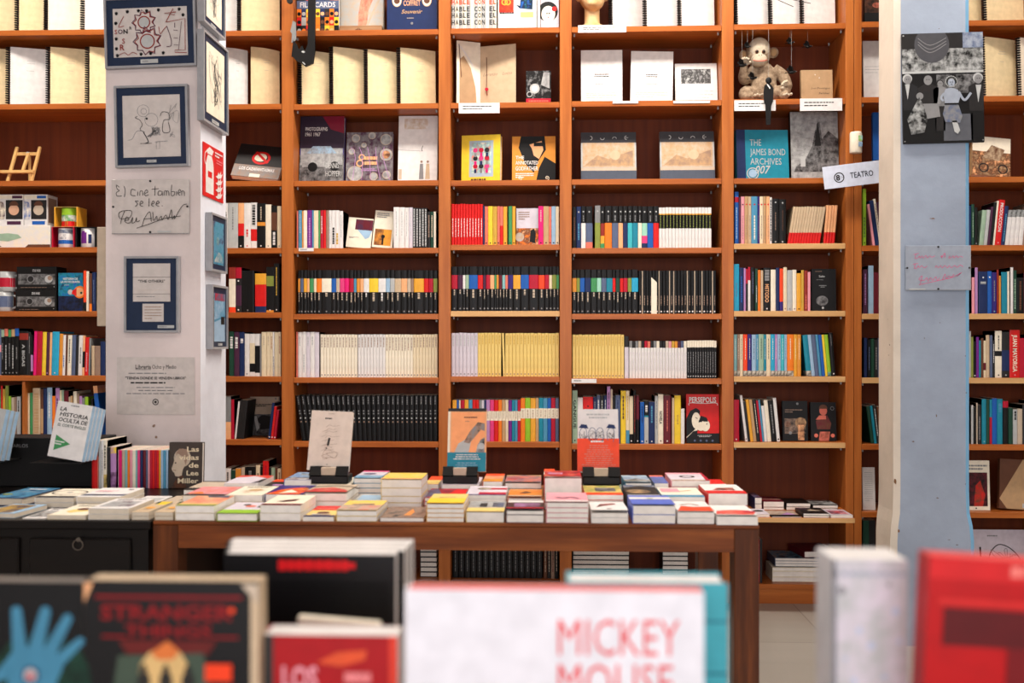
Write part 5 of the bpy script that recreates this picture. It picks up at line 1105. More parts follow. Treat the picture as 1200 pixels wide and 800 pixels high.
p0 = hp(339.5, 1); q = MB(); q.lathe([(0, -.006), (.013, -.006), (.014, 0), (.013, .008), (0, .008)], 'charcoal', 16, (p0[0], .0, p0[2]), 'Y'); q.tube([(p0[0], .004, p0[2]), hp(352, -6), hp(362, -9)], .002, 'black'); q.build('hook_disc', root)
q = MB(); q.tube([hp(362, -9), (hp(362, 0)[0], 0, TOPZ - .002)], .001, 'black', 5); q.tube([hp(344, 25), hp(348, -9)], .0008, 'black', 5); q.build('wire', root)

# ------------------------------------------------------------------ signs, pillar pictures
pm_ = at(966, 195, 4.62); 
a, b_ = at(966.5, 208, 4.60), at(1033, 208, 4.60)
w_, h_ = .262, .103
root = empty('aisle_sign', 'white TEATRO sign board fixed to the uprights, slightly tilted', 'sign', (a.x, 4.60, at(966, 222, 4.60).z), (0, math.radians(-6.6), 0))
q = MB(); q.box(0, w_ * 1.02, 0, .003, 0, h_, (206, 212, 226), .0008); A = Art(q, (0, 0, 0), (1, 0, 0), (0, 0, 1), w_, h_)
A.ring(.27, .45, .23, .045, 'charcoal'); A.text('8', .25, .33, .24, 'charcoal', bold=.04); A.text('1/2', .32, .42, .10, 'charcoal', bold=0)
A.text('TEATRO', .66, .36, .25, (52, 56, 66), wid=.40, bold=.01); q.build('board', root)
q = MB(); q.box(.13, .15, .0032, 4.667 - 4.60, .05, .065, 'silver'); q.build('bracket', root)
c = at(1000.5, 181, 4.668); q = MB()
q.lathe([(0, 0), (.025, 0), (.027, .004), (.027, .090), (.024, .097), (0, .098)], 'ivory', 22); A = Art(q, (.004, -.0272, .02), (1, 0, .0), (0, 0, 1), .018, .06); A.rect(0, .55, 1, .95, 'ph_lime_paleblue'); A.rect(0, .1, 1, .45, 'ph_paleblue_slate')
tag(q.build('air_freshener', smooth=True, loc=(c.x, 4.638, c.z - .0)), 'small round white dispenser fixed on the upright above the TEATRO sign', 'dispenser')

def picture(label, cx, cz, w, h, Y, roll, art, mat='mat', mt=.12, thick=.022, rim=.008, plate=None, X=None, name='framed_picture', rimc='frame'):
    root = empty(name, label, 'picture', (cx, Y, cz) if X is None else (X, Y, cz), (0, math.radians(roll), 0) if X is None else (0, 0, PI / 2))
    T = Matrix.Translation((-w / 2, 0, -h / 2))
    fr = M(rimc, .3)
    q = MB(T)
    for x0, x1, z0, z1 in ((0, w, 0, rim), (0, w, h - rim, h), (0, rim, rim, h - rim), (w - rim, w, rim, h - rim)): q.box(x0, x1, -thick, 0, z0, z1, fr)
    q.box(rim, w - rim, -.004, 0, rim, h - rim, fr); q.build('frame', root)
    q = MB(T); q.box(rim, w - rim, -thick + .006, -.0045, rim, h - rim, mat)
    A = Art(q, (rim, -thick + .006, rim), (1, 0, 0), (0, 0, 1), w - 2 * rim, h - 2 * rim)
    if plate: A.k = 6; A.rect(plate[0], plate[1], plate[2], plate[3], 'silver'); A.lines(plate[0] + .02, plate[1], plate[2] - .02, plate[3], 1, 'grey', .3)
    q.build('mat_board', root)
    m0 = mt if isinstance(mt, tuple) else (mt, mt, 1 - mt, 1 - mt)
    q = MB(T); W2, H2 = (w - 2 * rim), (h - 2 * rim); x0, x1, z0, z1 = rim + m0[0] * W2, rim + m0[2] * W2, rim + m0[1] * H2, rim + m0[3] * H2
    q.box(x0, x1, -thick + .0045, -thick + .0058, z0, z1, 'fog' if mat == 'mat' else mat); A = Art(q, (x0, -thick + .0045, z0), (1, 0, 0), (0, 0, 1), x1 - x0, z1 - z0); art(A); q.build('drawing', root)
    return root
def box_at(x0, x1, y0, y1, Y):
    a, b = at(x0, y1, Y), at(x1, y0, Y); return (a.x + b.x) / 2, (a.z + b.z) / 2, b.x - a.x, b.z - a.z
YP = LCY0 - .0015
def a_(A):
    A.rect(0, 0, 1, 1, 'fog')
    def spiky(u, v, r, c, n, s_):
        rr = random.Random(s_); P = []
        for i in range(n * 2 + 1):
            a = 2 * PI * i / (n * 2); k = r * (1.38 if i % 2 else 1) * rr.uniform(.92, 1.08); P.append((u + k * math.cos(a) * A.H / A.W, v + k * math.sin(a)))
        P[-1] = P[0]; A.stroke(P, .022, c)
    for u, v, r in ((.42, .70, .17), (.46, .31, .20)):
        spiky(u, v, r, 'brick', 9, 3); spiky(u, v, r * 1.06, 'plum', 9, 5); A.disc(u, v, r * .72, 'silver'); A.ring(u, v, r * .78, .024, 'brick')
    for u, v in ((.05, .9), (.2, .93), (.35, .94), (.46, .93), (.62, .94), (.9, .94), (.95, .82), (.04, .7), (.04, .38), (.04, .18), (.05, .04), (.37, .05), (.5, .06), (.67, .06)):
        for an in (0, PI / 4, PI / 2, 3 * PI / 4): A.k = 8; A.stroke([(u - .02 * math.cos(an), v - .036 * math.sin(an)), (u + .024 * math.cos(an), v + .036 * math.sin(an))], .018, 'charcoal')
    A.curve([(.15, .84), (.1, .7), (.08, .62), (.15, .64)], .014, 'brick'); A.text('S', .04, .48, .09, 'brick'); A.text('O', .10, .48, .09, 'plum'); A.text('N', .17, .48, .09, 'black', bold=.03); A.text('R', .24, .56, .06, 'charcoal')
    A.text('S', .14, .28, .1, 'brick'); A.text('R', .12, .14, .12, 'brick'); A.curve([(.08, .05), (.15, .09), (.2, .04), (.26, .09), (.32, .05)], .012, 'brick')
    A.curve([(.62, .6), (.64, .45), (.68, .52), (.73, .6)], .013, 'brick'); A.curve([(.73, .6), (.78, .35), (.78, .2), (.72, .18)], .014, 'plum')
    A.stroke([(.72, .68), (.98, .74), (.97, .1), (.83, .1), (.83, .06), (.99, .04)], .014, 'brick'); A.stroke([(.72, .68), (.82, .95), (.84, .82), (.7, .86), (.86, .88)], .016, 'brick'); A.stroke([(.93, .68), (.88, .1)], .01, 'plum')
    for v in (.5, .34, .2): A.stroke([(.88, v), (.82, v + .01)], .01, 'plum'); A.stroke([(.84, .66), (.84, .56)], .012, 'plum')
cx, cz, w, h = box_at(121, 231, -6, 80.5, 3.53)
picture('framed red and black doodle of two spiky rings, top of the pillar', cx, cz, w * .975, h * .97, YP, -1.6, a_, mt=(.075, .13, .925, .87), plate=(.38, .03, .58, .09))
def a_(A):
    A.rect(0, 0, 1, 1, 'fog'); c = 'grey'
    for u, v, r in ((.36, .75, .10), (.5, .6, .11), (.37, .74, .05)): A.ring(u, v, r, .007, c)
    A.curve([(.26, .66), (.22, .64), (.3, .6), (.34, .52), (.3, .45), (.38, .4)], .009, 'charcoal'); A.curve([(.08, .28), (.16, .3), (.24, .42), (.36, .42)], .008, c); A.disc(.42, .62, .018, 'charcoal')
    A.curve([(.36, .4), (.42, .3), (.44, .24), (.38, .22)], .014, 'charcoal'); A.stroke([(.3, .22), (.5, .22)], .008, 'charcoal'); A.stroke([(.56, .24), (.78, .25)], .008, c); A.stroke([(.58, .24), (.58, .13), (.64, .13), (.64, .24)], .006, c)
    A.scribble(.42, .32, .66, .48, 26, .008, c, 2); A.curve([(.66, .66), (.7, .72), (.8, .7), (.82, .6), (.72, .58), (.7, .4), (.82, .4), (.8, .56)], .009, 'charcoal'); A.scribble(.8, .5, .98, .86, 10, .006, c, 5); A.scribble(.82, .3, .95, .42, 8, .006, c, 7)
cx, cz, w, h = box_at(134.5, 220.5, 98.5, 196.5, 3.53)
picture('framed pale pencil sketch of round-eared doodle shapes, navy mat', cx, cz, w, h * .985, YP, -1.2, a_, mt=(.085, .10, .915, .90), plate=(.42, .03, .56, .065))
def a_(A):
    A.rect(0, 0, 1, 1, 'fog'); A.stroke([(0, .64), (1, .64)], .01, 'charcoal'); A.text('"THE OTHERS"', .5, .5, .07, 'black', wid=.72, bold=.02); A.stroke([(0, .2), (1, .2)], .008, 'charcoal'); A.lines(.1, .1, .9, .16, 1, 'grey', .3); A.stroke([(.05, .3), (.95, .3)], .005, 'stone')
cx, cz, w, h = box_at(145.5, 209.5, 300, 389.5, 3.53)
r_ = picture('framed title card reading THE OTHERS, navy mat, halfway down the pillar', cx, cz, w, h, YP, 0, a_, mt=(.13, .40, .87, .93), plate=(.62, .03, .95, .07))
q = MB(); W2, H2 = w - .016, h - .016; q.box(-W2 * .18, W2 * .24, -.0178, -.0165, -H2 * .38, -H2 * .13, 'fog'); A = Art(q, (-W2 * .18, -.0178, -H2 * .38), (1, 0, 0), (0, 0, 1), W2 * .42, H2 * .25); A.lines(.1, .1, .9, .9, 5, 'taupe', .3); q.build('small_note', r_)
# signed glass plaques
def plaque(label, x0, x1, y0, y1, Yp, Yw, col, art, roll=0, studs='charcoal'):
    a, b = at(x0, y1, Yp), at(x1, y0, Yp); w, h = b.x - a.x, b.z - a.z
    root = empty('mounted_plaque', label, 'plaque', ((a.x + b.x) / 2, Yp, (a.z + b.z) / 2), (0, math.radians(roll), 0))
    T = Matrix.Translation((-w / 2, 0, -h / 2))
    q = MB(T); q.box(0, w, 0, .003, 0, h, gloss(col, .12), .0008); A = Art(q, (0, 0, 0), (1, 0, 0), (0, 0, 1), w, h)
    A.stroke([(0, .004), (1, .004)], .012, 'grey'); A.stroke([(1, 0), (1, 1)], .006, 'silver'); art(A); q.build('pane', root)
    for u, v in ((.5, .97), (.5, .03), (.02, .5), (.98, .5)): q = MB(T); q.lathe([(0, -.004), (.004, -.003), (.004, Yw - Yp - .0005)], studs, 8, (u * w, 0, v * h), 'Y'); q.build('fixing_clip', root)
    return root
def hw_a(A):
    c = 'black'; w = .011
    A.curve([(.10, .86), (.06, .9), (.07, .83), (.10, .8), (.06, .76), (.07, .70), (.13, .70)], w, c)                     # E
    A.curve([(.16, .88), (.175, .8), (.165, .68)], w, c)                                                                 # l
    A.curve([(.31, .8), (.26, .82), (.25, .72), (.31, .70)], w, c); A.stroke([(.34, .78), (.335, .70)], w, c)
    A.curve([(.365, .7), (.37, .78), (.40, .78), (.405, .7)], w, c); A.curve([(.43, .74), (.47, .77), (.45, .81), (.425, .75), (.44, .70), (.48, .72)], w, c)
    A.stroke([(.565, .88), (.56, .70)], w, c); A.stroke([(.52, .82), (.61, .83)], w, c); A.curve([(.65, .78), (.61, .78), (.605, .71), (.65, .72), (.655, .78), (.66, .7)], w, c)
    A.curve([(.68, .70), (.685, .78), (.71, .78), (.71, .7), (.715, .78), (.74, .77), (.745, .7)], w, c); A.curve([(.78, .9), (.775, .71), (.81, .71), (.815, .77), (.78, .77)], w, c); A.stroke([(.84, .78), (.84, .7)], w, c)
    A.curve([(.86, .74), (.90, .77), (.88, .81), (.86, .74), (.89, .70)], w, c); A.curve([(.91, .7), (.915, .78), (.94, .77), (.945, .69)], w, c)
    A.curve([(.35, .60), (.31, .60), (.34, .55), (.31, .50)], w, c); A.curve([(.37, .54), (.41, .57), (.385, .60), (.37, .53), (.41, .5)], w, c)
    A.curve([(.49, .65), (.485, .5)], w, c); A.curve([(.52, .54), (.56, .57), (.54, .60), (.52, .53), (.55, .5)], w, c); A.curve([(.58, .54), (.62, .57), (.60, .60), (.58, .53), (.62, .5)], w, c); A.disc(.66, .51, .008, c)
    A.curve([(.12, .18), (.14, .30), (.17, .42), (.10, .38), (.12, .28), (.24, .30), (.26, .42), (.14, .42)], w, c)
    A.curve([(.17, .24), (.23, .26), (.2, .31), (.18, .22), (.24, .20), (.28, .30), (.27, .20), (.31, .22), (.33, .30), (.33, .22), (.37, .24)], w, c)
    A.curve([(.40, .14), (.44, .30), (.50, .40), (.52, .22)], w, c); A.stroke([(.42, .27), (.53, .28)], w, c); A.curve([(.54, .40), (.55, .24), (.59, .32), (.60, .24), (.65, .32), (.66, .25), (.71, .34), (.74, .26), (.78, .44), (.79, .27), (.82, .33), (.82, .27), (.88, .42), (.93, .52), (.98, .54)], w, c)
    A.curve([(.33, .10), (.50, .18), (.70, .28), (.90, .32)], w, c)
    A.rect(.6, .02, .78, .05, 'silver')
plaque('clear plaque with black handwriting and underlined signature, on the pillar', 131, 221.5, 210, 274, LCY0 - .012, LCY0, 'fog', hw_a)
def hw_b(A):
    c = 'hotpink'; w = .009
    A.stroke([(.12, .80), (.20, .83)], w, c); A.curve([(.16, .82), (.14, .72), (.18, .72), (.21, .77), (.22, .72), (.25, .77), (.27, .72), (.31, .78), (.33, .72), (.37, .77), (.4, .74), (.45, .77)], w, c)
    A.curve([(.53, .75), (.56, .77), (.55, .72), (.60, .83), (.6, .73)], w, c); A.curve([(.68, .77), (.66, .72), (.7, .73), (.73, .77), (.74, .72), (.78, .77), (.8, .73), (.84, .76), (.88, .73)], w, c)
    A.stroke([(.11, .58), (.19, .6)], w, c); A.curve([(.15, .6), (.13, .49), (.17, .5), (.19, .55), (.21, .5), (.24, .55), (.28, .5), (.33, .54)], w, c); A.curve([(.45, .5), (.47, .55), (.5, .5), (.53, .55), (.56, .5), (.6, .55), (.64, .5), (.67, .55), (.7, .5), (.75, .55), (.79, .51), (.84, .56), (.88, .52)], w, c)
    A.curve([(.22, .14), (.25, .32), (.2, .24), (.28, .22), (.32, .28), (.34, .2), (.38, .28), (.41, .22), (.46, .3), (.48, .22), (.52, .28)], w, c); A.curve([(.56, .22), (.6, .36), (.62, .26), (.66, .32), (.7, .29), (.74, .36)], w, c); A.curve([(.2, .12), (.45, .2), (.7, .28), (.84, .38), (.78, .30), (.86, .40)], w, c); A.rect(.05, .01, .3, .04, 'silver')
plaque('clear plaque with faint pink handwriting on the pale blue pillar', 1061.5, 1137.5, 287.5, 340, RY0 - .014, RY0, 'bluegrey', hw_b)
# printed notice
a, b_ = at(137, 485.5, LCY0 - .003), at(228, 418.5, LCY0 - .003); w, h = b_.x - a.x, b_.z - a.z
q = MB(); q.box(0, w, 0, .001, 0, h, 'fog'); A = Art(q, (0, 0, 0), (1, 0, 0), (0, 0, 1), w, h)
A.text('Librería', .34, .80, .07, 'charcoal', wid=.2, bold=.02); A.stroke([(.24, .785), (.44, .785)], .008, 'charcoal'); A.text('Ocho y Medio', .61, .80, .07, 'charcoal', wid=.31, bold=0)
A.lines(.15, .70, .85, .74, 1, 'grey', .45); A.text('"TIENDA DONDE SE VENDEN LIBROS"', .5, .615, .045, 'charcoal', wid=.78, bold=.02); A.lines(.18, .53, .82, .58, 1, 'charcoal', .5); A.lines(.12, .34, .88, .5, 3, 'grey', .28, centre=True); A.ring(.5, .22, .055, .014, 'charcoal'); A.disc(.5, .22, .022, 'charcoal')
tag(q.build('paper_notice', loc=a), 'printed bookshop notice taped low on the pillar, with a small round emblem', 'notice')
q = MB()
for px, py, s in ((180, 499, .005), (183, 512, .005), (181, 498, .003)): c = at(px, py, LCY0 - .001); q.lathe([(0, -.002), (s, -.001), (s, .001)], 'taupe', 8, (c.x, c.y, c.z), 'Y')
o = q.build('trim_1'); o['kind'] = 'structure'
# pictures on the pillar's side
XS = LCX1 + .0015; XF = LCX1 + .026
def side_picture(label, x0, x1, y0, y1, art, **k):
    a, b = atx(x0, y1, XF), atx(x1, y0, XF); zt = atx(x0, y0, XF).z
    yb = min(b.y, LCY1 + .03)
    w, h = yb - a.y, zt - a.z
    return picture(label, 0, (a.z + zt) / 2, w, h, (a.y + yb) / 2, 0, art, X=XS, thick=XF - XS, **k)
def sc(seed):
    def a(A): A.rect(0, 0, 1, 1, 'ivory'); A.curve([(.45, .15), (.5, .4), (.4, .6), (.55, .85)], .02, 'charcoal'); A.scribble(.4, .15, .65, .8, 20, .012, 'charcoal', seed); A.scribble(.15, .1, .85, .9, 26, .007, 'grey', seed + 1)
    return a
side_picture('framed ink sketch on the pillar side, the topmost one cut by the frame', 239.5, 264.5, -40, 24.5, sc(11), mt=(.12, .12, .88, .9), plate=(.35, .03, .6, .07))
side_picture('framed ink sketch of scribbled figure lines on the pillar side, above the fire sign', 239, 268, 33.5, 140.5, sc(21), mt=(.12, .10, .88, .92), plate=(.35, .02, .65, .06))
def a_(A): A.rect(0, 0, 1, 1, 'ph_teal_navy_steel'); A.poly([(.1, .1), (.5, .3), (.9, .2), (.9, .05), (.1, .05)], 'ph_silver_teal'); A.disc(.4, .55, .1, 'ph_paleteal_navy'); A.rect(.1, .75, .9, .95, 'ph_steel_teal')
side_picture('framed blue picture on the pillar side, directly under the red fire sign', 248.5, 266.5, 248.5, 317, a_, mt=(.14, .1, .86, .9))
def a_(A): A.rect(0, 0, 1, 1, 'paleblue'); A.rect(.0, .5, 1, 1, 'ph_paleblue_steel'); A.poly([(.0, .45), (.5, .5), (1, .55), (1, .5), (.5, .46), (0, .4)], 'steel'); A.rect(.62, .36, .95, .52, 'black'); A.rect(.05, .85, .95, 1, 'ph_slate_crimson')
side_picture('framed pale blue picture with a small black block, lowest on the pillar side', 249.5, 267.5, 333, 409, a_, mt=(.12, .09, .88, .9), plate=(.4, .02, .7, .06))
# fire extinguisher sign
a = atx(237.8, 228.5, LCX1 + .003); b_ = atx(261.5, 177, LCX1 + .003); zt = atx(237.8, 165.5, LCX1 + .003).z
w, h = b_.y - a.y, zt - a.z
q = MB(); q.box(0, w, 0, .0025, 0, h, 'red'); A = Art(q, (0, 0, 0), (1, 0, 0), (0, 0, 1), w, h)
A.poly([(.12, .08), (.12, .62), (.18, .74), (.22, .80), (.40, .80), (.46, .72), (.5, .62), (.5, .08)], 'white'); A.rect(.22, .38, .42, .50, 'red'); A.poly([(.2, .82), (.42, .82), (.5, .92), (.3, .96), (.16, .88)], 'white'); A.curve([(.2, .88), (.08, .8), (.06, .66), (.12, .6)], .025, 'white')
for v in (.07, .2, .33, .46): A.poly([(.58, v), (.70, v - .03), (.86, v + .01), (.94, v + .11), (.84, v + .07), (.86, v + .15), (.76, v + .06), (.72, v + .11), (.68, v + .03)], 'white')
A.lines(.55, .82, .92, .94, 2, 'white', .5); A.lines(.62, .70, .92, .8, 2, 'pink', .3)
o = q.build('fire_extinguisher_sign', loc=(LCX1 + .004, a.y, a.z), rot=(0, 0, PI / 2)); tag(o, 'red sign with white fire extinguisher and flames on the pillar side', 'sign')
# frame seen edge-on at the pillar's left
q = MB(); zt = at(113, 266, 3.6).z; zl = at(113, 382, 3.6).z; xo = at(113.5, 300, 3.6).x
q.box(xo, LCX0 - .0005, 3.60, 3.80, zl, zt, M('stone', .4), .002); q.box(xo - .0015, xo, 3.615, 3.785, zl + .012, zt - .012, 'mat')
tag(q.build('framed_picture'), 'picture frame seen edge-on, on the far side of the pillar by the mug boxes', 'picture')
# crowd photograph on the blue pillar
a, b_ = at(1057.5, 168, RY0 - .012), at(1152.5, 38, RY0 - .012); w, h = b_.x - a.x, b_.z - a.z
root = empty('picture_board', 'black-and-white photograph board with a giant ball and a crowd, on the blue pillar', 'photograph', ((a.x + b_.x) / 2, RY0 - .012, (a.z + b_.z) / 2), (0, math.radians(-.9), 0))
T = Matrix.Translation((-w / 2, 0, -h / 2)); q = MB(T); q.box(0, w, 0, .008, 0, h, M('charcoal', .3), .001)
A = Art(q, (0, 0, 0), (1, 0, 0), (0, 0, 1), w, h)
A.rect(0, .655, 1, .86, 'ph_black_silver'); A.rect(0, .86, 1, 1, 'charcoal'); A.disc(.37, .88, .16, 'ph_charcoal_grey', ry=.155, a0=0, a1=2 * PI) if False else None
A.poly([(.37 + .215 * math.cos(t), min(1, .895 + .165 * math.sin(t))) for t in [2 * PI * i / 28 for i in range(28)]], (70, 70, 74))
for k2 in (-.6, -.1, .5): A.curve([(.2, .93 + k2 * .05), (.35, .86 + k2 * .06), (.55, .93 + k2 * .05)], .006, 'grey')
A.rect(.75, .86, 1, 1, 'ph_bluegrey_slate'); A.rect(0, .635, 1, .655, 'silver'); A.rect(0, 0, 1, .635, 'black'); A.rect(.42, .45, .9, .62, 'ph_black_grey'); A.rect(.5, .02, .86, .26, (84, 86, 92))
def person(u, v, s, top, bot, hair='black', face_='grey'):
    A.k = 12; A.disc(u, v, .045 * s, hair); A.k = 13; A.disc(u + .004, v - .012 * s, .036 * s, face_, ry=.042 * s); A.k = 12
    A.poly([(min(.995, max(.005, u + du * s)), v - dv * s) for du, dv in ((-.11, .30), (-.12, .08), (-.04, .045), (.05, .045), (.13, .08), (.11, .30))], top); A.k = 11
    vb = max(.01, v - .62 * s); ul, ur = max(.005, u - .1 * s), min(.995, u + .1 * s)
    A.poly([(ul + .01, vb), (ul, v - .28 * s), (ur, v - .28 * s), (ur - .01, vb)], bot)
    A.k = 14
    for e in (-.014, .014): A.k = 14; A.disc(u + .004 + e * s, v - .006 * s, .005 * s, 'black', 6)
person(.06, .59, .95, (30, 30, 32), 'black', 'silver'); A.k = 15; A.poly([(.03, .54), (.09, .54), (.06, .40)], 'silver')
person(.31, .585, 1.05, 'charcoal', 'black'); A.k = 15; A.poly([(.24, .36), (.44, .36), (.46, .24), (.28, .22)], 'grey'); A.disc(.21, .43, .032, 'grey'); A.poly([(.44, .44), (.50, .46), (.48, .36), (.42, .34)], 'grey')
person(.46, .545, .7, 'grey', 'charcoal', 'charcoal')
A.k = 18; A.poly([(.50, .44), (.53, .49), (.60, .50), (.68, .48), (.71, .42), (.68, .35), (.52, .35)], 'bluegrey'); A.poly([(.52, .355), (.68, .355), (.73, .24), (.70, .18), (.52, .19), (.49, .26)], 'ph_grey_slate')
A.k = 19; A.poly([(.60, .2), (.66, .2), (.70, .11), (.67, .08), (.63, .10)], 'silver'); A.curve([(.69, .46), (.76, .385), (.84, .45)], .022, 'bluegrey'); A.curve([(.51, .45), (.47, .41), (.50, .38)], .02, 'bluegrey'); A.rect(.51, .345, .69, .36, 'black')
for i in range(16): A.k = 20; t = i * .4; A.disc(.60 + .055 * math.cos(t), .555 + .038 * math.sin(t), .015, 'silver')
A.k = 21; A.disc(.60, .545, .032, 'bluegrey', ry=.034); A.k = 22; A.disc(.588, .55, .005, 'black', 6); A.disc(.612, .55, .005, 'black', 6); A.rect(.59, .527, .612, .532, 'charcoal')
person(.93, .585, 1.0, 'charcoal', 'black', 'silver'); A.k = 15; A.poly([(.90, .52), (.97, .52), (.93, .36)], 'silver')
A.k = 17; A.poly([(.05, .22), (.14, .34), (.2, .42), (.26, .34), (.30, .22), (.26, .1), (.1, .08)], 'ph_black_silver')
q.build('photograph', root)
q = MB(T)
for u, v in ((.02, .02), (.98, .02), (.02, .98), (.98, .98)): q.lathe([(0, -.003), (.003, -.002), (.003, 0)], 'silver', 8, (u * w, 0, v * h), 'Y')
q.build('fixing_clip', root)

# ------------------------------------------------------------------ desk-side shelf: easel, mugs, boxes
zb = shz(0, 2); wd = wood('pale_pine', (206, 160, 96), (226, 184, 120), (20, 20, 2), .5, 2)
a = at(5, 208, 4.74); root = empty('table_easel', 'small pale pine table easel on an otherwise bare shelf', 'easel', (a.x, 4.74, zb + .0045))
k_ = 1 / 246
def bar(p, r_, name): q = MB(); q.prism([(p[0][0] * k_ - r_, 0, p[0][1] * k_), (p[0][0] * k_ + r_, 0, p[0][1] * k_), (p[1][0] * k_ + r_, 0, p[1][1] * k_), (p[1][0] * k_ - r_, 0, p[1][1] * k_)], (0, .012, 0), wd); return q.build(name, root)
for p in (((3, 0), (9, 46)), ((32, 0), (37, 46))): o = bar(p, .006, 'leg'); o.rotation_euler = (math.radians(-14), 0, 0)
o = bar(((19, 12), (24, 38)), .006, 'centre_slat'); o.rotation_euler = (math.radians(-14), 0, 0); o.location = (0, .001, .0)
q = MB(); q.box(-5 * k_, 35 * k_, -.004, .022, 11 * k_, 14.5 * k_, wd, .001); q.build('ledge', root)
q = MB(); q.box(7 * k_, 35 * k_, .046, .056, 34 * k_, 38 * k_, wd, .001); q.build('cross_bar', root)
q = MB(); q.box(18 * k_, 21 * k_, .085, .091, 0, 36 * k_, wd, .001); q.build('rear_leg', root)
q = MB(); q.lathe([(0, -.006), (.007, -.005), (.007, .004), (0, .004)], 'silver', 12, (23 * k_, .045, 36.5 * k_), 'Y'); q.build('wing_nut', root)

def carton(label, x0, x1, y0, y1, Y, d, col, art, zbase, side=None, name='toy_box', cat='box', top=None):
    a, b = at(x0, 400, Y), at(x1, 400, Y); w = b.x - a.x
    z1 = at(x0, y0, Y).z; h = z1 - zbase if y1 is None else z1 - zbase
    root = empty(name, label, cat, (a.x, Y, zbase + .0006))
    q = MB(); q.box(0, w, 0, d, 0, h, col, .0012); A = Art(q, (0, 0, 0), (1, 0, 0), (0, 0, 1), w, h); art(A)
    if side: A = Art(q, (w, 0, 0), (0, 1, 0), (0, 0, 1), d, h); side(A)
    q.build('carton', root)
    return root, w, h, z1
z3 = shz(0, 3)
def a_(A):
    A.rect(0, .02, 1, .98, 'ph_white_ivory'); A.text('STAR WARS', .14, .78, .13, 'charcoal', wid=.12, bold=.03) if False else None
    A.text('STAR', .04, .84, .1, 'charcoal', wid=.12, bold=.03); A.rect(.02, .06, .42, .1, 'charcoal'); A.poly([(.70, .02), (.74, .16), (1, .16), (1, .02)], 'brown'); A.lines(.05, .15, .3, .2, 1, 'grey', .4)
    A.poly([(.3, .5), (.36, .62), (.5, .66), (.62, .6), (.66, .46), (.5, .3), (.38, .34)], 'sage')
r0, w0, h0, zt0 = carton('long white toy box with a plain pale green patch, under the two window boxes', -40, 59, 264.5, None, YS + .02, .12, 'white', a_, z3)
def win(fig, bg):
    def a(A):
        A.rect(0, .86, 1, .97, 'ivory'); A.rect(.55, .87, .95, .96, bg); A.rect(.3, .2, .97, .82, 'charcoal'); A.disc(.62, .5, .17, fig); A.disc(.62, .64, .15, 'brown', a0=0, a1=PI); A.rect(.35, .03, .9, .14, bg); A.poly([(0, .2), (.25, .2), (.3, .5), (.2, .75), (0, .8)], 'ph_%s_ivory' % bg)
    return a
carton('white window box with a small dark-haired toy figure, desk end of the pair', -2, 27.5, 228, None, YS + .03, .10, 'white', win('skin', 'plum'), zt0 + .0008)
carton('white window box with a small grey-haired toy figure, next to the mug boxes', 28.3, 55.5, 228, None, YS + .03, .10, 'white', win('stone', 'blue'), zt0 + .0008, side=lambda A: A.rect(.1, .1, .9, .9, 'taupe'))
def mug(name, label, x, Y, z, s, col, art, handle=1):
    c = at(x, 400, Y); root = empty(name, label, 'mug', (c.x, Y + .04 * s, z + .0006))
    q = MB(); q.lathe([(0, 0), (.036 * s, 0), (.0385 * s, .003), (.0385 * s, .09 * s), (.0365 * s, .0905 * s), (.035 * s, .088 * s), (.035 * s, .006), (0, .006)], gloss(col, .15), 26); art(q, s); q.build('cup', root, smooth=True)
    if handle: q = MB(); q.tube([(.036 * s + .026 * s * math.sin(PI * i / 12) * 1.0, 0, .045 * s + .030 * s * math.cos(PI * i / 12)) for i in range(13)], .0045 * s, gloss(col, .15), 8); q.build('handle', root, smooth=True)
    return root
def wrap(q, s, a0, a1, z0, z1, col, r=.0388):
    n = 10; vs, fs = [], []
    for i in range(n + 1):
        a = a0 + (a1 - a0) * i / n
        for z in (z0, z1): vs.append((r * s * math.cos(a), r * s * math.sin(a), z * s))
    for i in range(n): fs.append((2 * i, 2 * i + 2, 2 * i + 3, 2 * i + 1))
    q.add(vs, fs, col)
def mugbox(label, x0, x1, ytop, col, side, lab, mcol, dec, zbase):
    a, b = at(x0, 400, YS + .02), at(x1, 400, YS + .02); w = b.x - a.x; zt = at(x0, ytop, YS + .02).z; h = zt - zbase; d = .095
    root = empty('mug_box', label, 'box', (a.x, YS + .02, zbase + .0006))
    q = MB(); t_ = .0012
    q.box(0, w, 0, d, 0, t_, col); q.box(0, w, 0, d, h - t_, h, col); q.box(0, w, d - t_, d, t_, h - t_, col); q.box(w - t_, w, 0, d - t_, t_, h - t_, side); q.box(0, t_, 0, d - t_, t_, h - t_, side)
    q.box(t_, .006, 0, t_, t_, h - t_, side); q.box(w - .006, w - t_, 0, t_, t_, h - t_, side); q.build('carton', root)
    s = min((w - .014) / .077, (h - .004) / .0925)
    c_ = empty('mug', lab, 'mug', (a.x + w / 2, YS + .02 + .0035 + .0388 * s, zbase + .0006 + t_ + .0004))
    q = MB(); q.lathe([(0, 0), (.036 * s, 0), (.0385 * s, .003), (.0385 * s, .09 * s), (.0365 * s, .0905 * s), (.035 * s, .088 * s), (.035 * s, .006), (0, .006)], gloss(mcol, .15), 26); dec(q, s); q.build('cup', c_, smooth=True)
    q = MB(); q.tube([(.0 + .004 * math.sin(i), .037 * s + .007 * math.sin(PI * i / 8), .045 * s + .028 * s * math.cos(PI * i / 8)) for i in range(9)], .004 * s, gloss(mcol, .15), 8); q.build('handle', c_, smooth=True)
    return zt
def d1(q, s): wrap(q, s, PI * 1.1, PI * 1.9, .018, .036, 'blue'); wrap(q, s, PI * 1.1, PI * 1.9, .066, .084, 'ph_slate_silver'); wrap(q, s, PI * 1.3, PI * 1.6, .040, .062, 'ph_navy_white')
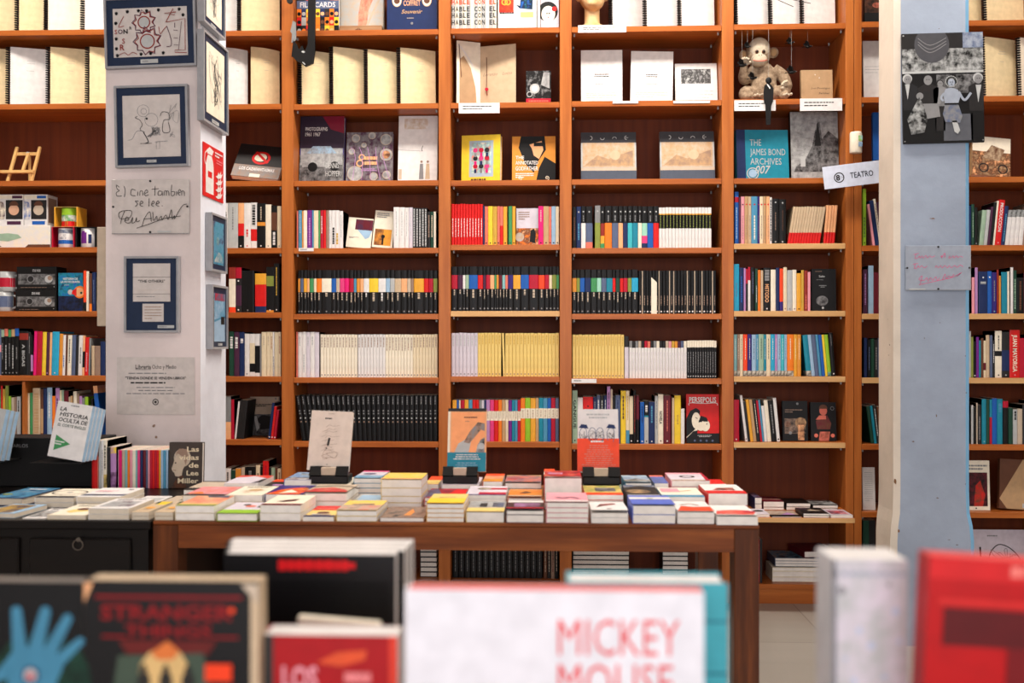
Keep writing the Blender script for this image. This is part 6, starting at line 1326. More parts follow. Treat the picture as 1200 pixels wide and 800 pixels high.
zt = mugbox('red-sided open mug box, under the green and red mug', 60.5, 87, 266, 'crimson', 'crimson', 'white mug with a blue and grey band pattern in a red-sided box', 'white', d1, z3)
def d2(q, s): wrap(q, s, PI * 1.25, PI * 1.52, .02, .07, 'purple'); wrap(q, s, PI * 1.58, PI * 1.70, .02, .062, 'navy'); wrap(q, s, PI * 1.3, PI * 1.45, .07, .078, 'purple')
mugbox('black open mug box at the pillar end of the mug shelf', 88.5, 112.3, 266, 'charcoal', 'black', 'white mug with purple and navy shapes, in the black box by the pillar', 'white', d2, z3)
def d3(q, s): wrap(q, s, PI * 1.02, PI * 1.98, .0, .026, 'red'); wrap(q, s, PI * 1.02, PI * 1.98, .026, .056, 'ph_white_green'); wrap(q, s, PI * 1.02, PI * 1.98, .056, .089, 'lime')
mugbox('yellow and grey open mug box stacked on the two lower mug boxes', 63.5, 91, 242.5, 'butter', 'gold', 'lime green mug with a red base inside the upper open box', 'lime', d3, zt + .0012)
z4 = shz(0, 4)
def bx_(A):
    A.rect(.04, .22, .96, .68, 'ph_charcoal_grey'); A.disc(.35, .46, .16, 'charcoal'); A.ring(.35, .46, .16, .03, 'grey'); A.disc(.8, .46, .17, 'silver'); A.disc(.83, .5, .1, 'taupe'); A.text('STAR WARS', .5, .78, .1, 'silver', wid=.2, bold=.05); A.lines(.1, .06, .85, .12, 1, 'taupe', .3); A.disc(.94, .12, .02, 'silver')
_, _, _, zt = carton('black mug gift box, lower of the two, with round grey emblems', 18, 66, 339.5, None, YS + .02, .10, 'black', bx_, z4, name='gift_box')
carton('black mug gift box, upper of the two, with round grey emblems', 19.5, 66.5, 312.5, None, YS + .025, .10, 'black', bx_, zt + .0008, name='gift_box')
def dm(q, s): wrap(q, s, PI * 1.1, PI * 1.98, .02, .062, 'crimson')
m2 = mug('mug', 'white mug with a dark band, standing lower at the desk end', 0, YS + .01, z4, 1.06, 'silver', lambda q, s: wrap(q, s, PI * 1.1, PI * 1.98, .02, .07, 'slate'))
mug('mug', 'white mug with a red band standing on the other mug', 3, YS + .01, z4 + .0905 * 1.06 + .0008, 1.06, 'silver', dm)
row(0, 4, (97.4, 115.8), [S(3.2, 317, 'vermilion', b=[(0, .22, K_)], k=0), S(3, 317.5, 'ivory'), .6, S(3, 320, 'brown', b=[(0, .2, 'orange')]), S(4.4, 319, 'navy', t=(.2, .8, 'slate')), S(1.6, 325, 'charcoal'), S(2.4, 352, 'ivory')], phrase='fifth shelf beside the photography history book')
# ------------------------------------------------------------------ books lying flat
def flat_book(label, cx, y0, z, w, d, t, col, art, rot=0, hard=False, name='paperback', cat='paperback', group=None, pages='pagesw', curl=0, spine=None):
    root = empty(name, label, cat, (cx, y0 + d / 2, z), (0, 0, math.radians(rot)), group)
    c = .0022 if hard else .0007; e = .003 if hard else .0004
    T = Matrix.Translation((-w / 2, -d / 2, 0))
    q = MB(T); q.box(0, w, 0, d, 0, c, col); q.box(0, .0018, 0, d, c, t - c, spine or col)
    # upper board, its near edge sprung up a little when the book has been handled
    n = 1
    def zc(v): return curl * (1 - v)
    for i in range(n):
        v0, v1 = i / n, (i + 1) / n
        a, b = zc(v0), zc(v1)
        vs = [(0, v0 * d, t - c + a), (w, v0 * d, t - c + a), (w, v1 * d, t - c + b), (0, v1 * d, t - c + b), (0, v0 * d, t + a), (w, v0 * d, t + a), (w, v1 * d, t + b), (0, v1 * d, t + b)]
        q.add(vs, [(3, 2, 1, 0), (4, 5, 6, 7), (0, 1, 5, 4), (2, 3, 7, 6), (1, 2, 6, 5), (3, 0, 4, 7)], col)
    k0 = len(q.v)
    if art:
        A = Art(q, (.0, 0, t), (1, 0, 0), (0, 1, 0), w, d); art(A)
        if curl:
            for i in range(k0, len(q.v)):
                x, y, zz_ = q.v[i]; q.v[i] = (x, y, zz_ + zc((y + d / 2) / d) + .0004)
    q.build('cover', root)
    q = MB(T); q.box(.0019, w - e, e, d - e, c + .0001, t - c - .0001, pages); q.build('pages', root)
    return root

def art_two(base, band, frac=.4, extra=None):
    def a(A):
        A.rect(0, 0, 1, 1, base); A.rect(0, 0, 1, frac, band)
        if extra: extra(A)
    return a
def art_pic(base, pic, u0=.15, v0=.2, u1=.85, v1=.7, title='charcoal', foot=None):
    def a(A):
        A.rect(0, 0, 1, 1, base); A.rect(u0, v0, u1, v1, pic)
        A.lines(.15, min(.95, v1 + .06), .85, min(.98, v1 + .22), 2, title, .5)
        if foot: A.rect(0, 0, 1, .14, foot)
    return a
def art_blob(base, blob_, c2=None, foot=None):
    def a(A):
        A.rect(0, 0, 1, 1, base)
        A.poly([(.2, .35), (.35, .6), (.6, .7), (.82, .55), (.78, .35), (.55, .28), (.4, .2)], blob_)
        if c2: A.disc(.55, .55, .12, c2)
        A.lines(.15, .78, .85, .92, 2, 'charcoal', .4)
        if foot: A.rect(0, 0, 1, .12, foot)
    return a
def stack(desc, x0, x1, Y, n, topy, col, art, d=.178, hard=False, z=TZ, rot=0, where='on the brown table', curl=0, pages='pagesw', others=None, ts=None, cat='paperback', name='paperback'):
    """n books; topy = photo row of the upper front edge"""
    a, b = at(x0, 400, Y), at(x1, 400, Y); w = b.x - a.x - .003
    H = at((x0 + x1) / 2, topy, Y).z - z
    ts = ts or [1] * n
    s = sum(ts); zz_ = z + .0006
    r = random
    for i in range(n):
        t = H * ts[i] / s - .0006
        top = i == n - 1
        if n == 1: lab = '%s, a single book %s' % (desc, where)
        elif top: lab = '%s, topmost of its stack %s' % (desc, where)
        elif n == 2: lab = 'lower copy under the %s, %s' % (desc, where)
        elif i == 0: lab = 'bottom copy in the stack of the %s, %s' % (desc, where)
        else: lab = '%s copy from the top under the %s, %s' % (ORD[n - 1 - i], desc, where)
        if len(lab.split()) > 16: lab = lab.replace(', ' + where, '').replace(' of its stack ' + where, ' of its stack')
        j = 0 if n == 1 else .0006
        flat_book(lab, (a.x + b.x) / 2 + r.uniform(-j, j), Y + r.uniform(0, .0015), zz_, w, d, t, col, art if top else None, rot=rot + (r.uniform(-.35, .35) if n > 1 else 0), hard=hard, curl=curl if top else 0, pages=pages, cat=cat, name=name)
        zz_ += t + .0006
    return zz_
R1, R2, R3 = 2.690, 2.885, 3.080
WT = 'at the table edge'
# nearest row, desk to table corner
stack('blue-edged book with an orange and dark cover', -22, 22, R1 + .02, 1, 601, 'paleblue', art_pic('paleblue', 'ph_ochre_navy', .05, .05, .8, .9), where='on the desk edge', rot=-6, d=.15, pages='pages')
stack('white book with a brown and black group photograph', 26, 54, R1, 1, 607, 'white', art_pic('white', 'ph_black_brown_silver', .05, .12, .95, .75), where='on the desk edge', pages='pages', d=.16)
stack('cream book with small brown shapes', 55, 101, R1, 1, 603.5, 'cream', art_blob('ivory', 'butter', 'brown'), where='on the desk edge', pages='pages')
stack('white book with a grey-violet framed picture', 103, 151.5, R1, 2, 596, 'white', art_pic('white', 'ph_grey_plum_silver', .12, .2, .88, .72, foot='white'), where='on the desk edge', pages='pages')
def a_(A): A.rect(0, 0, 1, 1, 'beige'); A.poly([(.3, 1), (1, 1), (.95, .72), (.45, .66)], 'yellow'); A.poly([(.1, 1), (.3, 1), (.4, .8), (.2, .75)], 'dkgreen'); A.disc(.5, .4, .08, 'gold'); A.lines(.3, .2, .8, .3, 2, 'taupe', .4)
stack('beige book with a yellow and green corner', 153.5, 176, R1, 2, 600, 'beige', a_, where='across desk and table corner', pages='pages', curl=.002) if False else None
stack('beige book with a yellow and green corner', 180, 203, R1, 2, 600, 'beige', a_, where='at the table end by the desk', pages='pages')
stack('beige book with a yellow spot', 153.5, 174.5, R1, 2, 600, 'stone', a_, where='on the desk end by the table', pages='pages')
stack('peach and green landscape book', 204.5, 251.5, R1, 2, 592.5, 'cream', art_two('ph_salmon_peach', 'olive', .12, lambda A: (A.poly([(.3, .98), (.9, .98), (.95, .8), (.4, .82)], 'ph_charcoal_slate'), A.rect(0, .12, 1, .2, 'butter'))), where=WT)
def a_(A): A.rect(0, 0, 1, 1, 'lavender'); A.rect(0, 0, 1, .3, 'lime'); A.disc(.55, .62, .09, 'salmon'); A.disc(.4, .75, .06, 'charcoal'); A.rect(.75, .5, .9, .7, 'ph_charcoal_grey')
stack('green-edged hardcover with a white and lime cover', 253, 302, R1 - .012, 1, 601, 'olive', a_, hard=True, where=WT)
stack('cream book with maroon band and dark gunlike shape', 304, 352.5, R1, 2, 592, 'ivory', art_two('ivory', 'maroon', .16, lambda A: A.poly([(.25, .35), (.5, .55), (.75, .6), (.7, .4), (.45, .3)], 'ph_charcoal_maroon')), where=WT)
def a_(A): A.rect(0, 0, 1, 1, 'butter'); A.rect(0, .6, 1, 1, 'red'); A.rect(0, 0, 1, .14, 'navy'); A.lines(.1, .66, .9, .8, 1, 'salmon', .6); A.disc(.5, .35, .1, 'brown'); A.rect(.2, .14, .8, .24, 'ph_silver_tan')
stack('red, cream and navy book', 354, 391.5, R1, 1, 605.5, 'ivory', a_, where=WT, rot=0)
stack('yellow book with a brownish crowd scene', 393.5, 442, R1, 2, 598.5, 'butter', art_two('ph_yellow_butter', 'ph_taupe_salmon_stone', .5, lambda A: [A.disc(.3 + .1 * i, .55, .06, 'taupe') for i in range(5)]), where=WT, curl=.002)
stack('dark brown book with an orange glow', 444, 497, R1, 1, 606.5, 'ph_brown_charcoal', lambda A: (A.rect(0, 0, 1, 1, 'ph_charcoal_brown_taupe'), A.poly([(.5, .2), (.6, .8), (.7, .5), (.66, .2)], 'ph_orange_amber')), where=WT)
stack('yellow book with cream top half', 499, 544, R1, 4, 590.5, 'gold', art_two('butter', 'yellow', .5, lambda A: A.curve([(.25, .55), (.5, .62), (.7, .6)], .05, 'taupe')), where=WT, curl=.003)
stack('thick book with yellow band and grey photographs', 545.5, 591, R1, 1, 600, 'butter', art_two('ph_grey_silver', 'butter', .35, lambda A: (A.rect(.3, .45, .5, .8, 'charcoal'), A.rect(.65, .45, .95, .85, 'ph_slate_charcoal'))), where=WT, curl=.002)
stack('black and lilac book with a bent-up white edge', 592.5, 637.5, R1, 2, 598.5, 'plum', lambda A: (A.rect(0, 0, 1, 1, 'ph_plum_charcoal'), A.rect(0, .72, 1, .95, 'white'), A.rect(.2, .2, .9, .6, 'ph_lilac_plum'), A.rect(0, 0, 1, .1, 'crimson')), where=WT, curl=.006, ts=[2, 1])
stack('pink book with a dark lizard-like shape', 639.5, 690, R1, 4, 589, 'pink', lambda A: (A.rect(0, 0, 1, 1, 'pink'), A.curve([(.25, .45), (.4, .35), (.6, .45), (.8, .3)], .08, 'plum'), A.rect(0, 0, 1, .1, 'white')), where=WT, curl=.003)
stack('white book with a red and grey brushstroke', 692.5, 737, R1, 2, 601, 'white', lambda A: (A.rect(0, 0, 1, 1, 'white'), A.poly([(.15, .3), (.3, .75), (.7, .85), (.75, .7), (.4, .5)], 'ph_charcoal_brick'), A.disc(.5, .15, .04, 'plum')), where=WT, curl=.008, ts=[1.2, 1])
stack('periwinkle-blue book with a white band', 740.5, 792, R1, 2, 592.5, 'periwinkle', lambda A: (A.rect(0, 0, 1, 1, 'periwinkle'), A.rect(0, .55, 1, .78, 'white'), A.disc(.5, .62, .05, 'olive')), where=WT, curl=.004)
stack('white book with an orange-red swirl', 793.5, 838, R1, 2, 600, 'white', lambda A: (A.rect(0, 0, 1, 1, 'white'), A.poly([(0, 0), (.2, .5), (.5, .4), (1, .45), (1, 0)], 'vermilion'), A.curve([(.2, .6), (.5, .7), (.7, .55)], .05, 'brown')), where=WT, curl=.003)
stack('white book with a red figure lying down', 839.5, 889, R1 - .014, 1, 605, 'white', lambda A: (A.rect(0, 0, 1, 1, 'white'), A.poly([(0, .05), (.1, .4), (.5, .5), (.9, .45), (1, .2), (.9, .02)], 'ph_salmon_red'), A.disc(.88, .3, .1, 'crimson')), where='at the table corner', curl=.004)
# second row
W2 = 'in the second row'
def a_(A): A.rect(0, 0, 1, 1, 'ph_slate_navy_steel'); A.lines(.2, .78, .9, .9, 1, 'white', .6); A.lines(.3, .55, .8, .62, 1, 'silver', .5); A.disc(.2, .3, .07, 'olive')
stack('large navy book with white title', -12, 31, R2 + .02, 1, 583, 'navy', a_, where='standing proud on the desk', rot=-5, hard=True, d=.2, pages='pages')
stack('white book with a black ring on its cover', 40, 87, R2, 2, 583, 'white', lambda A: (A.rect(0, 0, 1, 1, 'ivory'), A.rect(0, 0, 1, .18, 'charcoal'), A.ring(.5, .55, .3, .03, 'black', ry=.25), A.disc(.5, .55, .05, 'grey')), where='on the desk', pages='pages')
stack('white and pink book with a dark stripe', 89, 141, R2, 2, 582, 'white', lambda A: (A.rect(0, 0, 1, 1, 'white'), A.rect(0, .12, 1, .28, 'ph_black_slate'), A.disc(.8, .8, .05, 'charcoal'), A.lines(.1, .5, .6, .7, 2, 'pink')), where='on the desk', pages='pages')
stack('thin white book with grey edges', 143, 176, R2, 1, 592, 'white', lambda A: A.rect(.1, .2, .9, .8, 'silver'), where='on the desk before the striped spines', pages='pages')
stack('green-cornered white book', 180, 211, R2, 1, 592, 'white', lambda A: (A.rect(0, 0, 1, 1, 'stone'), A.poly([(.5, .5), (1, .7), (1, 1), (.6, 1)], 'dkgreen')), where='before the portrait book')
stack('salmon and charcoal landscape book', 213, 263, R2, 1, 580.5, 'beige', art_two('ph_salmon_pink', 'charcoal', .16, lambda A: A.poly([(.0, .2), (.3, .4), (.4, .2)], 'orange')), where=W2, rot=0)
stack('cream book with pale brown smudges', 265, 308, R2, 2, 580, 'ivory', art_blob('ivory', 'ph_beige_ivory', 'tan'), where=W2)
def a_(A): A.rect(0, 0, 1, 1, 'indigo'); A.poly([(0, 0), (.2, .5), (.5, .7), (.8, .8), (1, .5), (.9, 0)], 'ph_orange_red'); A.poly([(.3, .1), (.5, .5), (.8, .2)], 'ivory')
stack('indigo book with flame-red and cream shapes', 310, 355, R2, 2, 579, 'indigo', a_, where=W2)
stack('red-fronted book with a black arc', 356.5, 407, R2, 2, 578, 'stone', lambda A: (A.rect(0, 0, 1, 1, 'stone'), A.poly([(0, 0), (.1, .45), (.5, .6), (.95, .25), (.9, 0)], 'ph_salmon_crimson'), A.ring(.5, .3, .5, .06, 'charcoal', a0=.2, a1=PI - .2), A.rect(0, 0, 1, .1, 'red')), where=W2, curl=.004)
stack('grey-white low book with pale cover', 409, 444, R2, 1, 590, 'silver', lambda A: A.rect(.1, .1, .9, .9, 'paleblue'), where=W2)
stack('plain yellow-covered thick book', 446, 494.5, R2 + .03, 4, 562, 'butter', lambda A: (A.rect(0, 0, 1, 1, 'ph_butter_yellow'), A.rect(0, 0, 1, .12, 'peach')), where=W2, curl=.002, d=.15, ts=[.8, 1, 1.3, 1.3])
stack('crimson book with violet corner', 496.5, 543.5, R2, 3, 583, 'crimson', lambda A: (A.rect(0, 0, 1, 1, 'ph_crimson_maroon'), A.poly([(0, 0), (0, .8), (.2, 1), (.4, .3)], 'ph_slate_plum'), A.poly([(.5, .2), (1, .2), (1, .9), (.7, .9)], 'red')), where=W2)
stack('white book with crimson band and dark figures', 545.5, 593, R2, 4, 580, 'white', lambda A: (A.rect(0, 0, 1, 1, 'lavender'), A.rect(.3, 0, 1, .3, 'crimson'), A.rect(.45, .6, 1, .78, 'crimson'), A.disc(.4, .7, .12, 'ph_charcoal_stone'), A.rect(0, 0, 1, .06, 'indigo')), where=W2)
stack('orange book with a curled cover', 594.5, 635.5, R2, 3, 584, 'orange', lambda A: (A.rect(0, 0, 1, 1, 'ph_orange_amber'), A.poly([(.3, .4), (.5, .7), (.7, .5), (.5, .35)], 'brown'), A.rect(0, 0, 1, .12, 'stone')), where=W2, curl=.006)
stack('thick book with mottled crimson and violet cover', 637, 682, R2 + .02, 2, 560, 'crimson', lambda A: (A.rect(0, 0, 1, 1, 'ph_maroon_salmon_crimson'), A.rect(0, 0, 1, .2, 'ph_charcoal_grey'), A.rect(.1, .5, .5, .7, 'ph_lilac_salmon')), where=W2, ts=[.6, 2], d=.165)
stack('olive and vermilion book with a dark photograph', 685, 731, R2, 3, 579.5, 'vermilion', lambda A: (A.rect(0, 0, 1, 1, 'ph_olive_butter'), A.rect(0, 0, 1, .22, 'vermilion'), A.rect(.3, .35, .85, .75, 'ph_charcoal_grey')), where=W2)
stack('black book with grey hills', 734, 774, R2, 3, 579, 'charcoal', lambda A: (A.rect(0, 0, 1, 1, 'ph_charcoal_black'), A.disc(.4, .3, .2, 'ph_tan_charcoal'), A.poly([(0, .7), (.5, .9), (1, .75), (1, 1), (0, 1)], 'ph_grey_slate')), where=W2)
stack('cream book with a steel-blue front band', 776.5, 827, R2, 2, 582, 'steel', lambda A: (A.rect(0, 0, 1, 1, 'ivory'), A.rect(0, 0, 1, .2, 'steel'), A.curve([(.3, .7), (.5, .6), (.8, .7)], .06, 'tan'), A.rect(.05, .5, .5, .9, 'pink')), where=W2)
stack('thick red-fronted white book', 829, 876.5, R2, 2, 578, 'red', lambda A: (A.rect(0, 0, 1, 1, 'white'), A.rect(0, 0, 1, .3, 'red'), A.poly([(.2, .35), (.4, .6), (.8, .62), (.8, .35)], 'ph_charcoal_salmon')), where=W2, ts=[.5, 1])
# third row
W3 = 'in the back row'
stack('red and white torn-looking book', 262, 303, R3, 1, 566, 'white', lambda A: (A.rect(0, 0, 1, 1, 'lavender'), A.poly([(0, .7), (.5, .9), (1, .6), (1, 1), (0, 1)], 'ph_red_salmon'), A.poly([(.8, 0), (1, .1), (1, .6), (.9, .5)], 'charcoal')), where=W3, z=TZ)
stack('black book with a small violet emblem', 305, 330, R3, 1, 571, 'charcoal', lambda A: (A.rect(0, 0, 1, 1, 'charcoal'), A.disc(.6, .3, .1, 'lilac'), A.rect(0, .7, 1, 1, 'vermilion')), where=W3)
def a_(A): A.rect(0, 0, 1, 1, 'ph_blue_navy_paleblue'); A.poly([(0, 0), (.2, .3), (1, .2), (1, 0)], 'ph_plum_white'); A.rect(.6, .8, 1, 1, 'magenta'); A.rect(.3, .6, .8, .7, 'silver')
stack('blue book with silver and magenta streaks', 332, 364.5, R3, 2, 562, 'blue', a_, where=W3, rot=0)
stack('grey-white book with a pale sleeve', 214, 260, R3, 1, 574, 'charcoal', lambda A: (A.rect(0, 0, 1, 1, 'stone'), A.rect(0, 0, 1, .25, 'charcoal')), where=W3) 
stack('blue and white book with a dark oval', 414, 447, R3 + .02, 4, 560.5, 'steel', lambda A: (A.rect(0, 0, 1, 1, 'lavender'), A.rect(0, 0, 1, .35, 'ph_steel_paleblue'), A.disc(.4, .55, .12, 'navy', ry=.1), A.rect(0, .85, 1, 1, 'hotpink')), where=W3, curl=.002)
stack('red and yellow striped book', 497, 514, R3 + .02, 2, 567, 'red', lambda A: (A.rect(0, 0, 1, .5, 'butter'), A.rect(0, .5, 1, 1, 'vermilion')), where=W3)
stack('peach and red book beside the orange-blue display book', 565, 589, R3, 3, 564, 'salmon', lambda A: (A.rect(0, 0, 1, 1, 'ph_peach_salmon'), A.rect(0, .75, 1, 1, 'vermilion'), A.rect(0, 0, 1, .3, 'amber')), where=W3)
stack('grey book with red lettering and a curled cover', 591, 634.5, R3, 3, 566, 'grey', lambda A: (A.rect(0, 0, 1, 1, 'ph_slate_salmon'), A.lines(.05, .3, .5, .6, 2, 'crimson', .6), A.poly([(.0, .8), (.5, 1), (1, .8), (1, 1), (0, 1)], 'tan')), where=W3, curl=.004)
stack('vermilion-topped cream book', 637, 651, R3 + .10, 2, 556, 'vermilion', lambda A: (A.rect(0, 0, 1, 1, 'ivory'), A.rect(0, .5, 1, 1, 'vermilion')), where='behind the thick crimson book', d=.14)
stack('steel-grey patterned book with curled cover', 732, 764, R3, 3, 566, 'steel', lambda A: (A.rect(0, 0, 1, 1, 'ph_slate_silver_paleblue'), A.poly([(0, .3), (.5, .5), (1, .3), (1, 0), (0, 0)], 'ph_black_silver')), where=W3, curl=.004, rot=0)
stack('slate book with a blue-violet cover', 766, 784, R3, 2, 566, 'slate', lambda A: (A.rect(0, 0, 1, 1, 'ph_slate_periwinkle'), A.rect(0, .8, 1, 1, 'salmon')), where=W3)
stack('tall-piled pink-edged white book', 786.5, 833, R3, 4, 563, 'pink', lambda A: (A.rect(0, 0, 1, 1, 'lavender'), A.rect(0, .82, 1, 1, 'pink'), A.ring(.5, .5, .14, .05, 'charcoal'), A.rect(0, 0, 1, .1, 'stone'), A.poly([(.9, 0), (1, 0), (1, 1), (.95, 1)], 'crimson')), where=W3, ts=[1, .7, .5, 1])
stack('red-topped white book', 834.5, 856, R3, 2, 571, 'white', lambda A: (A.rect(0, 0, 1, 1, 'white'), A.rect(0, .4, 1, 1, 'red')), where=W3)
# table extension: books on the bookcase ledge
def ledge_stack(desc, x0, x1, Y, n, topy, col, art, d=.15, **k): return stack(desc, x0, x1, Y, n, topy, col, art, d=d, z=LEDZ, where='on the bookcase ledge', **k)
ledge_stack('white book with a black ink blot', 884, 902.5, 4.47, 1, 602.5, 'white', lambda A: (A.rect(0, 0, 1, 1, 'lavender'), A.disc(.5, .6, .15, 'charcoal')))
ledge_stack('grey and black film still book', 904, 939.5, 4.46, 1, 605, 'charcoal', lambda A: (A.rect(0, 0, 1, 1, 'ph_taupe_stone'), A.rect(0, 0, 1, .3, 'black'), A.poly([(.4, .3), (.7, .7), (.9, .3)], 'lilac')))
ledge_stack('black book with pale arm shape', 941, 972, 4.46, 2, 601.5, 'black', lambda A: (A.rect(0, 0, 1, 1, 'ph_black_charcoal'), A.poly([(.3, .5), (.5, .7), (.9, .5), (.5, .45)], 'stone'), A.rect(0, .7, .4, 1, 'ph_black_plum')))
ledge_stack('white book with a mauve portrait', 973.5, 1000, 4.46, 1, 603.5, 'white', lambda A: (A.rect(0, 0, 1, 1, 'lavender'), A.rect(.1, .15, .9, .85, 'ph_plum_pink'), A.disc(.5, .5, .1, 'crimson')))
ledge_stack('low maroon and grey book', 884, 893, 4.66, 2, 583, 'navy', lambda A: A.rect(0, 0, 1, 1, 'ph_slate_maroon'))
ledge_stack('thick maroon book', 894, 919, 4.66, 2, 587.5, 'maroon', lambda A: (A.rect(0, 0, 1, 1, 'maroon'), A.rect(0, .4, 1, .5, 'taupe')), ts=[.5, 1])
ledge_stack('wide black book', 921, 950, 4.66, 2, 589.5, 'black', lambda A: A.rect(0, 0, 1, 1, 'black'))
ledge_stack('black and silver speckled magazine-like book', 952, 982, 4.65, 2, 592, 'charcoal', lambda A: A.rect(0, 0, 1, 1, 'ph_black_silver'), curl=.003)
# --- lowest shelf: lying stacks
def low_stack(desc, x0, x1, Y, n, topy, col, where, d=.15, **k): return stack(desc, x0, x1, Y, n, topy, col, None, d=d, z=BOTZ, where=where, hard=True, cat='book', name='book', **k)
low_stack('black-covered white-paged book', 671, 738, 4.75, 7, 640, 'black', 'on the lowest shelf under the table')
low_stack('black-edged book', 776, 807, 4.75, 7, 641, 'black', 'on the lowest shelf by the table leg', d=.14)
low_stack('grey-paged dark book', 492, 512.5, 4.75, 6, 641, 'charcoal', 'on the lowest shelf behind the red-titled books')
low_stack('ivory book with reddish print', 905, 966, 4.72, 3, 665, 'ivory', 'on the lowest shelf beyond the table leg', ts=[1, 1.2, .8])
zt = at(930, 662, 4.72).z
stack('large glossy photo magazine', 908, 972, 4.73, 3, 654, 'slate', lambda A: A.rect(0, 0, 1, 1, 'ph_charcoal_tan_steel'), z=at(930, 665, 4.72).z + .003, where='on the ivory books of the lowest shelf', d=.17, cat='magazine', name='magazine')
zq = at(930, 654, 4.73).z + .004
flat_book('dark maroon hardcover lying askew on top of the lowest shelf pile', at(957, 650, 4.75).x, 4.735, zq, .16, .19, .030, 'maroon', None, rot=9, hard=True, name='book', cat='book')
row(5, 6, (888, 893.5), [S(2.4, 632, 'crimson', t=(.2, .9, 'pink')), S(3, 632, 'charcoal')], phrase='lowest shelf beyond the table leg', zbase=BOTZ)

# ------------------------------------------------------------------ display books on black stands
def stand_book(label, lab2, x0, x1, y0, y1, xs0, xs1, ys0, ys1, Y, col, art, lift_books=None, sidecol=None, extra=0, roll=0, yawd=0):
    a, b = at(xs0, 400, Y), at(xs1, 400, Y); z0, z1 = at(xs0, ys1, Y).z, at(xs0, ys0, Y).z; w = b.x - a.x; h = z1 - z0
    root = empty('book_stand', lab2, 'book stand', ((a.x + b.x) / 2, Y, z0 + .0006))
    q = MB(); q.box(-w / 2, w / 2, 0, .075, 0, h * .45, M('black', .35), .002)
    q.prism([(-w / 2, 0, h * .45), (-w / 2 + .0, -.004, h * .5), (-w / 2, .018, h), (-w / 2, .024, h), (-w / 2, .075, h * .45)], (w * .30, 0, 0), M('black', .35)); q.prism([(w * .18, 0, h * .45), (w * .18, -.004, h * .5), (w * .18, .016, h), (w * .18, .020, h), (w * .18, .010, h * .45)], (w * .32, 0, 0), M('black', .35)); q.build('stand_body', root)
    q = MB(); q.box(-w * .2, w * .18, .006, .016, h * .48, h * .95, 'stone', .001); q.build('clip', root)
    q = MB(); q.prism([(-w * .3, .062, h * .4), (-w * .3, .11, h * 2.6), (-w * .3, .114, h * 2.6), (-w * .3, .074, h * .4)], (w * .6, 0, 0), M('black', .35)); q.build('back_rest', root)
    a, b = at(x0, 400, Y + .02), at(x1, 400, Y + .02); bz = z0 + h * .46 + .004; zt_ = at((x0 + x1) / 2, y0, Y + .05).z
    lean = 12; la = math.radians(lean); bw = b.x - a.x; t = .018; bh = (zt_ - bz - t * math.sin(la)) / math.cos(la)
    r2 = empty('display_book', label, 'book', ((a.x + b.x) / 2, Y + .030, bz + .003 + t * math.sin(la) + abs(math.sin(math.radians(roll))) * bw / 2), (-la, math.radians(roll), math.radians(yawd)))
    T = Matrix.Translation((-bw / 2, 0, 0))
    q = MB(T); q.box(0, bw, 0, .0008, 0, bh, col); q.box(0, bw, t - .0008, t, 0, bh, col); q.box(0, .002, .0008, t - .0008, 0, bh, sidecol or col); A = Art(q, (0, 0, 0), (1, 0, 0), (0, 0, 1), bw, bh); art(A); q.build('cover', r2)
    q = MB(T); q.box(.0025, bw - .001, .0009, t - .0009, .001, bh - .001, 'pagesw'); q.build('pages', r2)
    return r2
def pedestal(desc, x0, x1, Y, ytop, n, col, art=None, cu=0):
    return stack(desc, x0, x1, Y, n, ytop, col, art, where='carrying the black stand', d=.17)
ped = [('pale book with a red corner', 362, 411, 'ivory'), ('white and grey book', 517, 562, 'lavender'), ('pale green-edged book', 684, 729, 'sage')]
YD = R3 + .004
for (dd, x0, x1, cc), yb in zip(ped, (567, 567, 569)): stack(dd, x0, x1, YD, 2, yb + .5, cc, lambda A: A.rect(.1, .1, .9, .5, 'ph_red_charcoal'), where='under a black book stand', d=.17)
def a_(A):
    A.rect(0, 0, 1, 1, (216, 200, 186)); A.text('Fugacidad', .5, .865, .022, 'charcoal', wid=.34, bold=0) if False else A.lines(.34, .86, .68, .885, 1, 'charcoal', .9); A.lines(.42, .945, .62, .96, 1, 'taupe', .5)
    A.poly([(.43, .42), (.46, .55), (.51, .54), (.48, .41)], 'black'); A.disc(.43, .37, .012, 'charcoal')
    for i, (u, v) in enumerate(((.7, .76), (.62, .70), (.66, .66), (.72, .58), (.6, .52), (.68, .45), (.55, .40), (.6, .36))): A.curve([(.38, v - .04), (.45, v), (.55, v - .015), (u, v)], .004, 'taupe')
    for v in (.66, .58, .5, .42, .34): A.curve([(.3, v - .02), (.36, v), (.42, v + .01)], .004, 'taupe')
    A.scribble(.3, .18, .75, .34, 12, .004, 'taupe', 4); A.disc(.48, .10, .008, 'charcoal'); A.lines(.38, .05, .6, .075, 1, 'taupe', .5)
stand_book('cream display book with a fine branching line drawing, on a black stand', 'black angled book stand holding the cream display book', 358.5, 407.5, 484, 548, 362, 407.5, 547, 566.5, YD + .008, (216, 200, 186), a_, roll=2.2)
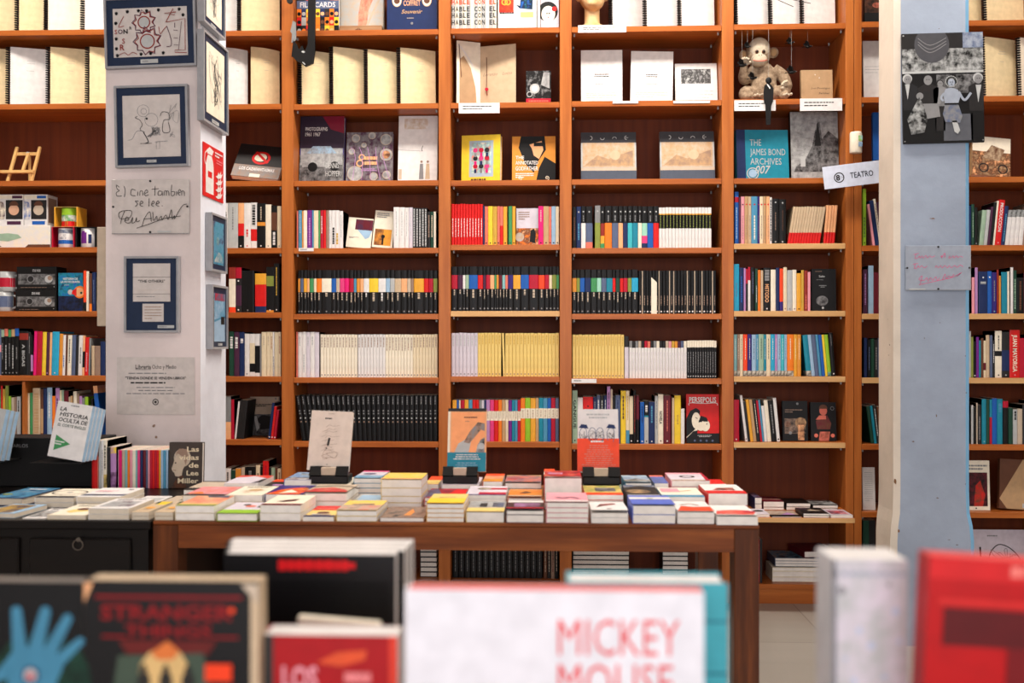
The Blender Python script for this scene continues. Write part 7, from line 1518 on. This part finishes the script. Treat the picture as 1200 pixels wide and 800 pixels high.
def a_(A):
    A.rect(0, 0, 1, 1, 'peach'); A.rect(0, .95, 1, 1, 'charcoal'); A.rect(0, .08, .0, 1, 'charcoal'); A.rect(.0, .28, .06, .95, 'ivory'); A.rect(0, .0, 1, .30, 'teal'); A.rect(.1, .3, .96, .94, (240, 160, 104))
    A.poly([(.18, .3), (.28, .44), (.5, .52), (.62, .52), (.55, .30)], 'silver'); A.poly([(.42, .46), (.56, .62), (.78, .78), (.96, .76), (.96, .64), (.86, .66), (.7, .54), (.56, .44)], 'ph_grey_charcoal_taupe'); A.poly([(.74, .3), (.78, .42), (.86, .5), (.96, .54), (.96, .3)], 'ph_charcoal_silver'); A.disc(.88, .40, .05, 'silver')
    A.lines(.42, .84, .8, .87, 1, 'brown', .6); A.lines(.45, .78, .72, .80, 1, 'taupe', .5); A.lines(.1, .18, .92, .28, 3, 'white', .4, centre=True); A.lines(.2, .05, .8, .15, 3, 'paleblue', .3, centre=True)
stand_book('orange display book with an arched grey body, blue text band, on a stand', 'black angled book stand holding the orange and blue display book', 523.5, 569, 480, 549, 518.5, 559.5, 547.5, 566.5, YD + .008, 'peach', a_, sidecol='charcoal')
def a_(A):
    A.rect(0, 0, 1, 1, 'white'); A.lines(.2, .84, .8, .94, 2, 'silver', .5, centre=True)
    for i, u in enumerate((.14, .36, .55, .82)):
        A.curve([(u - .08, .5), (u - .1, .62), (u - .03, .70), (u + .06, .68), (u + .08, .58), (u + .05, .48)], .008, 'slate'); A.scribble(u - .1, .48, u + .1, .66, 12, .005, 'charcoal', i + 3)
        if i in (0, 3): A.poly([(u - .12, .70), (u - .05, .76), (u + .08, .75), (u + .12, .69)], 'navy')
rb = stand_book('white display book with inked hatted figures and a vermilion band, on a stand', 'black angled book stand holding the red-banded display book', 677.5, 725.5, 481, 549, 683, 727, 548, 568, YD + .008, 'white', a_)
bw = at(726.5, 400, YD).x - at(676.5, 400, YD).x
q = MB(); bh = .128; q.box(-bw / 2, bw / 2, -.0012, -.0003, .003, .106, 'vermilion'); A = Art(q, (-bw / 2, -.0012, .003), (1, 0, 0), (0, 0, 1), bw, .103)
A.lines(.32, .88, .72, .94, 1, 'white', .9); A.lines(.08, .1, .94, .82, 11, 'salmon', .5, centre=True); q.build('paper_band', rb)

# ------------------------------------------------------------------ on the desk: riser, leaning books, striped spines
YRZ = 3.30
a, b_ = at(-60, 400, YRZ), at(117, 400, YRZ); zr = at(60, 513, YRZ).z
root = empty('display_riser', 'matt black display riser box with faint white lettering on the desk', 'riser', (a.x, YRZ, TZ + .0006))
q = MB(); w = b_.x - a.x; h = zr - TZ; q.box(0, w, 0, .13, 0, h, M('black', .5), .002); A = Art(q, (0, 0, 0), (1, 0, 0), (0, 0, 1), w, h)
xr = at(22, 400, YRZ).x - a.x; A.text('CARLOS', xr / w, .80, .07, 'grey', wid=.12, bold=0); q.build('box', root)
q = MB(); zl = at(80, 541, YRZ - .1).z - TZ
q.box(at(50, 400, YRZ - .05).x - a.x, w - .004, -.135, -.0005, zl - .004, zl, M('black', .4)); q.box(.0, at(16, 400, YRZ - .05).x - a.x, -.135, -.0005, zl - .004, zl, M('black', .4)); q.box(.0, w - .004, -.0755, -.074, zl - .004, zl + .003, M('black', .4)) if False else None; q.build('lip', root)
def leaner(label, x0, x1, ytop, Ybase, t, col, art, i, roll, group=None):
    a, b = at(x0, 400, Ybase), at(x1, 400, Ybase); w = b.x - a.x; zb_ = TZ + .0006 + zl + .0006
    la = math.radians(8); zt_ = at((x0 + x1) / 2, ytop, Ybase).z; h = (zt_ - zb_) / math.cos(la) - .012
    r_ = empty('paperback', label, 'paperback', ((a.x + b.x) / 2, Ybase, zb_ + t * math.sin(la) + abs(math.sin(math.radians(roll))) * w / 2), (-la, math.radians(roll), math.radians(-13)), group)
    T = Matrix.Translation((-w / 2, 0, 0)); q = MB(T)
    q.box(0, w, 0, .0007, 0, h, col); q.box(0, w, t - .0007, t, 0, h, col); q.box(0, .001, .0007, t - .0007, 0, h, col)
    if art: A = Art(q, (0, 0, 0), (1, 0, 0), (0, 0, 1), w, h); art(A)
    q.build('cover', r_); q = MB(T); q.box(.0012, w - .0005, .0008, t - .0008, .0005, h - .0005, 'paleblue'); q.build('pages', r_)
def a_(A):
    A.text('LA', .10, .84, .065, 'black', align='L', bold=.022, shear=.15, wid=.2); A.text('HISTORIA', .12, .745, .07, 'black', align='L', bold=.02, shear=.15, wid=.82); A.text('OCULTA DE', .12, .645, .07, 'black', align='L', bold=.02, shear=.15, wid=.84); A.text('EL CORTE INGLES', .12, .56, .05, 'dkgreen', align='L', bold=.01, shear=.15, wid=.82)
    A.poly([(.14, .40), (.58, .27), (.14, .12)], 'green'); A.lines(.15, .22, .42, .31, 2, 'white', .5); A.lines(.4, .94, .8, .965, 1, 'grey', .8)
Z_ = YRZ - .130
for i in range(4):
    lab = ['white book reading LA HISTORIA OCULTA with a green arrow, foremost copy', 'second copy behind the white LA HISTORIA OCULTA book', 'third copy behind the white LA HISTORIA OCULTA book', 'rearmost copy behind the white LA HISTORIA OCULTA book'][i]
    leaner(lab, 52 + 4.4 * i, 99 + 4.4 * i, 472 + 1.3 * i, Z_ + .016 + .0175 * i, .0165, 'white', a_ if i == 0 else None, i, 7)
for i in range(3):
    leaner(['pale grey leaning book cut by the frame edge, foremost of three', 'middle one of three pale grey leaning books at the frame edge', 'rearmost of three pale grey leaning books at the frame edge'][i], -54 + 6 * i, -1 + 6 * i, 476 + 1.3 * i, Z_ + .016 + .0175 * i, .0165, 'silver', (lambda A: A.lines(.3, .6, .9, .7, 2, 'grey', .3)) if i == 0 else None, i, 7)
# striped spines standing on the desk
YSP = 3.27
def desk_row(x0, x1, items, phrase, Y=YSP):
    row(0, 0, (x0, x1), items, phrase=phrase, zbase=TZ + .0002, Y=Y)
_b = BAY[0]; BAY[0] = (-2000, 2000)
desk_row(107, 135, [S(6.8, 517, 'red', d=.10), S(1.2, 535, 'salmon', d=.08), S(3, 516.5, 'silver', d=.12), S(3, 516, 'white', t=(.3, .8, 'grey'), d=.12), S(3.8, 516, 'ivory', d=.16, b=[(0, .3, 'ph_butter_charcoal')], t=(.4, .9, K_, .4)), S(3.4, 524, 'charcoal', d=.12), S(6.5, 524, 'lilac', d=.13, b=[(.85, 1, 'ph_yellow_lilac'), (0, .4, 'ph_plum_lilac')])], 'desk row before the drawings pillar', Y=3.25)
ST = [(3.5, 'lavender'), (4.5, 'magenta'), (4, 'stone'), (3.5, 'paleteal'), (3.2, 'orange'), (3.4, 'pink'), (4.5, 'ivory'), (2.5, 'paleteal'), (3.5, 'hotpink'), (3.6, 'navy'), (4, 'maroon'), (2.6, 'slate'), (2.5, 'pink'), (3.4, 'crimson'), (3.4, 'red'), (2.6, 'crimson'), (3, 'red'), (2.8, 'gold'), (3.3, 'paleblue'), (3.5, 'steel'), (2.6, 'paleblue')]
desk_row(135.5, 196.5, [S(w_, 527.5 + (.0), c_, d=.15, cat='booklet', name='booklet', desc='slim %s spine' % nice(c_), even=1) for w_, c_ in ST], 'striped block before the drawings pillar')
BAY[0] = _b
def a_(A):
    A.rect(0, 0, 1, 1, (62, 52, 46)); A.disc(.4, .66, .19, 'ph_taupe_grey_stone', ry=.2); A.poly([(.12, .5), (.08, .42), (.12, .36), (.16, .34), (.2, .26), (.38, .24), (.42, .4), (.52, .55), (.5, .72), (.3, .78), (.18, .66)], 'stone'); A.poly([(.5, .5), (.58, .7), (.52, .85), (.3, .86), (.2, .76), (.3, .74), (.44, .66)], 'taupe')
    A.disc(.2, .55, .018, 'charcoal', 8); A.stroke([(.14, .39), (.22, .385)], .012, 'brown'); A.poly([(.1, 0), (.25, .24), (.42, .28), (.55, .0)], 'ph_brown_charcoal')
    for s_, v, wd in (('Las', .80, .36), ('vidas', .62, .6), ('de', .45, .3), ('Lee', .28, .36), ('Miller', .11, .62)): A.text(s_, .90, v, .105, 'cream', align='R', wid=wd, bold=.02)
facebook('dark portrait book standing at the pillar foot, title in large cream letters', 197.5, 236.5, 518.5, 3.275, .022, (62, 52, 46), a_, z=TZ, name='display_book', cat='book', lean=3, roll=0, spine='black')

# ------------------------------------------------------------------ blurred books close to the viewer
def near(label, x0, x1, ytop, Y, t, col, art, roll=0, pages='ivory', edge=None, hard=True, yaw=0, name='display_book', spine=None):
    a, b = at(x0, 400, Y), at(x1, 400, Y); w = (b.x - a.x); zt_ = at(x0, ytop, Y).z
    ra = math.radians(roll); h = zt_ - CZ - abs(math.sin(ra)) * w - .001
    r_ = empty(name, label, 'book', ((a.x + b.x) / 2, Y, CZ + .0006 + abs(math.sin(ra)) * w / 2), (0, ra, math.radians(yaw)))
    T = Matrix.Translation((-w / 2, 0, 0)); c = .0022 if hard else .0008; e = .003 if hard else .0003
    q = MB(T); q.box(0, w, 0, c, 0, h, col, .0006); q.box(0, w, t - c, t, 0, h, col, .0006); q.box(0, .003, c, t - c, 0, h, spine or col)
    A = Art(q, (0, 0, 0), (1, 0, 0), (0, 0, 1), w, h); art(A); q.build('cover', r_)
    q = MB(T); q.box(.0032, w - e, c + .0001, t - c - .0001, .001, h - e, edge or pages); q.build('pages', r_)
    return r_, w, h
def yv(py, Y, h): return (at(0, py, Y).z - CZ) / h
def a_(A):
    A.rect(0, 0, 1, 1, (7, 6, 6)); px = lambda x: (x + 62) / 159.
    v = lambda y: yv(y, 1.02, A.H)
    A.disc(px(48), v(800), .2, 'ph_black_dkgreen'); sk = (62, 122, 148)
    A.poly([(px(x), v(y)) for x, y in ((8, 840), (10, 790), (0, 792), (-6, 800), (-8, 792), (6, 776), (13, 766), (22, 760), (34, 757), (50, 757), (62, 762), (72, 768), (74, 782), (66, 800), (62, 840))], sk)
    for (x0, y0), (x1, y1), r0, r1 in (((24, 764), (20, 716), 8.5, 6), ((42, 762), (54, 716), 8.5, 6), ((58, 765), (80, 724), 8, 5.5), ((68, 775), (95, 750), 7.5, 4.5), ((12, 786), (-8, 796), 7, 5)):
        dx, dy = x1 - x0, y1 - y0; L = math.hypot(dx, dy); nx, ny = -dy / L, dx / L
        P = [(x0 + nx * r0, y0 + ny * r0), (x1 + nx * r1, y1 + ny * r1)] + [(x1 + nx * r1 * math.cos(a) + dx / L * r1 * math.sin(a), y1 + ny * r1 * math.cos(a) + dy / L * r1 * math.sin(a)) for a in [PI * k2 / 8 for k2 in range(1, 8)]] + [(x1 - nx * r1, y1 - ny * r1), (x0 - nx * r0, y0 - ny * r0)]
        A.poly([(px(x), v(y)) for x, y in P], sk)
    c_ = (px(37), v(790)); A.disc(c_[0], c_[1], .034, 'navy'); A.disc(c_[0], c_[1], .026, 'silver'); A.disc(c_[0], c_[1] - .005, .014, 'crimson')
near('large black book with a pale blue open hand holding an eye, close to the viewer', -62, 97, 680, 1.02, .022, (7, 6, 6), a_, pages=(120, 112, 104), hard=False)
def a_(A):
    px = lambda x: (x - 99) / (303. - 99); v = lambda y: yv(y, 1.02, A.H)
    A.rect(0, 0, 1, 1, (11, 9, 9)); A.rect(.955, 0, 1, v(690), 'beige'); A.poly([(.0, v(706)), (.05, v(682)), (0, v(682))], 'peach'); A.poly([(1, v(706)), (.9, v(682)), (1, v(682))], 'stone')
    red = (128, 8, 14)
    A.stroke([(px(112), v(698)), (px(284), v(698))], .012, red); A.text('STRANGER', px(196), v(724), .055, red, wid=.76, bold=.03); A.text('THINGS', px(198), v(744), .045, red, wid=.5, bold=.03); A.stroke([(px(120), v(744)), (px(150), v(744))], .01, red); A.stroke([(px(250), v(744)), (px(280), v(744))], .01, red)
    A.poly([(px(x), v(y)) for x, y in ((140, 748), (255, 748), (245, 764), (150, 764))], (92, 20, 16)); A.poly([(px(x), v(y)) for x, y in ((140, 766), (240, 762), (250, 830), (130, 830))], (60, 74, 60))
    A.poly([(px(x), v(y)) for x, y in ((158, 840), (166, 776), (176, 762), (196, 752), (212, 760), (222, 776), (230, 840))], (206, 170, 110)); A.poly([(px(x), v(y)) for x, y in ((178, 762), (198, 748), (212, 760), (204, 770), (186, 770))], (206, 110, 50))
    for x in (170, 196, 222): A.poly([(px(x - 9), v(830)), (px(x - 7), v(788)), (px(x - 4), v(786)), (px(x - 4), v(780)), (px(x), v(774)), (px(x + 4), v(780)), (px(x + 4), v(786)), (px(x + 7), v(788)), (px(x + 9), v(830))], (36, 34, 30))
    A.rect(px(242), v(794), px(273), v(774), (226, 60, 20)); A.disc(px(273), v(712), .012, 'vermilion')
near('black book with dark red title and a glowing doorway of small silhouettes', 99, 303, 679, 1.02, .03, (11, 9, 9), a_, pages='beige', hard=False)
def a_(A):
    A.rect(0, 0, 1, 1, (12, 10, 12)); v = lambda y: yv(y, 1.30, A.H)
    A.lines(.32, v(666), .78, v(653), 1, (214, 20, 26), .95); A.k = 3; A.rect(.33, v(663), .77, v(656), (214, 20, 26))
    for i in range(9): A.k = 1; A.rect(.02, v(681 + 5.5 * i), .96, v(679.6 + 5.5 * i), (34, 29, 32))
for i in range(4):
    lab = ['black book with a small red title line, foremost of four standing together', 'second black book behind the red-titled one', 'third black book behind the red-titled one', 'rearmost black book behind the red-titled one'][i]
    near(lab, 262 + 1.2 * i, 463 + 4.4 * i + (6 if i else 0), 648 - 4.6 * i, 1.30 + .029 * i, .0285, (12, 10, 12), a_ if i == 0 else (lambda A: None), pages='white', hard=False)
near('plain white booklet poking out above the red book', 336, 432, 722, 1.16, .014, 'ivory', lambda A: A.lines(.0, .93, .1, .97, 1, 'charcoal'), roll=4, pages='ivory', hard=False)
def a_(A):
    px = lambda x: (x - 306.) / 160; v = lambda y: yv(y, 1.04, A.H)
    A.rect(0, 0, 1, 1, (160, 10, 18)); A.rect(0, 0, .09, 1, (50, 48, 46)); A.poly([(px(x), v(y)) for x, y in ((372, 772), (395, 760), (430, 757), (428, 768), (400, 776))], (214, 80, 40)); A.rect(.94, 0, 1, 1, (214, 60, 40))
    A.text('LOS', px(331), v(802), .11, 'pink', align='L', wid=.26, bold=.03); A.text('VERDES', px(406), v(794), .045, (222, 120, 120), align='L', wid=.23, bold=.02) if False else A.lines(px(404), v(795), px(442), v(782), 1, (226, 130, 130), .9)
near('bright red book beginning LOS with a dark spine strip, close to the viewer', 306, 466, 743, 1.04, .038, (160, 10, 18), a_, pages='white', hard=False)
def a_(A):
    px = lambda x: (x - 475.) / 350; v = lambda y: yv(y, 1.0, A.H)
    A.rect(0, 0, 1, 1, (224, 222, 226)); c = (222, 40, 44)
    A.text('MICKEY', px(655), v(760), (760 - 717) / 1167. / A.H, c, align='L', wid=142 / 350., bold=-.005); A.text('MOUSE', px(655), v(811), (811 - 768) / 1167. / A.H, c, align='L', wid=134 / 350., bold=-.005)
near('wide white book with thin red capital title, red-edged, close to the viewer', 475, 825, 690, 1.0, .026, (224, 222, 226), a_, edge=(224, 110, 110), hard=False)
def a_(A):
    v = lambda y: yv(y, 1.1, A.H); A.rect(0, 0, 1, 1, (64, 160, 172))
    for y in (720, 779): A.rect(0, v(y + 1.5), 1, v(y - 1.5), (30, 110, 124))
near('teal book behind the wide white one, with darker seam lines', 664, 853, 681, 1.10, .052, (64, 160, 172), a_, pages='white', hard=True)
def a_(A):
    A.rect(0, 0, 1, 1, 'ph_silver_lavender'); r = random.Random(3); v = lambda y: yv(y, 1.05, A.H); px = lambda x: (x - 975.) / 87
    A.rect(0, 0, .06, 1, (120, 120, 124))
    for x, y, s in ((1006, 728, .012), (1020, 745, .014), (1048, 706, .014), (1000, 785, .012), (1035, 780, .010), (990, 760, .008), (1052, 740, .010), (986, 683, .016), (1040, 676, .008)): A.k = 3; A.disc(px(x), v(y), s, (178, 188, 208) if y > 690 else (140, 138, 140), 10)
    for i in range(9): A.k = 2; A.disc(.05 + .11 * i, v(664), .010, (150, 156, 172), 8)
near('grey-white book with faint blue flowers, standing by the red book', 975, 1064, 655, 1.05, .062, (206, 204, 208), a_, pages='white', hard=False, spine=(200, 200, 202))
def a_(A):
    v = lambda y: yv(y, .98, A.H)
    A.rect(0, 0, 1, 1, (172, 3, 7)); A.rect(0, .93, 1, 1, (196, 24, 26)); A.lines(.5, .945, .98, .985, 1, (226, 120, 110), .9); A.rect(.10, .72, .72, .84, (84, 6, 9)); A.rect(.5, .3, .72, .72, (112, 6, 12)); A.rect(.06, .85, .74, .87, (196, 34, 30))
near('tall glossy red book leaning a little at the frame edge, close to the viewer', 1070, 1262, 650, .98, .03, (172, 3, 7), a_, roll=3, pages=(220, 60, 56), hard=False)
label_rows()
